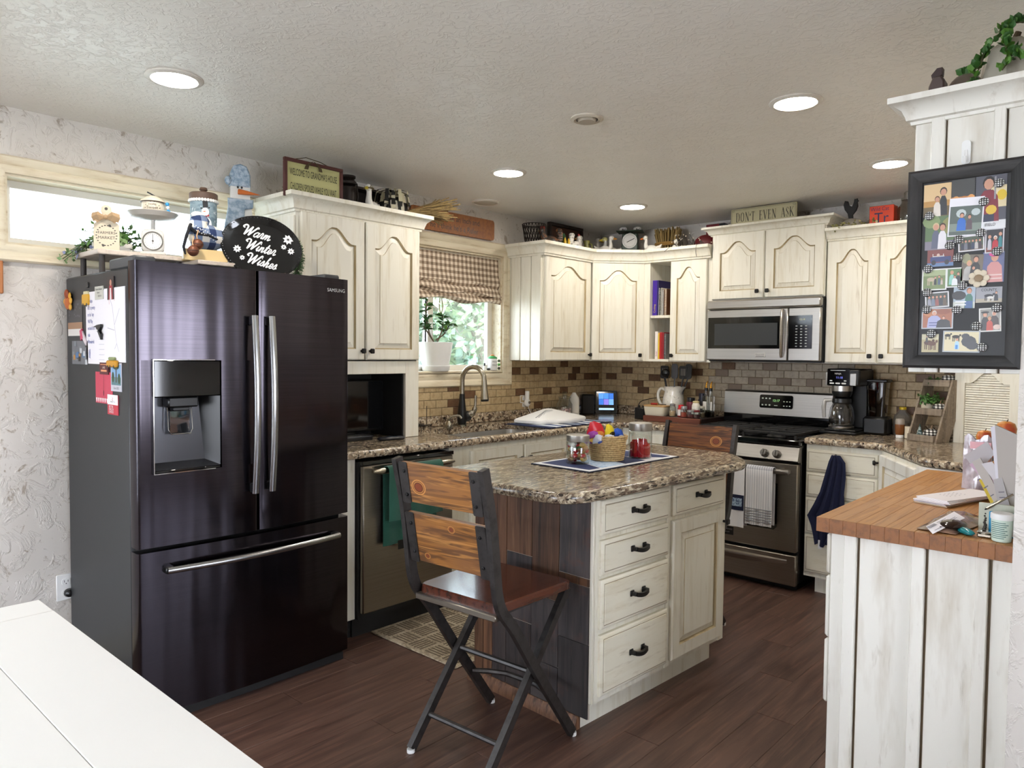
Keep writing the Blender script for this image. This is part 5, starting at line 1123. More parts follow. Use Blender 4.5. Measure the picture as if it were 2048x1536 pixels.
b = MB(PAPER); b.rect(-a, a, .0, c, F); b.text('THANK YOU', .009, xz(0, -.0036, .008), m=flat('8a8a8a')); b.stroke([(-.005, .028), (.004, .024), (-.006, .018), (.006, .015)], .0015, F, 1e-4, flat('c23a48'))
b.text('BETTER', .0125, xz(-.015, -.0036, -.012)); b.text('HEALTH', .0125, xz(-.015, -.0036, -.022)); b.text('CHOICE', .0125, xz(-.015, -.0036, -.032)); part('printing', b, t)
t, a, c, F = card('magnet', 'small maroon printed tag magnet above the pink-red card', 'magnet', .420, .508, 1.303, 1.349, flat('5d2a2c'), .005)
b = MB(flat('e0956a')); b.rect(-.03, .03, -.012, -.005, F); b.text('LAKE', .012, xz(0, -.0056, 0), m=flat('ead9cc')); b.rect(-.035, .035, .014, .017, F); part('printing', b, t)
t, a, c, F = card('magnet', 'grey rectangular calendar magnet at the top of the letter', 'magnet', .375, .462, 1.594, 1.645, flat('c9c8bd'), .004)
b = MB(flat('4a4a46')); b.text('Home Sweet', .013, xz(0, -.0046, .010)); b.text('Home', .011, xz(-.005, -.0046, -.002)); b.text('00 00 00', .010, xz(.01, -.0046, -.016)); part('printing', b, t)
t, a, c, F = card('photo_card', 'tiny portrait photo of a person in red and white', 'photo', .507, .572, 1.588, 1.675, flat('2b2325', .4), .004)
b = MB(flat('a83a3f')); b.poly([(-.02, -c), (.022, -c), (.018, .01), (-.012, .01)], F); b.ell(.003, .02, .010, .012, F, 2e-4, flat('c98f78')); b.poly([(-.008, -c), (.012, -c), (.008, .0), (-.004, .0)], F, 3e-4, flat('ddd6d6')); part('picture', b, t)
t = thing('magnet', 'yellow school bus magnet at the left of the letter', 'magnet', (.275, YS, 1.602))
b = MB(flat('d9a62b', .4)); b.prism(rrect(-.035, .035, -.025, .018, .008), 0, .008, xz()); b.prism([(-.025, .018), (.032, .018), (.026, .030), (-.020, .030)], 0, .006, xz(), flat('d8cfa8')); part('bus', b, t); b = MB(BLACK)
for x in (-.02, .02): b.ell(x, -.025, .008, .008, xz(), .0085)
part('wheels', b, t)
t = thing('magnet', 'orange turkey magnet at the rear top corner of the refrigerator side', 'magnet', (.075, YS, 1.595))
b = MB(flat('b5602a', .5)); b.ball((0, -.008, 0), (.035, .01, .03), 12, 8); b.ball((.005, -.014, .035), (.018, .009, .02), 10, 6, flat('8a3f1f')); part('body', b, t); b = MB(flat('d8a23a'))
for a in (-.6, .2, .9, 2.2, 3.0): b.ball((.035*cos(a), -.008, .035*sin(a)), (.014, .006, .014), 8, 5)
part('feathers', b, t)
t = thing('magnet_clip', 'black spring clip magnet in the middle of the letter', 'clip', (.425, YS-.004, 1.467))
b = MB(BLACK); b.prism([(-.05, .02), (-.02, .02), (.03, -.03), (.03, -.008), (.012, .004), (.03, .02), (.03, .03), (-.005, .028)], 0, .009, xz()); part('clip', b, t); part('pivot', MB(CHROME).ball((.008, -.012, .006), .004, 8, 5), t)
t = thing('magnet', 'yellow toy school bus magnet holding the tree drawing bottom', 'magnet', (.567, YS-.003, 1.345))
b = MB(flat('c98f1f', .4)); b.box(-.045, .045, -.014, 0, -.012, .014, .004); part('bus', b, t); part('roof', MB(flat('8f9a6a')).box(-.03, .02, -.012, 0, .014, .026, .003), t); b = MB(BLACK); [b.ell(x, -.01, .006, .006, xz(), .0145) for x in (-.03, -.005, .03)]; part('wheels', b, t)
t = thing('magnet', 'red and pink letter-shaped magnet over the postcard corner', 'magnet', (.235, YS-.001, 1.445))
b = MB(flat('c9496a', .5)); b.prism([(-.03, .03), (-.008, .038), (.005, .0), (-.02, -.01)], 0, .006, xz()); part('heart', b, t); part('label_strip', MB(flat('dcd0d4')).prism([(-.006, .03), (.04, -.012), (.035, -.03), (-.012, .005)], 0, .005, xz()), t)
# ================================================================ ON TOP OF THE CABINETS
ZC = 2.119
def frame_board(b, x0, x1, z0, z1, w_, d, m): 
    for q in ((x0, x1, z0, z0+w_), (x0, x1, z1-w_, z1), (x0, x0+w_, z0+w_, z1-w_), (x1-w_, x1, z0+w_, z1-w_)): b.box(q[0], q[1], -d, 0, q[2], q[3], .002, m)
solo('trim_3', MB(CREAM).box(.004, .35, -3.04, -2.28, 2.09, ZC-.001), 'dust top of the tall cabinet', None, kind='structure')
t = thing('wooden_sign', "yellow-green WELCOME TO GRANDMA'S HOUSE sign with dark red frame", 'sign', (.345, -3.112, ZC), 90)
b = MB(flat('4a221d', .6)); frame_board(b, 0, .33, .022, .205, .016, .018, None); part('frame', b, t); part('panel', MB(flat('b3b07a', .6)).box(.014, .316, -.008, -.001, .036, .191), t, smooth=False)
part('lettering', MB(flat('17150f')).text("WELCOME TO GRANDMA'S HOUSE", .047, xz(.165, -.0088, .128), sx=.355), t); part('lettering', MB(flat('17150f')).text('CHILDREN SPOILED WHILE YOU WAIT', .047, xz(.165, -.0088, .060), sx=.318), t)
b = MB(flat('4d4128', .9)); b.tube([(.06, -.008, .205), (.12, -.012, .222), (.2, -.012, .215), (.25, -.006, .205)], .002, 5)
for s in (-1, 1): b.sheet([[(.155, -.02, .21), (.155+s*.02, -.022, .20)], [(.155+s*.025, -.024, .185), (.155+s*.045, -.022, .18)], [(.155+s*.03, -.022, .165), (.155+s*.05, -.02, .165)]], .002)
part('cord_bow', b, t)
t = thing('lantern', 'dark metal oil lantern between the welcome sign and the goose', 'lantern', (.20, -2.64, ZC))
b = MB(MESHC); b.lathe([(.05, 0), (.052, .04), (.045, .06), (.03, .065)], 20); b.lathe([(.02, .06), (.048, .075), (.05, .085), (.046, .16), (.03, .17), (.045, .178), (.047, .19), (.03, .20), (.042, .212), (.042, .222), (.01, .226)], 20); part('body', b, t)
part('handle', MB(MESHC).tube([(0, .055, .06), (0, .066, .12), (0, .06, .19), (0, .04, .205)], .004, 6), t); part('handle', MB(MESHC).tube([(0, -.055, .06), (0, -.066, .12), (0, -.06, .19), (0, -.04, .205)], .004, 6), t)
t = thing('wooden_crate', 'dark open wooden crate on edge behind the goose', 'crate', (.09, -2.56, ZC), 90)
b = MB(flat('2a1a12', .7)); b.box(0, .27, .0, .09, .0, .012); b.box(0, .27, 0, .09, .198, .21); b.box(0, .012, 0, .09, .012, .198); b.box(.258, .27, 0, .09, .012, .198); part('frame', b, t); part('back_board', MB(flat('1d120d', .7)).box(.012, .258, .08, .09, .012, .198), t, smooth=False)
def bird(name, label, cat, loc, rz, s, body='e4e2da', bill='c98a2a', neck=1.0, head=None, comb=False, grp=None, spots=None, tail=True):
    """small ceramic bird, local front is +x"""
    t = thing(name, label, cat, loc, rz, grp); m = flat(body, .3) if not spots else mat('glazed_'+name+spots, body, .3, layers=[((40, 40, 40), 3, .55, .62, spots, .9)])
    b = MB(m); b.ball((0, 0, .042*s), (.052*s, .034*s, .042*s), 14, 9)
    b.tube(crom([(.025*s, 0, .05*s), (.043*s, 0, .08*s), (.040*s, 0, (.08+.035*neck)*s), (.044*s, 0, (.08+.05*neck)*s)], 4), [.024*s, .022*s, .019*s, .017*s, .016*s, .014*s, .013*s, .012*s, .012*s, .012*s, .012*s, .012*s, .012*s], 10)
    if tail: b.tube([(-.03*s, 0, .05*s), (-.065*s, 0, .066*s), (-.078*s, 0, .085*s)], [.022*s, .014*s, .003*s], 8)
    part('body', b, t); hz = (.088+.05*neck)*s
    h = part('head', MB(flat(head, .35) if head else m).ball((.047*s, 0, hz), (.020*s, .016*s, .017*s), 12, 8), t)
    part('bill', MB(flat(bill, .4)).tube([(.058*s, 0, hz-.002*s), (.075*s, 0, hz-.006*s), (.088*s, 0, hz-.008*s)], [.009*s, .007*s, .002*s], 8), t)
    b = MB(BLACK)
    for y in (-1, 1): b.ball((.055*s, y*.013*s, hz+.005*s), .0028*s, 6, 4)
    part('eyes', b, t)
    if comb: 
        b = MB(flat('8f2a22', .5)); [b.ball(((.038+.008*k)*s, 0, hz+.018*s), (.006*s, .004*s, .008*s), 6, 4) for k in range(3)]; part('comb', b, t)
    return t
b_ = bird('goose_figurine', 'white goose with tan hat and yellow bill in front of the crate', 'figurine', (.265, -2.525, ZC), -60, 1.15, bill='b3a227')
b = MB(flat('6f6146', .9)); b.lathe([(.030, .152), (.028, .158), (.018, .162), (.015, .172), (.004, .174)], 14, (.052, 0, 0)); part('hat', b, b_)
t = thing('pumpkin', 'large black and white check pumpkin with striped ribbon bow', 'pumpkin', (.20, -2.34, ZC))
part('rind', MB(mat('black_white_plaid', '16150f', .7, layers=[((25, 25, 8), 2, .56, .6, 'c9c4b2', .9)])).lathe([(.02, 0), (.06, .012), (.088, .07), (.08, .125), (.03, .15), (.01, .145)], 40, rib=8, ribd=.05), t)
STR = mat('striped_ribbon', '1a1813', .8, layers=[((8, 8, 60), 0, .48, .52, 'cfc8ac', 1.0)]); b = MB(STR); RB = flat('b5ae90', .8)
for k in range(16):
    a = k*2*pi/16+.2; e = .3+.5*(k % 2); d = V((cos(a), sin(a), 0)); u = V((-sin(a), cos(a), 0))*.012; l = .10 if k % 2 else .085
    P = [V((0, 0, .16)), V((0, 0, .185+.04*e*.5))+d*l*.4, V((0, 0, .165+.03*e))+d*l*.9, V((0, 0, .12-.02*(k % 3)))+d*l*1.05]
    b.sheet([[tuple(p-u*(.4+.2*i)) for i, p in enumerate(P)], [tuple(p+u*(.4+.2*i)) for i, p in enumerate(P)]], .0015, (RB if k % 3 == 0 else None))
part('ribbon_bow', b, t)
pumpkin('small white and black check pumpkin beside the big check pumpkin', (.27, -2.435, ZC), .042, BUFFB, .95, '3a3328')
t = thing('wheat_bundle', 'dried wheat broom lying at the right end of the tall cabinet top', 'dried wheat', (.27, -2.32, 2.166))
b = MB(STRAW); rnd = random.Random(2)
for k in range(90):
    y = rnd.uniform(-.05, .05); z = rnd.uniform(0, .03); l = rnd.uniform(.22, .34); up_ = rnd.uniform(-.02, .11); b.tube([(.02+rnd.uniform(-.02, .05), y*.3, .006+z*.5), (.03+rnd.uniform(-.05, .06), .12, .012+z+up_*.3), (.05+rnd.uniform(-.1, .1), l, .01+z+up_)], [.0012, .0016, .0026], 4)
part('stalks', b, t, kind='stuff'); part('tie', MB(flat('5e4a28')).tube([(.0, .02, .0), (.05, .02, .0), (.06, .02, .03), (.02, .02, .035)], .004, 6, closed=True), t)
# corner run
t = thing('wire_basket', 'dark wire mesh basket at the left end of the corner cabinets', 'basket', (.15, -1.045, ZC))
b = MB(MESHC)
for k in range(22):
    a = 2*pi*k/22
    for sg in (-1, 1): b.tube([(.05*cos(a), .05*sin(a), .003), (.066*cos(a+sg*.35), .066*sin(a+sg*.35), .09), (.082*cos(a+sg*.7), .082*sin(a+sg*.7), .185)], .0016, 4)
part('mesh', b, t, kind='stuff'); b = MB(MESHC)
for r, z in ((.05, .003), (.082, .185)): b.tube([(r*cos(2*pi*k/24), r*sin(2*pi*k/24), z) for k in range(24)], .003, 6, closed=True)
part('hoop', b, t)
t = thing('wooden_tray', 'dark brown framed wooden tray leaning in the corner', 'tray', (.10, -.84, ZC), 90)
b = MB(flat('1d110c', .6)); frame_board(b, 0, .40, 0, .238, .022, .03, None); part('frame', b, t); part('panel', MB(mat('dark_walnut', '3a1d10', .5, layers=[((4, 30, 30), 3, .4, .7, '22100a', .8)])).box(.022, .378, -.008, 0, .022, .216), t, smooth=False)
def hen(name, label, loc, rz, s, body, spots, comb='8f2a22'):
    t = thing(name, label, 'figurine', loc, rz); m = mat('glaze_'+name+body, body, .4, layers=[((60, 60, 60), 3, .52, .6, spots, .9)])
    b = MB(m); b.ball((0, 0, .045*s), (.05*s, .035*s, .040*s), 14, 9); b.tube([(.02*s, 0, .05*s), (.042*s, 0, .085*s), (.045*s, 0, .105*s)], [.026*s, .017*s, .013*s], 10); b.ball((.047*s, 0, .110*s), .015*s, 10, 7); part('body', b, t)
    b = MB(m)
    for k in range(6): b.ball((-.052*s-.006*s*sin(k*.6), 0, (.05+.013*k)*s), (.020*s, (.010+.002*k)*s, .014*s), 8, 6)
    part('tail', b, t); b = MB(flat(comb, .5)); [b.ball(((.038+.009*k)*s, 0, .127*s), (.006*s, .003*s, .009*s), 6, 4) for k in range(3)]; b.ball((.060*s, 0, .098*s), (.004*s, .004*s, .008*s), 6, 4); part('comb', b, t)
    part('bill', MB(flat('b98b3a', .4)).tube([(.058*s, 0, .110*s), (.073*s, 0, .106*s)], [.005*s, .001*s], 6), t); return t
hen('hen_figurine', 'dark brown speckled hen figurine beside the wire basket', (.25, -.985, ZC), -120, 1.25, '3a3430', '8a5a3a')
t = thing('corn_figurine', 'small green figurine with yellow corn ears', 'figurine', (.27, -.86, ZC)); part('body', MB(flat('1f4a2a', .4)).lathe([(.03, 0), (.034, .03), (.024, .08), (.014, .12), (.006, .135)], 14), t)
for y in (-.012, .03): part('corn_ear', MB(flat('c9a227', .4)).lathe([(.006, .02), (.012, .05), (.011, .08), (.003, .102)], 10, (.022, y, 0)), t)
hen('rooster_figurine', 'white rooster figurine with grey speckles in front of the wooden tray', (.285, -.74, ZC), 100, 1.12, 'd9d6cf', '8d8a86')
t = thing('small_pitcher', 'tiny green glazed cup left of the white geese', 'cup', (.27, -.585, ZC)); part('cup', MB(flat('6b6a30', .35)).lathe([(.016, 0), (.026, .02), (.028, .05), (.018, .085), (.026, .115), (.022, .112)], 16), t); part('handle', MB(flat('6b6a30', .35)).tube(crom([(.018, 0, .09), (.045, 0, .085), (.045, 0, .05), (.026, 0, .035)], 4), .005, 6), t)
bird('goose_figurine', 'white goose figurine with brown wing marks, first of the row', 'figurine', (.185, -.475, ZC), -120, 1.12, spots='6b5a48', bill='b98b4a')
bird('goose_figurine', 'grey-white goose figurine, second of the row, turned away', 'figurine', (.165, -.375, ZC), 60, 1.12, body='bdbab3', bill='b98b4a')
bird('goose_figurine', 'white goose figurine with yellow head, third of the row', 'figurine', (.318, -.335, ZC), -150, 1.1, head='cfc98a', bill='c9b32a')
bird('goose_figurine', 'white goose figurine nearest the green scale, turned right', 'figurine', (.350, -.468, ZC), 30, 1.02, body='c9c6bf', bill='a9762a')
bird('duck_figurine', 'white duck figurine with orange bill right of the green scale', 'figurine', (.655, -.315, ZC), 195, .98, bill='c46a2a')
t = thing('kitchen_scale', 'dark green vintage kitchen scale with white dial in the corner', 'scale', (.43, -.25, ZC), 25)
GN = flat('1f3320', .4); b = MB(GN); b.prism([(-.066, 0), (.066, 0), (.056, .190), (-.056, .190)], -.04, .04, xz(), b=.006); b.cyl(.016, .19, .205, (0, 0), 12); part('case', b, t); part('tray', MB(GN).box(-.10, .10, -.07, .07, .203, .210, .003), t)
D = xz(0, -.0412, .135); b = MB(flat('d9d8d2')); b.ell(0, 0, .056, .056, D, n=28); d = part('dial', b, t); b = MB(flat('26241f')); b.stroke([(-.02, -.01), (.034, .016)], .005, D, .0006)
for k in range(28): a = k*2*pi/28; b.stroke([(.042*cos(a), .042*sin(a)), (.05*cos(a), .05*sin(a))], .0022, D, .0004)
part('pointer', b, d)
for k, x in enumerate((-.055, .05)):
    q = thing('egg', ('spotted white egg on the left of the green scale tray', 'spotted white egg on the right of the green scale tray')[k], 'egg', (.43+x*.906, -.25+x*.42, ZC+.2105)); part('shell', MB(mat('spotted_shell'+str(k), 'd6d2cb', .4, layers=[((30, 30, 30), 2, .60, .62, '3a2620', .9)])).ball((0, 0, .018), (.032, .024, .018), 14, 10), q)
t = thing('straw_sheaf', 'tied sheaf of straw standing on the corner cabinets', 'straw sheaf', (.715, -.20, ZC))
b = MB(STRAW); rnd = random.Random(5)
for k in range(150):
    a = rnd.uniform(0, 6.28); r = math.sqrt(rnd.random()); x, y = r*cos(a), r*sin(a); h = rnd.uniform(.17, .215); b.tube([(x*.095, y*.05, 0), (x*.085, y*.045, .09), (x*.115, y*.06, h)], [.0032, .0028, .0035], 4)
part('straws', b, t, kind='stuff'); b = MB(flat('8a6a34', .9)); [b.tube([(.094*cos(2*pi*k/24), .052*sin(2*pi*k/24), z) for k in range(24)], .005, 6, closed=True) for z in (.085, .094, .103)]; part('braided_tie', b, t)
t = thing('lamb_figurine', 'small white and black lamb figurine by the berry sprig', 'figurine', (.85, -.31, ZC)); b = MB(mat('lamb_glaze', 'd6d2c8', .5, layers=[((50, 50, 50), 2, .56, .6, '2a2522', .9)])); b.ball((0, 0, .04), (.03, .024, .03), 12, 8); b.ball((.012, -.012, .085), (.018, .018, .02), 10, 7); part('body', b, t); b = MB(flat('2a2522')); [b.ball((.012+s*.022, -.01, .095), (.012, .006, .006), 6, 4) for s in (-1, 1)]; part('ears', b, t)
t = thing('red_barn_ornament', 'dark red rounded ornament with a tan box behind twigs', 'ornament', (1.03, -.22, ZC)); part('body', MB(flat('5e0f16', .5)).ball((0, 0, .06), (.085, .045, .07), 18, 10), t); part('base', MB(flat('2a1012')).cyl(.05, 0, .012, (0, 0), 16), t)
t = thing('book_box', 'small red and black box behind the dark red ornament', 'box', (1.06, -.10, ZC)); part('box', MB(flat('6f1520', .6)).box(-.07, .03, -.03, .03, 0, .215, .002), t); part('spine', MB(flat('12141f', .6)).box(.0301, .07, -.03, .03, 0, .215, .002), t)
t = thing('berry_garland', 'dark twig garland with pale berries hanging over the crown', 'garland', (.95, -.33, ZC)); b = MB(flat('1d1712')); bb = MB(flat('b9b1a0')); rnd = random.Random(9)
for k in range(26):
    p = V((rnd.uniform(-.08, .17), rnd.uniform(-.02, .03), .01)); q = p+V((rnd.uniform(-.05, .05), rnd.uniform(-.03, .01), rnd.uniform(.02, .12))); b.tube([p, (p+q)/2+V((.01, 0, .005)), q], .0015, 4); bb.ball(q, .005, 6, 4)
b.tube(crom([(.11, -.03, .05), (.115, -.075, .035), (.115, -.082, -.01), (.12, -.08, -.045)], 4), .0018, 5); b.tube(crom([(-.08, -.02, .03), (-.09, -.06, .045), (-.10, -.08, .03), (-.13, -.08, .01)], 4), .0018, 5); part('twigs', b, t, kind='stuff'); part('berries', bb, t, kind='stuff')
# right side
t = thing('wooden_sign', "cream DON'T EVEN ASK sign standing above the microwave cabinet", 'sign', (1.293, -.365, 2.256), 0)
b = MB(flat('b0a988', .6)); b.box(0, .438, 0, .010, 0, .112, .002); part('board', b, t); F = xz(0, -.0004, 0); b = MB(flat('1b1a17'))
for r in (.006, .010): 
    for q in ((r, .438-r, .112-r, .1128-r), (r, r+.0008, 0, .112-r), (.4372-r, .438-r, 0, .112-r)): b.rect(q[0], q[1], q[2], q[3], F)
for x in (.018, .420): 
    for q in ([(x-.006, .094), (x+.006, .094), (x+.006, .106), (x-.006, .106), (x-.006, .094)],): b.stroke(q, .0012, F)
SF_ = {'D': (.82, [(.17, [(.14, 0), (.14, 1)]), (.07, [(.05, 1), (.42, 1), (.62, .85)]), (.07, [(.05, 0), (.42, 0), (.62, .15)]), (.17, [(.62, .86), (.70, .5), (.62, .14)])]),
       'O': (.9, [(.15, [(.12, .5), (.16, .8), (.25, .93)]), (.15, [(.12, .5), (.16, .2), (.25, .07)]), (.15, [(.73, .5), (.69, .8), (.60, .93)]), (.15, [(.73, .5), (.69, .2), (.6, .07)]), (.07, [(.22, .94), (.42, 1.01), (.63, .94)]), (.07, [(.22, .06), (.42, -.01), (.63, .06)])]),
       'N': (.88, [(.07, [(.14, 0), (.14, 1)]), (.17, [(.14, 1), (.68, 0)]), (.07, [(.70, 0), (.70, 1)]), (.05, [(.02, 0), (.26, 0)]), (.05, [(.0, 1), (.2, 1)]), (.05, [(.58, 1), (.82, 1)])]),
       'T': (.74, [(.17, [(.36, 0), (.36, 1)]), (.07, [(.02, .97), (.70, .97)]), (.05, [(.02, 1), (.02, .8)]), (.05, [(.70, 1), (.70, .8)]), (.05, [(.22, 0), (.5, 0)])]),
       'E': (.72, [(.17, [(.16, 0), (.16, 1)]), (.07, [(.04, .97), (.60, .97)]), (.07, [(.04, .03), (.64, .03)]), (.06, [(.16, .52), (.46, .52)]), (.05, [(.60, 1), (.60, .8)]), (.05, [(.64, 0), (.64, .22)]), (.05, [(.46, .42), (.46, .62)])]),
       'V': (.84, [(.17, [(.10, 1), (.42, 0)]), (.07, [(.72, 1), (.42, 0)]), (.05, [(.0, 1), (.26, 1)]), (.05, [(.60, 1), (.84, 1)])]),
       'A': (.86, [(.07, [(.10, 0), (.40, 1)]), (.17, [(.40, 1), (.74, 0)]), (.06, [(.2, .33), (.6, .33)]), (.05, [(.0, 0), (.22, 0)]), (.05, [(.60, 0), (.86, 0)])]),
       'S': (.62, [(.07, [(.50, .78), (.48, .95), (.30, 1.01), (.14, .92)]), (.15, [(.12, .85), (.14, .66), (.44, .38), (.48, .2)]), (.07, [(.46, .1), (.30, -.01), (.12, .06), (.09, .25)])]),
       'K': (.88, [(.17, [(.16, 0), (.16, 1)]), (.07, [(.70, 1), (.2, .46)]), (.16, [(.32, .58), (.74, 0)]), (.05, [(.04, 0), (.3, 0)]), (.05, [(.04, 1), (.3, 1)]), (.05, [(.56, 1), (.82, 1)]), (.05, [(.60, 0), (.88, 0)])])}
x = 0.036; s = .058; k = .56
for c in "DON'T EVEN ASK":
    if c == ' ': x += .026; continue
    if c == "'": b.stroke([(x+.003, .016+s*.95), (x+.002, .016+s*.75)], .005, F); x += .010; continue
    adv, st = SF_[c]
    for wd, q in st: b.stroke([(x+p[0]*s*k, .026+p[1]*s) for p in q], wd*s*k*.9, F)
    x += adv*s*k+.0035
part('lettering', b, t)
t = thing('rooster_figurine', 'black rooster silhouette standing on a stone-like base', 'figurine', (2.02, -.25, 2.155)); b = MB(BLACKM)
b.prism([(-.012, .0), (.012, .0), (.01, .025), (.03, .05), (.038, .075), (.035, .10), (.042, .108), (.036, .112), (.034, .122), (.026, .118), (.018, .12), (.014, .10), (.004, .075), (-.012, .085), (-.02, .11), (-.038, .115), (-.046, .09), (-.038, .06), (-.02, .035)], -.007, .007, xz(0, 0, .085), b=.003); part('rooster', b, t)
b = MB(mat('pale_stone', '9b968b', .8, layers=[((30, 30, 30), 3, .4, .7, '77736a', .8)])); b.ball((.005, 0, .045), (.065, .05, .045), 14, 9); part('stone_base', b, t)
solo('trim_4', MB(CREAM).box(1.915, 2.64, -.34, -.004, 2.13, 2.154), 'dust top of the right upper cabinets', None, kind='structure')
t = thing('floral_garland', 'dried yellow-green flower garland along the right cabinet crown', 'garland', (2.04, -.345, 2.155)); b = MB(flat('8f8a52', .9)); rnd = random.Random(3)
for q in range(130):
    p = V((rnd.uniform(-.10, .16), rnd.uniform(-.035, .02), rnd.uniform(.005, .048))); a = V((rnd.gauss(0, 1), rnd.gauss(0, 1), rnd.gauss(0, 1))).normalized(); u = a.cross(V((0, .3, 1))).normalized(); l = rnd.uniform(.010, .022)
    b.add([p, p+a*l*.5+u*l*.4, p+a*l, p+a*l*.5-u*l*.4], [(0, 1, 2, 3)], rnd.choice([None, flat('6e6b3a'), flat('b5ad78')]))
part('blossoms', b, t, kind='stuff', smooth=False)
t = thing('tin_box', 'bright orange tin box with dark blue lettering on the right cabinet', 'box', (2.195, -.22, 2.155), 0); b = MB(flat('d9431c', .45)); b.box(-.068, .068, -.04, .04, 0, .145, .003); part('box', b, t)
part('lettering', MB(flat('1d2350')).text('Wild Cat', .032, xz(-.01, -.0406, .115), sx=.85), t); part('lettering', MB(flat('1d2350')).text('Tr', .085, xz(-.0, -.0406, .045), sx=.95), t)
t = thing('mason_jar', 'clear lidded glass jar at the right end of the cabinet top', 'jar', (2.325, -.21, 2.155)); part('jar', MB(glassmat('grey_glass', 'b9b4aa', .12)).lathe([(.05, 0), (.056, .01), (.056, .12), (.036, .15), (.034, .165)], 22), t); b = MB(glassmat('grey_glass_lid', 'cfcac0', .2)); b.lathe([(.038, .166), (.038, .178), (.022, .182), (.024, .21), (.018, .215)], 18); part('lid', b, t)
# top of the hanging cabinet
ZP = 2.05
solo('trim_5', MB(WHITEP).box(2.992, 3.243, -2.76, -1.53, ZP-.02, ZP-.001), 'dust top of the hanging cabinet', None, kind='structure')
t = thing('wooden_bell', 'dark brown boxy wooden ornament at the left of the hanging cabinet top', 'ornament', (3.022, -2.70, ZP)); b = MB(flat('4a3a36', .5)); b.prism([(-.022, 0), (.022, 0), (.020, .10), (.012, .115), (-.008, .115), (-.018, .09)], -.02, .02, xz(), b=.004); part('body', b, t); part('cap', MB(flat('2a1210', .5)).prism([(-.012, .113), (.012, .118), (.013, .138), (.0, .138), (-.014, .122)], -.012, .012, xz()), t)
t = thing('tea_kettle', 'grey-brown pewter kettle on the hanging cabinet', 'kettle', (3.085, -2.68, ZP)); b = MB(mat('pewter', '8a8078', .3, .9)); b.ball((0, 0, .055), (.048, .045, .062), 18, 12); b.tube([(-.03, 0, .06), (-.055, 0, .075), (-.06, 0, .09)], [.012, .009, .006], 8); part('body', b, t); part('knob', MB(BLACK).ball((0, 0, .118), .006, 8, 6), t)
t = thing('fabric_pumpkin', 'large pale distressed pumpkin under the ivy at the top right corner', 'pumpkin', (3.185, -2.64, ZP)); part('rind', MB(mat('pale_rind', 'b7b1a2', .7, layers=[((12, 12, 12), 4, .45, .7, '948873', .8)])).lathe([(.03, 0), (.075, .02), (.085, .09), (.07, .16), (.03, .19), (.01, .185)], 40, rib=8, ribd=.07, sx=.85), t); part('stem', MB(flat('5e4a34')).tube([(0, 0, .185), (.01, 0, .21)], [.010, .008], 8), t)
t = thing('ivy_vine', 'green trailing ivy vine over the pale pumpkin', 'ivy', (3.16, -2.70, ZP)); b = MB(flat('4a4a2a'))
paths = [[(.07, .04, .225), (.02, -.01, .205), (-.02, -.03, .15), (-.045, -.04, .10), (-.07, -.045, .095)], [(.03, .0, .21), (.02, -.04, .16), (.035, -.055, .11), (.02, -.06, .08)], [(-.02, -.03, .15), (-.04, -.045, .08), (-.045, -.05, .04)], [(.05, .03, .22), (.03, .02, .222), (-.0, 0, .20)], [(.02, -.04, .16), (.05, -.05, .12), (.058, -.052, .10)]]
iv = MB(flat('4f7a2a', .5)); iv.add([(0, 0, 0), (.008, .006, 0), (.010, .014, .002), (0, .022, 0), (-.010, .014, .002), (-.008, .006, 0)], [(0, 1, 2, 3, 4, 5)]); ivm = [iv.mesh('leaf', False)]; iv.m = flat('2f5a20', .5); iv.fm = [iv.m]; ivm.append(iv.mesh('leaf', False)); rnd = random.Random(4)
for q in paths:
    P = crom([V(p) for p in q], 6); b.tube(P, .0014, 4)
    for i, p in enumerate(P):
        for s in range(2): o = part('leaf', ivm[rnd.random() < .5], t, loc=p); o.rotation_euler = (rnd.uniform(.5, 2.2), rnd.uniform(-.8, .8), rnd.uniform(0, 6.28)); o.scale = [rnd.uniform(.7, 1.15)]*3
part('stem', b, t)
# cookbooks in the open shelves
def book(label, x, z, wd, h, d, c, page='e6e2d6', spiral=None, title=None, tc_='e8e0c0', grp='cookbooks in the open shelf', y=-.30):
    t = thing('book', label, 'book', (x, y, z), 0, grp); b = MB(flat(c, .45)); b.box(0, .003, 0, d, 0, h); b.box(wd-.003, wd, 0, d, 0, h)
    if not spiral: b.box(.003, wd-.003, 0, .003, 0, h)
    part('cover', b, t, smooth=False); part('pages', MB(flat(page, .8)).box(.003, wd-.003, .004, d-.004, .003, h-.003), t, smooth=False)
    if spiral:
        b = MB(flat(spiral, .4))
        for k in range(int(h/.009)): b.ball((wd/2, -.001, .006+.009*k), (wd*.42, .004, .003), 8, 4)
        part('spiral_binding', b, t, kind='stuff')
    if title: b = MB(flat(tc_)); b.text(title, wd*.62, fr((wd*.68, -.0006, .02), (0, 0, 1), (-1, 0, 0)), align='l', sx=.8); part('spine_title', b, t)
z1, z2 = cz+.3355, cz+.0185
book('thick purple cookbook at the left of the upper open shelf', .663, z1, .036, .255, .19, '3d1f8f', title='Cooking', tc_='c9b24a')
book('dark blue cookbook beside the thick purple one', .700, z1, .013, .255, .19, '1f1a5a')
book('white spiral-bound cookbook with black rings on the upper shelf', .715, z1, .022, .20, .17, 'd9d6cc', spiral='1a1a1a')
book('dark spiral-bound cookbook in the middle of the upper shelf', .739, z1, .018, .185, .17, '3a2a24', spiral='d0d0d0')
book('brown patterned cookbook at the right of the upper shelf', .759, z1, .022, .19, .17, '6b3f24', spiral='b9a58a')
book('white paperback cookbook at the left of the lower shelf', .690, z2, .024, .20, .17, 'e6ded9', title='Recipes', tc_='b03a3a')
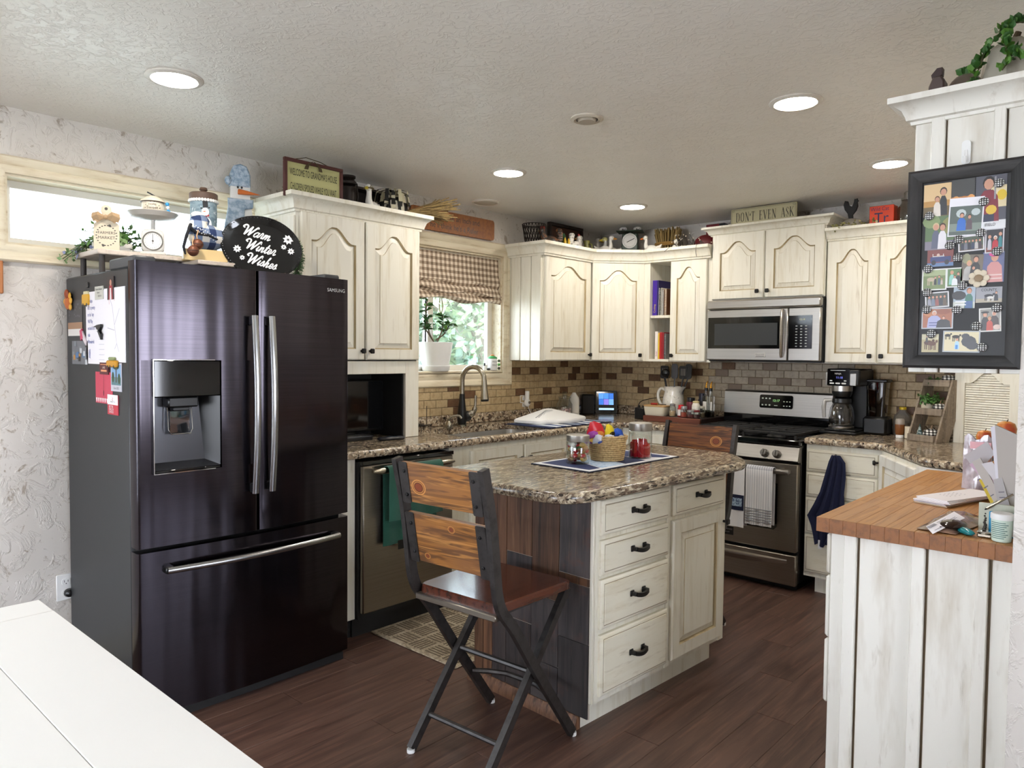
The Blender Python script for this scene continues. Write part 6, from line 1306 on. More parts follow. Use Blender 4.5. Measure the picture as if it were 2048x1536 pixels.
book('narrow yellow cookbook on the lower shelf', .716, z2, .011, .19, .16, 'd9b12a')
book('red cookbook on the lower shelf', .729, z2, .017, .195, .16, 'a81d26')
book('second darker red cookbook on the lower shelf', .748, z2, .015, .192, .16, '8c1620')
book('grey spiral cookbook at the right of the lower shelf', .766, z2, .014, .185, .16, '8a8a8a', spiral='2a2a2a')
# ================================================================ BACK COUNTER, LEFT OF THE STOVE
Z0 = .9265
t = thing('smart_display', 'small smart display with blue tiled screen in the counter corner', 'tablet', (.155, -.135, Z0), 42)
b = MB(flat('2b2b2e', .4)); b.prism(rrect(-.088, .088, 0, .185, .014), -.02, 0, fr((0, 0, .002), (1, 0, 0), (0, .22, 1)), b=.002); part('body', b, t); F = fr((0, -.0012, .002), (1, 0, 0), (0, .22, 1)); b = MB(BLACKG); b.rect(-.078, .078, .008, .176, F); part('bezel', b, t)
b = MB(mat('screen_blue', '2c6cc8', .3, emit=1.0)); cs = [mat('screen_'+c, c, .3, emit=1.0) for c in ('2c6cc8', '4f8fe0', '7a6fd0', '3f86d8', '6aa2ea')]
for i in range(3):
    for j in range(2): b.rect(-.06+.040*i, -.022+.040*i, .07+.048*j, .116+.048*j, F, .0006, cs[(i*2+j) % 5])
b.rect(-.06, .06, .028, .044, F, .0006, mat('screen_bar', 'a9cdea', .3, emit=1.0)); part('screen', b, t); part('stand', MB(BLACK).box(-.05, .05, .0, .07, 0, .03, .006), t)
t = thing('speaker', 'black box speaker left of the smart display', 'speaker', (.09, -.30, Z0), 45); part('body', MB(BLACK).box(-.05, .05, -.04, .04, 0, .16, .01), t); part('grille', MB(BLACKM).box(-.044, .044, -.0415, -.04, .01, .15), t, smooth=False)
t = thing('charger', 'black power adapter on the counter left of the tray', 'charger', (.60, -.33, Z0)); part('block', MB(BLACK).box(-.04, .04, -.03, .03, 0, .085, .006), t)
b = MB(BLACK); [b.box(x, x+.008, -.004, .004, .085, .10) for x in (-.02, .012)]; part('prongs', b, t); part('cord', MB(BLACK).tube(crom([(-.03, 0, .08), (-.03, .06, .13), (.05, .20, .155), (.10, .30, .15)], 5), .003, 6), t)
outlet((.735, -.0125, 1.09), 0, 'white wall outlet behind the pitcher handle')
t = thing('plug', 'black plug in the wall outlet behind the pitcher', 'plug', (.715, -.035, 1.07)); part('body', MB(BLACK).box(-.035, .03, -.022, .012, -.025, .025, .008), t)
t = thing('wooden_tray', 'long dark-edged wooden serving tray holding spices left of the stove', 'tray', (.692, -.45, Z0))
part('front_board', MB(mat('reddish_board', '6b3722', .45, layers=[((4, 30, 30), 3, .4, .7, '4a2213', .8)])).box(0, .448, -.0, .022, .0, .040, .003), t); part('deck', MB(flat('23120c', .5)).box(0, .448, .0225, .36, 0, .040, .002), t)
ZT = Z0+.0405
t = thing('pitcher', 'speckled white ceramic pitcher holding black cooking utensils', 'pitcher', (.805, -.22, ZT))
SPK = mat('speckled_stoneware', 'd5d2c8', .25, layers=[((90, 90, 90), 2, .62, .68, '8d8a80', .8)], coat=.3); b = MB(SPK); b.lathe([(.055, 0), (.068, .01), (.080, .06), (.076, .12), (.064, .165), (.068, .195), (.072, .205), (.064, .203), (.058, .165), (.06, .06), (.02, .02)], 30)
b.v = [(p[0]+(.026*max(0, (p[2]-.15)/.055)*max(0, p[0])/.07 if p[2] > .15 else 0), p[1], p[2]) for p in b.v]; part('body', b, t); part('handle', MB(SPK).tube(crom([(-.062, 0, .175), (-.105, 0, .185), (-.13, 0, .14), (-.115, 0, .085), (-.074, 0, .045)], 5), .0115, 10), t)
def utensil(label, x, y, lean, kind, c='070708'):
    u = thing('utensil', label, 'utensil', (.805+x, -.22+y, ZT+.03), 0, 'cooking utensils in the pitcher'); m = flat(c, .4); top_ = V((lean[0], lean[1], .24)); part('handle', MB(m).tube([(0, 0, 0), top_*.6, top_], .0055, 8), u); b = MB(m); X = fr(tuple(top_), (1, 0, 0), (lean[0]*3, lean[1]*3, 1))
    if kind == 's':
        P = rrect(-.032, .032, -.01, .085, .012)
        b.prism(P, -.002, .002, X); sb = part('blade', b, u); b2 = MB(flat('77706a')); [b2.rect(-.018+.014*k, -.012+.014*k, .015, .065, X, .0022) for k in range(3)]; part('slots', b2, u)
    elif kind == 'l': b.lathe([(.004, -.03), (.026, -.018), (.034, .0), (.03, -.004)], 16); b.v = [tuple(X @ V((p[0], p[2]*.6+.03, p[1]))) for p in b.v]; b.ball(tuple(X @ V((0, .03, -.012))), (.033, .022, .033), 12, 8); part('bowl', b, u)
    else: b.prism(rrect(-.026, .026, -.01, .10, .02), -.003, .003, X); part('blade', b, u)
utensil('black slotted spatula at the left of the pitcher', -.03, .01, (-.055, .0), 's'); utensil('black ladle in front of the pitcher utensils', -.01, -.02, (-.03, -.04), 'l'); utensil('grey-handled spoon in the middle of the pitcher', .0, .01, (.0, .0), 'p', '4f4f52'); utensil('wide black turner at the right of the pitcher', .02, .01, (.05, .0), 's'); utensil('black spoon leaning far right in the pitcher', .025, -.01, (.085, .02), 'p'); utensil('tan wooden spoon low in the pitcher', -.02, .02, (-.05, .01), 'p', '8f7650')
t = thing('butter_dish', 'cream rectangular butter dish with wooden lid on the tray', 'dish', (.765, -.385, ZT)); P = rrect(-.088, .088, -.045, .045, .02); b = MB(flat('d6d0bb', .3)); b.loft([[(p[0]*s, p[1]*s, z) for p in P] for s, z in ((.86, 0), (.9, .004), (1, .062), (.97, .062), (.9, .05))]); part('dish', b, t); part('lid', MB(flat('b08c5c', .5)).prism(rrect(-.09, .09, -.047, .047, .02), .063, .074, b=.003), t)
t = thing('knife', 'small red-handled spreading knife lying on the butter dish lid', 'knife', (.765, -.385, ZT+.0755)); part('handle', MB(flat('8f1f1a', .35)).tube([(-.035, -.02, .006), (.015, -.015, .006)], .0075, 8), t); part('blade', MB(MESHC).box(.016, .085, -.019, -.009, .003, .008, .002), t); part('ferrule', MB(flat('b98b4a', .3, .8)).tube([(.014, -.015, .006), (.02, -.0148, .006)], .0068, 8), t)
def spice(name, label, x, y, r, h, body, lid, lh=.016, glass=False, fill=None, cat='jar', band=None, word=None):
    t = thing(name, label, cat, (x, y, ZT)); part('body', MB(GLASS if glass else flat(body, .4)).lathe([(r*.9, 0), (r, .004), (r, h*.72), (r*.72, h-lh), (r*.7, h-lh)], 16), t)
    if fill: part('contents', MB(flat(fill, .8)).cyl(r*.9, .003, h*.45, (0, 0), 14), t)
    part('lid', MB(flat(lid, .35, .6 if lid in ('8d8d8d', 'b0b0b0') else 0)).lathe([(r*.78, h-lh), (r*.8, h-lh*.9), (r*.8, h-.002), (r*.6, h)], 16), t)
    if band or word:
        b = MB(flat(band or 'e8e4da')); L_ = [(r*1.01*sin(a), -r*1.01*cos(a)) for a in [-1.3+2.6*k/10 for k in range(11)]]; b.loft([[(p[0], p[1], z) for p in L_] for z in (h*.12, h*.62)], False, False, False)
        if word: b.text(word, .014, xz(0, -r*1.03, h*.42), m=flat('5a1f22'), sx=.8)
        part('paper_band', b, t)
spice('toothpick_jar', 'glass toothpick jar with grey lid in front on the tray', .894, -.385, .024, .090, 'dddddd', '8d8d8d', glass=True, fill='c9ab84')
spice('spice_jar', 'spice jar with bright red lid and white label', .955, -.375, .024, .085, 'a83028', 'c8141e', .022, band='e4dcd8')
spice('salt_shaker', 'ribbed glass shaker with domed chrome lid', .990, -.395, .026, .078, 'dddddd', 'b0b0b0', .02, True, 'b04a3a')
spice('jam_jar', 'dark red jam jar with black lid behind the red spice jar', .985, -.29, .034, .135, '6a2a34', '101012', .03)
spice('medicine_bottle', 'dark bottle with deep navy cap at the back of the tray', 1.035, -.22, .03, .165, '2a2a2c', '12162a', .05)
spice('spice_jar', 'white SPICE canister with pale wooden lid on the tray', 1.046, -.33, .029, .115, 'd9d4c6', 'cfc08f', .014, word='SPICE')
spice('herb_jar', 'small round glass jar of dried red berries in front', 1.047, -.405, .030, .055, 'dddddd', 'b0b0b0', .012, True, '5a1c20')
spice('herb_jar', 'small dark jar with red lid at the tray corner', 1.093, -.402, .026, .056, '3a2a26', '6e1a20', .012, True, '401a1c')
spice('pepper_jar', 'squat jar with cream lid behind the small dark jar', 1.096, -.34, .024, .082, 'cfcabc', 'b9b6a4', .014, True, '6b5a44')
for k, (x, y) in enumerate(((1.075, -.24), (1.118, -.255))):
    t = thing('oil_bottle', ('clear oil bottle with gold pourer, left of the pair', 'clear oil bottle with gold pourer, right of the pair next to the stove')[k], 'bottle', (x, y, ZT)); part('bottle', MB(GLASS).prism(rrect(-.021, .021, -.021, .021, .005), 0, .15).lathe([(.014, .15), (.012, .165), (.012, .185)], 14), t); part('oil', MB(glassmat('oil%d' % k, 'a08a5a', .05)).box(-.018, .018, -.018, .018, .003, .05), t, smooth=False)
    part('stopper', MB(BLACK).cyl(.012, .183, .205, (0, 0), 12), t); part('pourer', MB(flat('c98f2f', .25, .8)).tube(crom([(0, 0, .205), (0, 0, .225), (.003, 0, .24), (.010, 0, .252)], 3), [.009, .008, .006, .005, .005, .005, .004, .004, .003, .003], 8), t); part('paper_label', MB(flat('dedbd2')).box(-.012 if k == 0 else .010, .014 if k == 0 else .0205, -.0222, -.0212, .05, .11), t, smooth=False)
# ================================================================ COUNTER RIGHT OF THE STOVE
t = thing('coffee_maker', 'black and steel drip coffee maker with glass carafe', 'coffee maker', (2.01, -.205, Z0), -3)
b = MB(BLACK); b.box(-.112, .112, -.135, .12, 0, .018, .006); b.box(-.085, .10, -.12, .12, .018, .03, .004); part('base', b, t); b = MB(STEEL); b.lathe([(.072, .03), (.074, .034), (.074, .046), (.068, .048)], 24, (-.012, -.045, 0)); part('warming_plate', b, t)
b = MB(BLACK); b.box(-.06, .115, .03, .12, .03, .39, .008); b.box(-.085, .115, -.11, .12, .295, .40, .010); part('body', b, t); part('side_trim', MB(STEEL).box(.058, .095, -.1135, -.109, .298, .372, .002), t); part('side_trim', MB(STEEL).box(-.088, -.078, -.1135, -.08, .298, .378, .002), t)
part('brew_basket', MB(BLACK).lathe([(.05, .228), (.058, .25), (.058, .262)], 20, (-.012, -.045, 0)).lathe([(.06, .262), (.06, .294)], 20, (-.012, -.045, 0), STEEL), t)
F = xz(0, -.1108, 0); b = MB(BLACKG); b.rect(-.078, .055, .298, .398, F); pn = part('control_panel', b, t); b = MB(flat('d5d6d6', .4)); b.text('NINJA', .0145, xz(-.014, -.1112, .365), sx=1.0); b.text('11:18', .0185, xz(-.006, -.1112, .34), m=mat('blue_digits', '6a74d8', emit=.8))
for x in (-.05, -.014, .022): b.poly(rrect(x-.014, x+.014, .306, .315, .004, 2), F, .0006)
for x in (-.055, .03): b.poly(rrect(x-.008, x+.008, .323, .330, .003, 2), F, .0006)
b.rect(-.06, .03, .388, .391, F, .0006); part('buttons', b, pn)
c = part('carafe', MB(glassmat('carafe_glass', 'cfcfcf', .08)).lathe([(.060, .05), (.070, .06), (.074, .10), (.066, .155), (.05, .185)], 26, (-.012, -.045, 0)), t); part('carafe_lid', MB(BLACK).lathe([(.052, .186), (.056, .192), (.054, .215), (.03, .226)], 24, (-.012, -.045, 0)), c)
part('carafe_handle', MB(flat('c9c9c9', .3, .6)).tube([(-.06, -.055, .205), (-.105, -.07, .20), (-.112, -.072, .16), (-.108, -.07, .095)], [.010, .013, .013, .010], 8, flat=(1, 1)), c); part('coffee', MB(flat('17100b', .2)).cyl(.060, .053, .075, (-.012, -.045), 20), c)
t = thing('blender', 'tall smoky blender pitcher on a black base behind the coffee maker', 'blender', (2.175, -.15, Z0)); part('base', MB(BLACK).box(-.07, .07, -.06, .07, 0, .11, .014), t); b = MB(SMOKE); P = rrect(-.055, .055, -.05, .05, .015); b.loft([[(p[0]*s, p[1]*s, z) for p in P] for s, z in ((.86, .111), (1.05, .32))], False, False); b.loft([[(p[0]*s, p[1]*s, z) for p in P] for s, z in ((.83, .113), (1.02, .318))], True, False); part('pitcher', b, t); part('lid', MB(BLACK).box(-.062, .066, -.056, .056, .32, .338, .005), t)
part('blade_tower', MB(flat('8c8688', .3, .5)).tube([(0, 0, .115), (0, 0, .25)], .006, 8), t)
t = thing('juice_jug', 'translucent plastic jug half full of dark tea with yellow cap', 'jug', (2.30, -.085, Z0)); JG = mat('hazy_plastic', '8b857c', .3, alpha=.55); part('jug', MB(JG).lathe([(.048, 0), (.052, .01), (.052, .09), (.045, .12), (.022, .145), (.018, .155)], 22), t); part('tea', MB(flat('2e2426', .3)).cyl(.049, .003, .080, (0, 0), 22), t); part('cap', MB(flat('d9b928', .4)).cyl(.020, .155, .172, (0, 0), 18, b=.002), t)
t = thing('honey_bottle', 'upside-down clear bottle of amber honey with white cap', 'bottle', (2.332, -.262, Z0)); part('cap', MB(PLAST).cyl(.021, 0, .018, (0, 0), 18, b=.002), t); part('honey', MB(flat('7a4a24', .25)).lathe([(.020, .019), (.025, .03), (.026, .08)], 18), t); part('bottle_top', MB(mat('clear_hazy', 'b9aea2', .3, alpha=.6)).lathe([(.026, .080), (.026, .10), (.022, .112), (.010, .114)], 18), t)
t = thing('mug', 'cream mug partly hidden behind the tiered shelf', 'mug', (2.385, -.265, Z0)); part('cup', MB(flat('d6cbb4', .4)).lathe([(.022, 0), (.026, .004), (.026, .07), (.022, .068)], 18), t); part('handle', MB(flat('d6cbb4', .4)).tube(crom([(.024, -.004, .055), (.042, -.006, .05), (.040, -.006, .025), (.024, -.004, .02)], 4), .004, 6), t)
t = thing('tiered_shelf', 'grey weathered three-tier wooden stand on the right counter', 'shelf', (2.392, -.345, Z0), -26)
for y, z, lab in ((0, 0, 'low'), (.06, .148, 'mid'), (.115, .31, 'top')):
    b = MB(GREYW); b.box(.0, .165, y, y+.008, z, z+.038, .0015); b.box(.0, .165, y+.085, y+.091, z, z+.038, .0015); b.box(.0, .165, y+.008, y+.085, z, z+.008); b.box(0, .007, y+.008, y+.085, z+.008, z+.038); b.box(.158, .165, y+.008, y+.085, z+.008, z+.038); part('tray', b, t)
for x in (-.011, .1655):
    b = MB(GREYW); b.prism([(.01, 0), (.11, 0), (.19, .20), (.205, .35), (.13, .35)], 0, .011, fr((x, 0, 0), (0, 1, 0), (0, 0, 1))); part('side_board', b, t)
X = t.matrix_basis if False else (Mx.Translation((2.392, -.345, Z0)) @ Mx.Rotation(rad(-26), 4, 'Z'))
def onshelf(x, y, z): p = X @ V((x, y, z)); return (p.x, p.y, p.z)
pumpkin('buffalo check pumpkin in the lowest tier of the wooden stand', onshelf(.115, .047, .0085), .040, BUFFB, 1.25); pumpkin('buffalo check pumpkin in the middle tier beside the pot', onshelf(.118, .107, .1565), .037, BUFFB, 1.2); pumpkin('buffalo check pumpkin in the top tier of the wooden stand', onshelf(.125, .16, .3185), .037, BUFFB, 1.2)
t = thing('mini_tree', 'tiny frosted bottle-brush tree in the lowest tier', 'ornament', onshelf(.045, .045, .0085)); b = MB(mat('frosted_pine', '35504c', .9, layers=[((90, 90, 90), 2, .5, .6, 'b9c4c4', .9)])); [b.lathe([(.024*(1-k/6), .012+.012*k), (.012*(1-k/6), .026+.012*k)], 12) for k in range(6)]; part('bristles', b, t); part('base', MB(flat('8f7a5a')).cyl(.010, 0, .012, (0, 0), 10), t)
def bush(label, loc, n, L, pot=True, lf=.02):
    t = thing('potted_plant', label, 'potted plant', loc); h = .0
    if pot:
        part('pot', MB(flat('cfc4ad', .45)).lathe([(.026, 0), (.032, .008), (.033, .045), (.026, .055), (.029, .062), (.024, .06)], 20), t); b = MB(flat('4a2f2a')); b.text('HERB', .013, xz(0, -.0340, .016)); part('printing', b, t); h = .058
    else: part('pot', MB(flat('4a4034')).cyl(.02, 0, .015, (0, 0), 12), t); h = .012
    b = MB(LEAF); spray(b, (0, 0, h), n, L, random.Random(n), lf, flat('2f5a22', .5), .9, None, .25); part('foliage', b, t, kind='stuff', smooth=False)
bush('bushy green plant in a printed cream pot on the middle tier', onshelf(.04, .107, .1565), 60, .095); bush('small dark fern sprig in the top tier', onshelf(.045, .16, .3185), 26, .06, False, .016)
# ---- appliance garage with louvred arched door
t = thing('appliance_garage', 'cream corner cabinet with arched louvred door on the right counter', 'cabinet', (2.612, -.268, Z0), -20)
W_, H_ = .345, .430; b = MB(CREAM); b.box(0, W_, .012, .16, 0, H_); part('body', b, t, smooth=False)
AR = [(.055, .0)] + [(.055, H_-.095)] + [(.055+.235*(1+q)/2, H_-.095+.062*(cos(pi*abs(q)/.8)*.5+.5 if abs(q) < .8 else 0)) for q in [-.9+.15*k for k in range(13)]] + [(.29, H_-.095), (.29, 0)]
def ring_frame(): 
    n = len(AR); b = MB(CREAM); out = [(0, 0), (0, H_-.095)] + [(W_*(1+q)/2*1.0, H_) for q in [-1+2*k/12 for k in range(13)]] + [(W_, H_-.095), (W_, 0)]
    rr = [[(p[0], y, p[1]) for p in P] for P, y in ((out, .012), (out, -.008), (AR, -.008), (AR, .012))]; b.loft(rr, False, False, False); return b
part('door_frame', ring_frame(), t); part('backing', MB(GLAZE_SHADE).box(.05, .295, .0105, .0119, .0, H_-.03), t, smooth=False); sl = MB(CREAM).box(0, .234, -.0016, .0016, -.0053, .0053).mesh('slat', False)  # dark backing paints the shade between the slats
for k in range(30):
    z = .010+.0128*k
    if z > H_-.045: break
    u = max(0, (z-(H_-.095))/.062); hw = .117 if u <= 0 else .117*.8*math.acos(max(-1, min(1, 2*u-1)))/pi
    o = part('slat', sl, t, loc=(.1725-hw, .003, z)); o.scale = (hw/.117, 1, 1); o.rotation_euler = (rad(-24), 0, 0)
# ================================================================ ISLAND THINGS
ZI = .9265
t = thing('table_runner', 'navy and white snowy place mat on the island top', 'place mat', (1.665, -2.285, ZI), -2)
b = MB(flat('12182c', .9)); b.box(-.16, .16, -.335, .335, 0, .004, .0015); part('border', b, t); part('field', MB(flat('d9dade', .9)).box(-.152, .152, -.327, .327, .0041, .0052), t, smooth=False)
for k, (P, m) in enumerate([([(-.13, -.30), (.13, -.30), (.13, -.23), (-.13, -.12)], flat('27335e', .9)), ([(-.13, -.11), (.13, -.22), (.13, -.06), (-.13, .02)], mat('snow_print', 'b9cbe0', .9, layers=[((60, 60, 60), 3, .5, .6, '8aa6c8', .9)])), ([(-.13, .03), (.13, -.05), (.13, .10), (-.13, .16)], flat('1c2648', .9)), ([(-.13, .17), (.0, .14), (.13, .24), (.13, .30), (-.13, .30)], flat('27335e', .9))]): part('patch', MB(m).prism(P, .0053, .0062), t, smooth=False)
ZM = ZI+.0066
LIDM = mat('steel_lid', 'a5a29c', .36, .9)
def canister(label, loc, r, h):
    t = thing('glass_canister', label, 'jar', loc); part('jar', MB(GLASS).lathe([(r*.96, 0), (r, .006), (r, h*.76), (r*.97, h*.78)], 28), t); part('lid', MB(LIDM).lathe([(r*.99, h*.78), (r*1.0, h*.79), (r*1.0, h*.985), (r*.93, h), (r*.5, h-.002)], 28), t); return t
canister('short glass jar with steel lid and wrapped candies on the place mat', (1.640, -2.475, ZM), .050, .122)
canister('tall glass jar with steel lid half full of red candy', (1.733, -2.130, ZM), .053, .158)
rnd = random.Random(11)
cols = ['b3121a', 'b3121a', '8f6a3a', 'd9d4cf', 'c9a24a', '7a4a2a', 'e4e0da', '2f5a2a', 'b98a5a', '8f6a3a', '9f1a20']
CN = {'b3121a': 'red', '9f1a20': 'dark red', '8f6a3a': 'tan', 'd9d4cf': 'silver-white', 'c9a24a': 'gold', '7a4a2a': 'brown', 'e4e0da': 'white', '2f5a2a': 'green', 'b98a5a': 'caramel'}
for k in range(40):
    a = rnd.uniform(0, 6.28); r = .033*math.sqrt(rnd.random()); z = .014+.070*k/40; c = cols[k % 11]
    u = thing('wrapped_candy', CN[c]+' wrapped candy among the mixed sweets in the short jar', 'candy', (1.640+r*cos(a), -2.475+r*sin(a), ZM+z), rnd.uniform(0, 360), CN[c]+' candies in the short jar'); R = Mx.Rotation(rnd.uniform(0, 3), 3, 'X'); b = MB(flat(c, .3)); b.ball((0, 0, 0), (.0165, .013, .011), 9, 6, R=R); part('sweet', b, u)
for k in range(22):
    a = 2*pi*k*.382; r = .040*math.sqrt((k+.5)/22); u = thing('red_candy', 'red licorice piece standing in the tall jar', 'candy', (1.733+r*cos(a), -2.130+r*sin(a), ZM+.004), 0, 'red candies in the tall jar')
    h = rnd.uniform(.045, .082); part('piece', MB(mat('red_gummy', 'c4101f', .25) if k == 0 else bpy.data.materials['red_gummy']).lathe([(.0075, 0), (.009, .003), (.009, h-.004), (.005, h)], 8), u)
t = thing('rope_basket', 'coiled seagrass rope basket with cut-out handle on the island', 'basket', (1.672, -2.302, ZM), 40)
b = MB(ROPE); nr = 12
for k in range(nr):
    q = k/(nr-1); rx, ry = .070+.016*q, .060+.014*q; z = .005+.0092*k
    pts = [(rx*cos(2*pi*i/32), ry*sin(2*pi*i/32), z) for i in range(32)]
    if 7 <= k <= 9: pts = pts[2:31]; b.tube(pts, .0052, 6)
    else: b.tube(pts, .0052, 6, closed=True)
part('coil', b, t); part('bottom', MB(ROPE).lathe([(.068, .002), (.068, .006), (.01, .006)], 24, sy=.86), t)
def packet(label, loc, rz, tilt, w_, h_, c, c2=None, word=None, c3=None):
    t = thing('candy_packet', label, 'candy packet', loc, rz); Xp = Mx.Rotation(rad(tilt), 4, 'X'); b = MB(flat(c, .28)); n = 7; k_ = len(label) % 5; g = [[[(w_*(i/(n-1)-.5)*(1-.7*max(0, j/(n-1)-.35))+.006*(k_-2)*j/(n-1), s*.015*sin(pi*i/(n-1))*sin(pi*j/(n-1))+.0028*sin(3.1*i+2.3*j+k_), h_*j/(n-1)*(1.18-.22*abs(i/(n-1)-.3-.1*k_))) for i in range(n)] for j in range(n)] for s in (-1, 1)]
    for q in g: b.sheet(q, .0008)
    b.v = [tuple(Xp @ V(p)) for p in b.v]; part('wrapper', b, t)
    if c2:
        b = MB(flat(c2, .3)); F = Xp @ xz(0, -.0158, 0); b.ell(0, h_*.5, w_*.26, h_*.2, F); b.text(word or '', h_*.2, Xp @ xz(0, -.0164, h_*.45), m=flat(c3 or 'f0e050')); part('print', b, t)
zb_ = ZM+.075
packet('large red and purple candy bag standing at the back of the basket', (1.645, -2.345, zb_), 60, 8, .10, .085, 'c01a2a', 'd98a3a', 'R', 'f0d020'); packet('pink and yellow lower corner of candy bag at the left of the basket', (1.640, -2.375, zb_), 50, 25, .07, .055, '9a3f9a', 'e0b24a', 'o'); packet('bright yellow wrapped candy in the middle of the basket', (1.680, -2.292, zb_+.01), 62, 10, .055, .065, 'e0c81a', '2a2210', '', None); packet('clear and blue wrapped candy at the right of the basket', (1.705, -2.262, zb_+.005), 62, 15, .06, .055, '1f4fb5', 'd9dde6', '', None); packet('white and navy wrapped candy at the front of the basket', (1.700, -2.33, zb_+.002), 62, 35, .075, .045, 'd5d7de', '1d2f6a', '', None); packet('second white wrapped candy beside the red bag', (1.668, -2.36, zb_), 55, 40, .06, .05, 'dcdde4', '2a4fa5', '', None)
# ================================================================ PHOTO BOARD
YB = -2.7885
t = thing('photo_board', 'black wooden framed magnetic photo board hanging on the white end panel', 'photo board', (3.116, YB, 1.372))
BW = mat('black_wood_frame', '151414', .6, layers=[((30, 30, 4), 4, .45, .7, '3a3635', .8, .8)], bump=((60, 60, 8), 3, .4, .003)); BWH = mat('black_wood_frame_level', '151414', .6, layers=[((4, 30, 30), 4, .45, .7, '3a3635', .8, .8)], bump=((8, 60, 60), 3, .4, .003))
FX0, FX1, FZ = -.133, .132, .524; fw = .034; prof = [(0, 0), (0, -.016), (.2, -.021), (.7, -.019), (1, -.012), (1, 0)]
Cn = [(FX0, 0), (FX1, 0), (FX1, FZ), (FX0, FZ)]; Dn = [(1, 1), (-1, 1), (-1, -1), (1, -1)]
for q in range(4):
    r = (q+1) % 4; b = MB(BWH if q in (0, 2) else BW); b.loft([[(Cn[e][0]+Dn[e][0]*fw*u, h, Cn[e][1]+Dn[e][1]*fw*u) for u, h in prof] for e in (q, r)]); part('frame_rail', b, t)
part('magnetic_sheet', MB(flat('0e0f12', .5)).box(FX0+.03, FX1-.03, -.006, -.001, .03, FZ-.03), t, smooth=False)
t = thing('wall_hook', 'white adhesive hook above the photo board', 'hook', (3.113, -2.7865, 1.905)); part('back_plate', MB(PLAST).prism(rrect(-.010, .010, -.005, .055, .008), 0, .004, xz()), t); part('hook', MB(PLAST).tube(crom([(0, -.003, .03), (0, -.008, .01), (0, -.016, -.002), (0, -.020, .012)], 3), .004, 8), t)
YP = YB-.0062; SK, HR = 'c9957c', '2a1c16'
def photo(label, x0, x1, z0, z1, bg, shapes, border=None, rot=0, lift=0, word=None):
    """flat print: shapes are (kind, x, z, w, h, colour) in 0..1 of the picture; P = a person of height h"""
    t = thing('photograph', label, 'photograph', ((x0+x1)/2, YP-lift, (z0+z1)/2), 0, 'photographs on the black board'); W2, H2 = x1-x0, z1-z0; t.rotation_euler = (0, rad(rot), 0)
    part('print', MB(flat(border or bg, .35)).box(-W2/2, W2/2, -.0009, 0, -H2/2, H2/2), t, smooth=False); e = .003 if border else 0; F = xz(-W2/2+e, -.0011, -H2/2+e); W2 -= 2*e; H2 -= 2*e; b = MB(flat(bg, .35)); b.rect(0, W2, 0, H2, F); k = 0
    for s in shapes:
        kd, x, z, w_, h_, c = s[:6]; k += 1; x *= W2; z *= H2; w_ *= W2; h_ *= H2; hh = 2e-5*k+1e-5
        if kd == 'r': b.rect(x, min(x+w_, W2), z, min(z+h_, H2), F, hh, flat(c, .35))
        elif kd == 'e': b.ell(x, z, w_, h_, F, hh, flat(c, .35), 10)
        elif kd == 'P':
            hd = h_*.15; hr = s[6] if len(s) > 6 else HR; pts = [(x-w_*.5, z), (x+w_*.5, z), (x+w_*.42, z+h_*.55), (x+w_*.2, z+h_*.70), (x-w_*.2, z+h_*.70), (x-w_*.42, z+h_*.55)]; b.poly(pts, F, hh, flat(c, .35)); b.ell(x, z+h_*.86, hd*.78, hd*1.02, F, hh+.8e-5, flat(hr, .4), 10); b.ell(x, z+h_*.83, hd*.62, hd*.82, F, hh+1.6e-5, flat(SK, .4), 10)
        elif kd == 'A':
            b.ell(x, z+h_*.62, w_*.45, h_*.22, F, hh, flat(c, .4), 10); [b.rect(x+d*w_, x+d*w_+w_*.09, z, z+h_*.6, F, hh+1e-5, flat(c, .4)) for d in (-.38, -.22, .18, .32)]; b.ell(x+w_*.48, z+h_*.82, w_*.14, h_*.14, F, hh+1e-5, flat(c, .4), 8)
    part('picture', b, t)
    if word: q = MB(flat(word[3] if len(word) > 3 else '2a2a2a')); q.text(word[0], word[1], xz(0, -.0016, word[2]), sx=.8); part('caption', q, t)
photo('arched sunset photo of a couple embracing at the upper left', 3.020, 3.084, 1.772, 1.857, 'd9b98a', [('r', 0, .0, 1, .3, '6b5a3a'), ('r', 0, .3, 1, .18, 'b98a4a'), ('P', .72, .02, .3, .85, '26282c'), ('P', .5, 0, .28, .62, 'd9d0c4', '5a3a24')])
photo('letter-board photo with orange pumpkins at the top middle', 3.085, 3.137, 1.797, 1.860, '3a3a38', [('r', 0, 0, 1, .3, 'c9854a'), ('e', .2, .22, .15, .12, 'd99a5a'), ('e', .55, .2, .16, .12, 'b9743a'), ('e', .85, .24, .14, .12, 'd99a5a')], None, 0, .0011, None)
photo('winter family photo on a white instant print with handwriting', 3.080, 3.158, 1.714, 1.812, '55605a', [('r', 0, .80, 1, .2, 'e6e4ea'), ('r', 0, .1, 1, .22, '7d8a80'), ('e', .35, .6, .16, .12, 'b9c4c4'), ('e', .8, .62, .14, .1, 'b9c4c4'), ('P', .38, .12, .3, .5, '2f6ac0'), ('P', .62, .14, .2, .42, '5a4a52')], 'e6e4ea', 2, .0022)
photo('softball poster of a person in maroon holding a bat', 3.139, 3.206, 1.726, 1.861, '4a4a55', [('r', 0, 0, 1, .16, 'dcdde0'), ('r', .5, .4, .5, .4, 'd9c9a0'), ('e', .85, .62, .16, .1, 'd9b82a'), ('P', .42, .14, .72, .84, '7a1a2c', '1c1414'), ('r', .12, .14, .5, .14, '1f2440'), ('e', .52, .36, .18, .09, 'd9b23a'), ('r', .60, .55, .06, .42, '8f8d92')], None, 0, .0011, ('IFIELD', .011, -.060, '2a2a2e'))
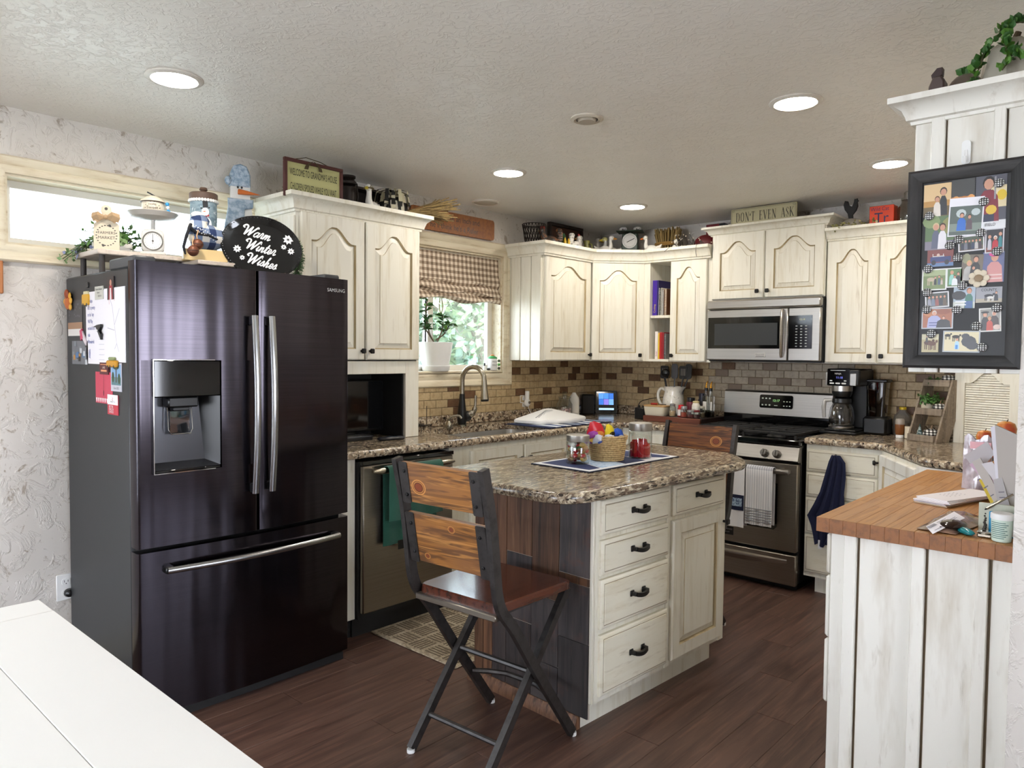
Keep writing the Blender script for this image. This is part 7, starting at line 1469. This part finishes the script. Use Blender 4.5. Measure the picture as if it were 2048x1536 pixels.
photo('outdoor wedding photo of a couple under leafy trees', 3.026, 3.096, 1.684, 1.772, '58704a', [('r', 0, 0, 1, .26, '7d7684'), ('e', .2, .85, .3, .2, '7d9060'), ('e', .8, .7, .25, .25, '8a8a52'), ('P', .36, .04, .28, .76, '5a5f74', 'c9b28a'), ('P', .58, .02, .3, .76, 'dedbe0', '3a2018')], None, 0, .0003)
photo('group photo of people in dark clothes in a garden', 3.104, 3.162, 1.674, 1.714, '44503c', [('r', 0, 0, 1, .3, '6a5a48')] + [('P', .12+.15*k, .05, .16, .75, ('2a2c3a', '6a6a74', '1f2230', '26304a', 'b9b4b0', '3a2a34')[k]) for k in range(6)], 'd0cdd0', -2, .0014)
photo('night photo of a person in a red suit among others', 3.163, 3.204, 1.665, 1.727, '14121a', [('r', 0, 0, 1, .2, '7a3020'), ('P', .2, .1, .25, .7, 'b9b4bc'), ('P', .55, .1, .4, .62, 'b5202c', 'e6e2e0'), ('P', .85, .2, .24, .7, '2a7a80')], 'c9c6cc', 0, .0003)
photo('red building photo with a blue open-top car', 3.033, 3.094, 1.640, 1.688, '7a3a34', [('r', 0, 0, 1, .2, '5a76a0'), ('r', .12, .25, .78, .28, '2f3a70'), ('r', .2, .53, .45, .05, 'c9c4c0'), ('r', .2, .55, .03, .15, 'c9c4c0'), ('r', .6, .53, .03, .15, 'c9c4c0'), ('e', .25, .22, .09, .14, '1a1c2a'), ('e', .75, .22, .09, .14, '1a1c2a'), ('e', .42, .62, .06, .09, 'd0b0a0')])
photo('green pasture photo of people with a pale horse', 3.022, 3.080, 1.578, 1.634, '6d7d4a', [('r', 0, .7, 1, .3, '9aa67a'), ('A', .35, .2, .42, .5, 'b5a58c'), ('P', .55, .22, .12, .45, '1f2024'), ('P', .72, .22, .12, .5, '4a5a74'), ('P', .84, .22, .1, .36, 'b9a99c')], 'dcdcd8', 0, .0003)
photo('photo of three children on green grass', 3.079, 3.118, 1.583, 1.634, '5a7a4a', [('P', .3, .1, .4, .82, '8ac0b0', 'b59a6a'), ('P', .74, .12, .36, .7, '1d1e22'), ('P', .5, .05, .42, .58, 'dcdfe0', '3a2418')], 'd9dad6', 0, .0006)
photo('family portrait with blond woman and plaid shirt in the centre', 3.113, 3.160, 1.598, 1.665, '6a5f50', [('e', .2, .85, .2, .2, '8a8a6a'), ('P', .35, .02, .5, .76, 'a9a6a0', 'c9a46a'), ('P', .66, .1, .5, .85, '23221f', '3a241a'), ('P', .58, .05, .34, .52, '2a2628', '201a18')], None, 3, .0006)
photo('studio portrait of a toddler with a pink bow and striped shirt', 3.160, 3.206, 1.592, 1.668, '5a6088', [('P', .55, .0, .8, .96, 'c98a86', 'b08a6a'), ('r', .2, .1, .7, .04, 'dcc0ba'), ('r', .2, .22, .7, .04, 'dcc0ba'), ('e', .55, .93, .28, .09, 'd0408a')])
photo('dim group photo of a family outdoors at the left', 3.031, 3.087, 1.532, 1.573, '3a3f36', [('r', 0, 0, 1, .22, '5a5648')] + [('P', .14+.18*k, .06, .18, .78, ('8a8a94', '6a7484', '8a4a44', '2a2c34', '5a4a3a')[k]) for k in range(5)], 'cfcdd0', -3, .0003)
photo('farm photo of a boy in overalls feeding a black calf', 3.097, 3.146, 1.528, 1.583, '9aa8b5', [('r', 0, 0, 1, .3, 'b9bcb4'), ('e', .25, .6, .34, .22, '121216'), ('P', .72, .0, .4, .95, '2f6a5a', '8a5a3a'), ('r', .55, 0, .34, .34, '3a5a8a'), ('r', .1, .28, .5, .05, 'dcdce0'), ('r', .1, .14, .5, .05, 'dcdce0')], None, 1, .0009)
photo('livestock show card of cattle and a white sheep', 3.147, 3.204, 1.541, 1.580, '8f8f94', [('r', 0, 0, 1, .25, 'a59a86'), ('A', .5, .12, .4, .5, '26262c'), ('A', .56, .08, .3, .38, 'd0cdc8'), ('P', .78, .1, .16, .62, '1e1f26')], None, 0, .0003, ('COUNTY', .010, .009, '26262c'))
photo('portrait of an older couple before orange autumn leaves', 3.024, 3.098, 1.476, 1.531, '9a5a38', [('e', .2, .8, .2, .2, 'b3703f'), ('e', .7, .85, .25, .15, '8a4a2c'), ('P', .4, .0, .5, .92, '9a9cc0', 'd0ccc4'), ('r', .22, .1, .34, .05, '4a5080'), ('r', .22, .24, .34, .05, '4a5080'), ('P', .72, .0, .5, .62, '1c1a1c', '4a2f22')], 'a9acb0', 0, .0003)
photo('family portrait with a cowboy hat and a child in red', 3.156, 3.204, 1.467, 1.527, '8a867e', [('P', .25, .0, .44, .9, '201d1e', '1a1614'), ('e', .25, .86, .22, .05, '171314'), ('P', .72, .1, .5, .82, '3a2a24', 'c9c4bc'), ('P', .48, .0, .36, .66, 'b03a24', 'a9825a'), ('e', .85, .15, .2, .12, 'c9b0a4')], 'd0cec8', -2, .0003)
photo('photo of two horses pulling in dry grass at the bottom left', 3.026, 3.066, 1.414, 1.462, 'a3956a', [('r', 0, .7, 1, .3, 'b5ad8a'), ('A', .4, .15, .6, .6, '4a2c1c'), ('A', .62, .12, .55, .58, '5a3824'), ('P', .3, .55, .14, .4, '2f2a26')])
photo('photo of black cattle and a child in blue on pale ground', 3.076, 3.160, 1.414, 1.470, 'c9bd96', [('A', .34, .5, .26, .4, '1f1814'), ('A', .1, .6, .2, .35, '1a1a1c'), ('e', .72, .5, .22, .3, '15151c'), ('e', .82, .3, .18, .22, '17171e'), ('e', .62, .78, .12, .14, '1a1a20'), ('P', .38, .1, .14, .6, '9ac0d8'), ('r', .34, .1, .07, .22, '2f7ac0')], '9a9ea2', 1, .0008)
part_m = [MB(HOUND).lathe([(.0108, 0), (.0112, .002), (.0105, .004), (.006, .0062), (.001, .0066)], 18)]; part_m[0].v = [(p[0], -p[2], p[1]) for p in part_m[0].v]; mm_ = part_m[0].mesh('button'); rm = MB(flat('d5d5d8', .3)).lathe([(.0113, 0), (.0117, .001), (.0113, .0022)], 18, ring=True); rm.v = [(p[0], -p[2], p[1]) for p in rm.v]; rmm = rm.mesh('rim')
MAG = [(3.190, 1.838, 'at the top right corner'), (3.158, 1.796, 'on the maroon shirt of the softball poster'), (3.035, 1.774, 'below the arched sunset photo'), (3.154, 1.718, 'at the lower right of the instant print'), (3.105, 1.706, 'at the left of the garden group photo'), (3.085, 1.692, 'over the lower right of the wedding photo'), (3.190, 1.668, 'between the red suit photo and the toddler portrait'), (3.104, 1.659, 'right of the blue car photo'), (3.036, 1.634, 'above the green pasture photo'), (3.117, 1.586, 'below the three children photo'), (3.036, 1.572, 'at the top left of the dim group photo'), (3.036, 1.527, 'below the dim group photo at the left edge'), (3.106, 1.524, 'at the top right of the autumn couple portrait'), (3.194, 1.526, 'on the top right of the cowboy portrait'), (3.151, 1.481, 'at the lower left of the cowboy portrait'), (3.049, 1.462, 'above the two horses photo'), (3.165, 1.427, 'at the lower right of the black cattle photo')]
for x, z, lb in MAG: t = thing('button_magnet', 'round black and white check button magnet '+lb, 'magnet', (x, YP-.0042, z), 0, 'check button magnets'); part('button', mm_, t); part('rim', rmm, t)
t = thing('flower_magnet', 'cream felt flower magnet with brown button centre', 'magnet', (3.153, YP-.0042, 1.603)); b = MB(flat('d6cab4', .9))
for k in range(7): a = 2*pi*k/7; b.ball((.0155*cos(a), -.002, .0155*sin(a)), (.0085, .0022, .0085), 10, 5)
part('petals', b, t); q = MB(flat('8a7458', .5)).lathe([(.009, .004), (.0092, .006), (.007, .0068)], 16); q.v = [(p[0], -p[2], p[1]) for p in q.v]; part('button', q, t)
# ================================================================ ON THE BUTCHER BLOCK
ZB = .9245
t = thing('letter_holder', 'pale green wooden letter holder stuffed with mail beside the wall', 'organizer', (3.19, -2.46, ZB)); GH = flat('b5b5a2', .5); b = MB(GH); b.box(-.045, .045, -.185, -.179, 0, .08, .001); b.box(-.045, .045, .16, .166, 0, .11, .001); b.box(-.045, -.040, -.179, .16, 0, .05, .001); b.box(.040, .045, -.179, .16, 0, .08, .001); b.box(-.04, .04, -.179, .16, 0, .006); part('box', b, t)
def envelope(label, pts, c, th=.002, mark=None, cat='envelope'):
    t = thing('envelope', label, cat, tuple(pts[0]), 0, 'mail in the letter holder'); P = [V(p)-V(pts[0]) for p in pts]; n = (P[1]-P[0]).cross(P[2]-P[1]).normalized()*th; b = MB(flat(c, .55) if isinstance(c, str) else c); b.loft([[tuple(p) for p in P], [tuple(p+n) for p in P]]); part('paper', b, t, smooth=False)
    if mark:
        X = P[1]-P[0]; Y = P[3]-P[0]; F_ = fr(tuple(P[0]), tuple(X), tuple(Y)); sgn = 1 if F_.col[2].xyz.dot(n) > 0 else -1; b = MB(flat('6a6670')); lx, ly = X.length, Y.length
        for u, v, w_ in mark:
            for h in (th+.0006, -.0006): b.rect(u*lx, (u+w_)*lx, v*ly, v*ly+.003, F_, h if sgn > 0 else -h)
        part('printing', b, t)
envelope('large grey-beige padded envelope standing at the wall', [(3.163, -2.42, .966), (3.205, -2.42, .972), (3.202, -2.42, 1.176), (3.142, -2.42, 1.203)], 'aaa39c', .012)
envelope('tall white folded envelope left of the padded envelope', [(3.155, -2.40, .955), (3.172, -2.40, .958), (3.138, -2.37, 1.198), (3.122, -2.37, 1.19)], 'd5d3dc', .003)
envelope('wide grey envelope leaning out at the left of the mail', [(3.075, -2.27, 1.035), (3.120, -2.27, 1.10), (3.098, -2.27, 1.138), (3.037, -2.27, 1.085)], 'b5b0b3', .0025, [(.1, .3, .3)])
envelope('narrow cream envelope with slanted print in the mail fan', [(3.140, -2.35, .950), (3.158, -2.35, .965), (3.092, -2.33, 1.09), (3.070, -2.33, 1.075)], 'b3aca6', .003, [(.2, .2, .5), (.2, .4, .6), (.2, .6, .4)])
envelope('white envelope in the middle of the mail fan', [(3.158, -2.38, 1.0), (3.178, -2.38, 1.012), (3.128, -2.36, 1.085), (3.100, -2.36, 1.075)], 'c6c2c6', .003, [(.3, .2, .5)])
envelope('grey bill envelope with dark window stripe low in the fan', [(3.160, -2.44, .965), (3.188, -2.44, .97), (3.165, -2.43, 1.05), (3.143, -2.43, 1.04)], 'a7a2a2', .003, [(.2, .3, .5), (.2, .5, .5)])
envelope('purple-edged flyer poking out behind the wide grey envelope', [(3.150, -2.30, .960), (3.160, -2.30, .975), (3.075, -2.285, 1.075), (3.055, -2.285, 1.06)], 'c0a0b5', .002)
envelope('yellow-edged magazine at the bottom of the mail fan', [(3.128, -2.34, .946), (3.150, -2.34, .948), (3.10, -2.31, 1.02), (3.085, -2.31, 1.02)], 'c9b23a', .002, None, 'magazine')
t = thing('pen', 'silver pen leaning out of the letter holder', 'pen', (3.175, -2.655, ZB+.078)); part('barrel', MB(NICKEL).tube([(-.01, -.002, -.012), (.045, .03, .03)], .003, 8), t); part('tip', MB(BLACK).tube([(-.014, -.004, -.015), (-.01, -.002, -.012)], [.001, .003], 6), t)
for k in range(6):
    t = thing('letter', ['topmost white letter with faint dots on the letter stack', 'second letter from the top of the stack', 'third letter from the top of the stack', 'third letter from the bottom of the stack', 'second letter from the bottom of the stack', 'lowest tan envelope of the letter stack'][k], 'letter', (3.012-.003*k, -2.19-.005*(k % 3), ZB+.0172-.0033*k), -20+3*(k % 3), 'stack of letters on the butcher block')
    part('paper', MB(PAPER if k < 4 else flat('c9b49a' if k == 5 else 'cfc9d2', .6)).box(-.052, .052, -.15, .15, 0, .003), t, smooth=False)
    if k == 0:
        b = MB(flat('9a95a5')); F = fr((0, 0, .0032), (1, 0, 0), (0, 1, 0)); rnd = random.Random(2); [b.ell(-.03+.012*(i % 4), -.06+.025*(i//4)+.004*rnd.random(), .002, .005, F, n=6) for i in range(16)]; b.text('R.8', .02, fr((.03, .12, .0032), (0, -1, 0), (1, 0, 0)), m=flat('2f2c38')); part('printing', b, t)
t = thing('glasses_pouch', 'brown translucent plastic pouch lying on the butcher block', 'pouch', (3.080, -2.60, ZB)); b = MB(mat('brown_film', '6b4a3a', .15, layers=[((14, 14, 14), 3, .4, .6, 'a98a78', .8)], coat=.5)); n = 9
g = [[((i/(n-1)-.5)*.11*(1-.3*abs(j/(n-1)-.5))+.03*(j/(n-1)-.5), (j/(n-1)-.5)*.30, .004+.030*sin(pi*i/(n-1))*sin(pi*j/(n-1))+.006*sin(2.3*i+1.7*j)*sin(pi*j/(n-1))*sin(pi*i/(n-1))) for i in range(n)] for j in range(n)]; b.sheet(g, .0015); part('film', b, t); part('lens', MB(flat('241510', .1)).ball((.01, -.08, .016), (.035, .055, .012), 14, 8), t)
t = thing('tag_card', 'white printed cardboard tag propped on the brown pouch', 'card', (3.083, -2.70, ZB)); P = [(-.018, -.085, .002), (.030, .055, .030), (.0, .075, .040), (-.042, -.05, .012)]; b = MB(PAPER); b.loft([P, [(p[0]-.0005, p[1], p[2]+.001) for p in P]]); part('card', b, t, smooth=False); FQ = fr(P[0], (.048, .14, .028), (-.024, .03, .01)); b = MB(flat('7a7784'))
for i in range(9): b.rect(.02+.004*i, .0225+.004*i, .020, .030, FQ, .0018); b.rect(.02, .12, .006+.0*i, .0075, FQ, .0018)
for i in range(4): b.rect(.065, .135, .012+.005*i, .0135+.005*i, FQ, .0018)
b.ell(.05, .008, .003, .003, FQ, .0022, flat('2a2a30'), 8); part('printing', b, t)
t = thing('teal_case', 'glossy teal oval case at the front edge of the butcher block', 'case', (3.128, -2.715, ZB), -50); b = MB(flat('157d84', .15)); b.ball((0, 0, .009), (.036, .014, .009), 20, 10); part('shell', b, t); part('seam', MB(flat('0f5f66', .2)).tube([(.0362*cos(2*pi*k/24), .0142*sin(2*pi*k/24), .009) for k in range(24)], .0008, 5, closed=True), t)
t = thing('floss_cup', 'white and pale green printed plastic tub at the wall', 'tub', (3.213, -2.735, ZB)); part('tub', MB(mat('pale_mint', 'c9d9cc', .4)).lathe([(.020, 0), (.022, .002), (.0245, .055), (.0245, .058)], 26), t); part('lid', MB(PLAST).lathe([(.0255, .058), (.0262, .060), (.0262, .072), (.023, .074), (.02, .0725)], 26), t); b = MB(flat('3f6a62'))
for k in range(9): a0 = -1.1; L_ = [(.0247*sin(a), -.0247*cos(a)) for a in [a0+2.0*i/8*(.75+.25*(k*37 % 5)/5) for i in range(9)]]; b.loft([[(p[0]*(.9+.004*k*2.2), p[1]*(.9+.0088*k)-.0012, z) for p in L_] for z in (.010+.005*k, .0118+.005*k)], False, False, False)
part('printing', b, t)
t = thing('blue_box', 'bright blue and white flat box standing behind the printed tub', 'box', (3.205, -2.675, ZB)); part('box', MB(flat('1d8fc0', .4)).box(-.03, .035, -.006, .006, 0, .064, .001), t); part('label_panel', MB(PLAST).box(-.024, .03, -.0068, -.006, .004, .054), t, smooth=False)
t = thing('tin', 'small silver hinged tin in front of the letter holder', 'tin', (3.172, -2.715, ZB)); part('tin', MB(NICKEL).box(-.016, .018, -.012, .014, 0, .011, .003), t); part('lid', MB(CHROME).box(-.017, .019, -.013, .015, .0112, .017, .003), t)
t = thing('figurine', 'tiny dark beaded tree figurine on the silver tin', 'figurine', (3.172, -2.714, ZB+.0175)); b = MB(flat('2f2a22', .4)); [b.ball((.001*((k*7) % 3-1), .001*((k*5) % 3-1), .003+.006*k), .0055-.0005*k, 8, 5) for k in range(8)]; part('beads', b, t)
# ---- fruit and snack bag beyond the mail
t = thing('fruit_bowl', 'dark wire fruit bowl behind the mail at the end of the butcher block', 'bowl', (3.02, -1.62, ZB)); b = MB(MESHC); [b.tube([(r*cos(2*pi*k/24), r*sin(2*pi*k/24), z) for k in range(24)], .003, 6, closed=True) for r, z in ((.05, .004), (.085, .05), (.10, .11))]; [b.tube([(.05*cos(a), .05*sin(a), .004), (.085*cos(a), .085*sin(a), .05), (.10*cos(a), .10*sin(a), .11)], .002, 5) for a in [2*pi*k/14 for k in range(14)]]; part('wire_frame', b, t)
APM = mat('apple_skin', 'c98a3a', .3, layers=[((12, 12, 5), 3, .45, .6, 'b5452a', .9)])
def apple(label, loc, r, m):
    u = thing('apple', label, 'apple', loc); part('flesh', MB(m).lathe([(r*.2, r*.06), (r*.6, 0), (r*.95, r*.55), (r, r), (r*.8, r*1.55), (r*.4, r*1.75), (r*.12, r*1.6)], 20), u); part('stem', MB(flat('4a3520')).tube([(0, 0, r*1.6), (r*.15, 0, r*2.0)], r*.05, 5), u)
apple('yellow-red apple on top at the left of the fruit', (2.985, -1.63, 1.065), .030, APM); apple('orange-red apple below the yellow-red apple', (2.995, -1.66, 1.010), .033, mat('apple_red', 'c4553a', .3, layers=[((14, 14, 6), 3, .45, .6, 'd98a4a', .8)])); apple('large golden apple at the right of the fruit', (3.050, -1.60, 1.092), .036, APM); apple('golden apple low in the wire bowl', (3.03, -1.58, .935), .036, APM); apple('second golden apple low in the wire bowl', (3.0, -1.65, .932), .034, APM)
t = thing('snack_bag', 'clear and pink snack bag of brown nuts behind the mail', 'bag', (3.01, -1.90, 1.0)); t.location = (3.01, -1.90, ZB); b = MB(mat('crinkled_film', 'c4bcc4', .2, layers=[((20, 20, 20), 3, .4, .6, '9a8f96', .8)], coat=.5)); n = 8
for s in (-1, 1): b.sheet([[((i/(n-1)-.5)*.095*(1-.1*j/(n-1)), s*.025*sin(pi*i/(n-1))*(1-j/(n-1)*.7)+.004*sin(3*i+j), .19*j/(n-1)+.012*sin(i*1.4)*(j == n-1)) for i in range(n)] for j in range(n)], .001)
part('film', b, t); part('pink_band', MB(flat('c98a92', .3)).box(-.02, .045, -.0275, -.026, .15, .175), t, smooth=False); part('nuts', MB(mat('nut_brown', '6b3a22', .5, layers=[((60, 60, 60), 2, .45, .6, '9a6a44', .9)])).box(.0, .045, -.027, -.024, .10, .15), t)
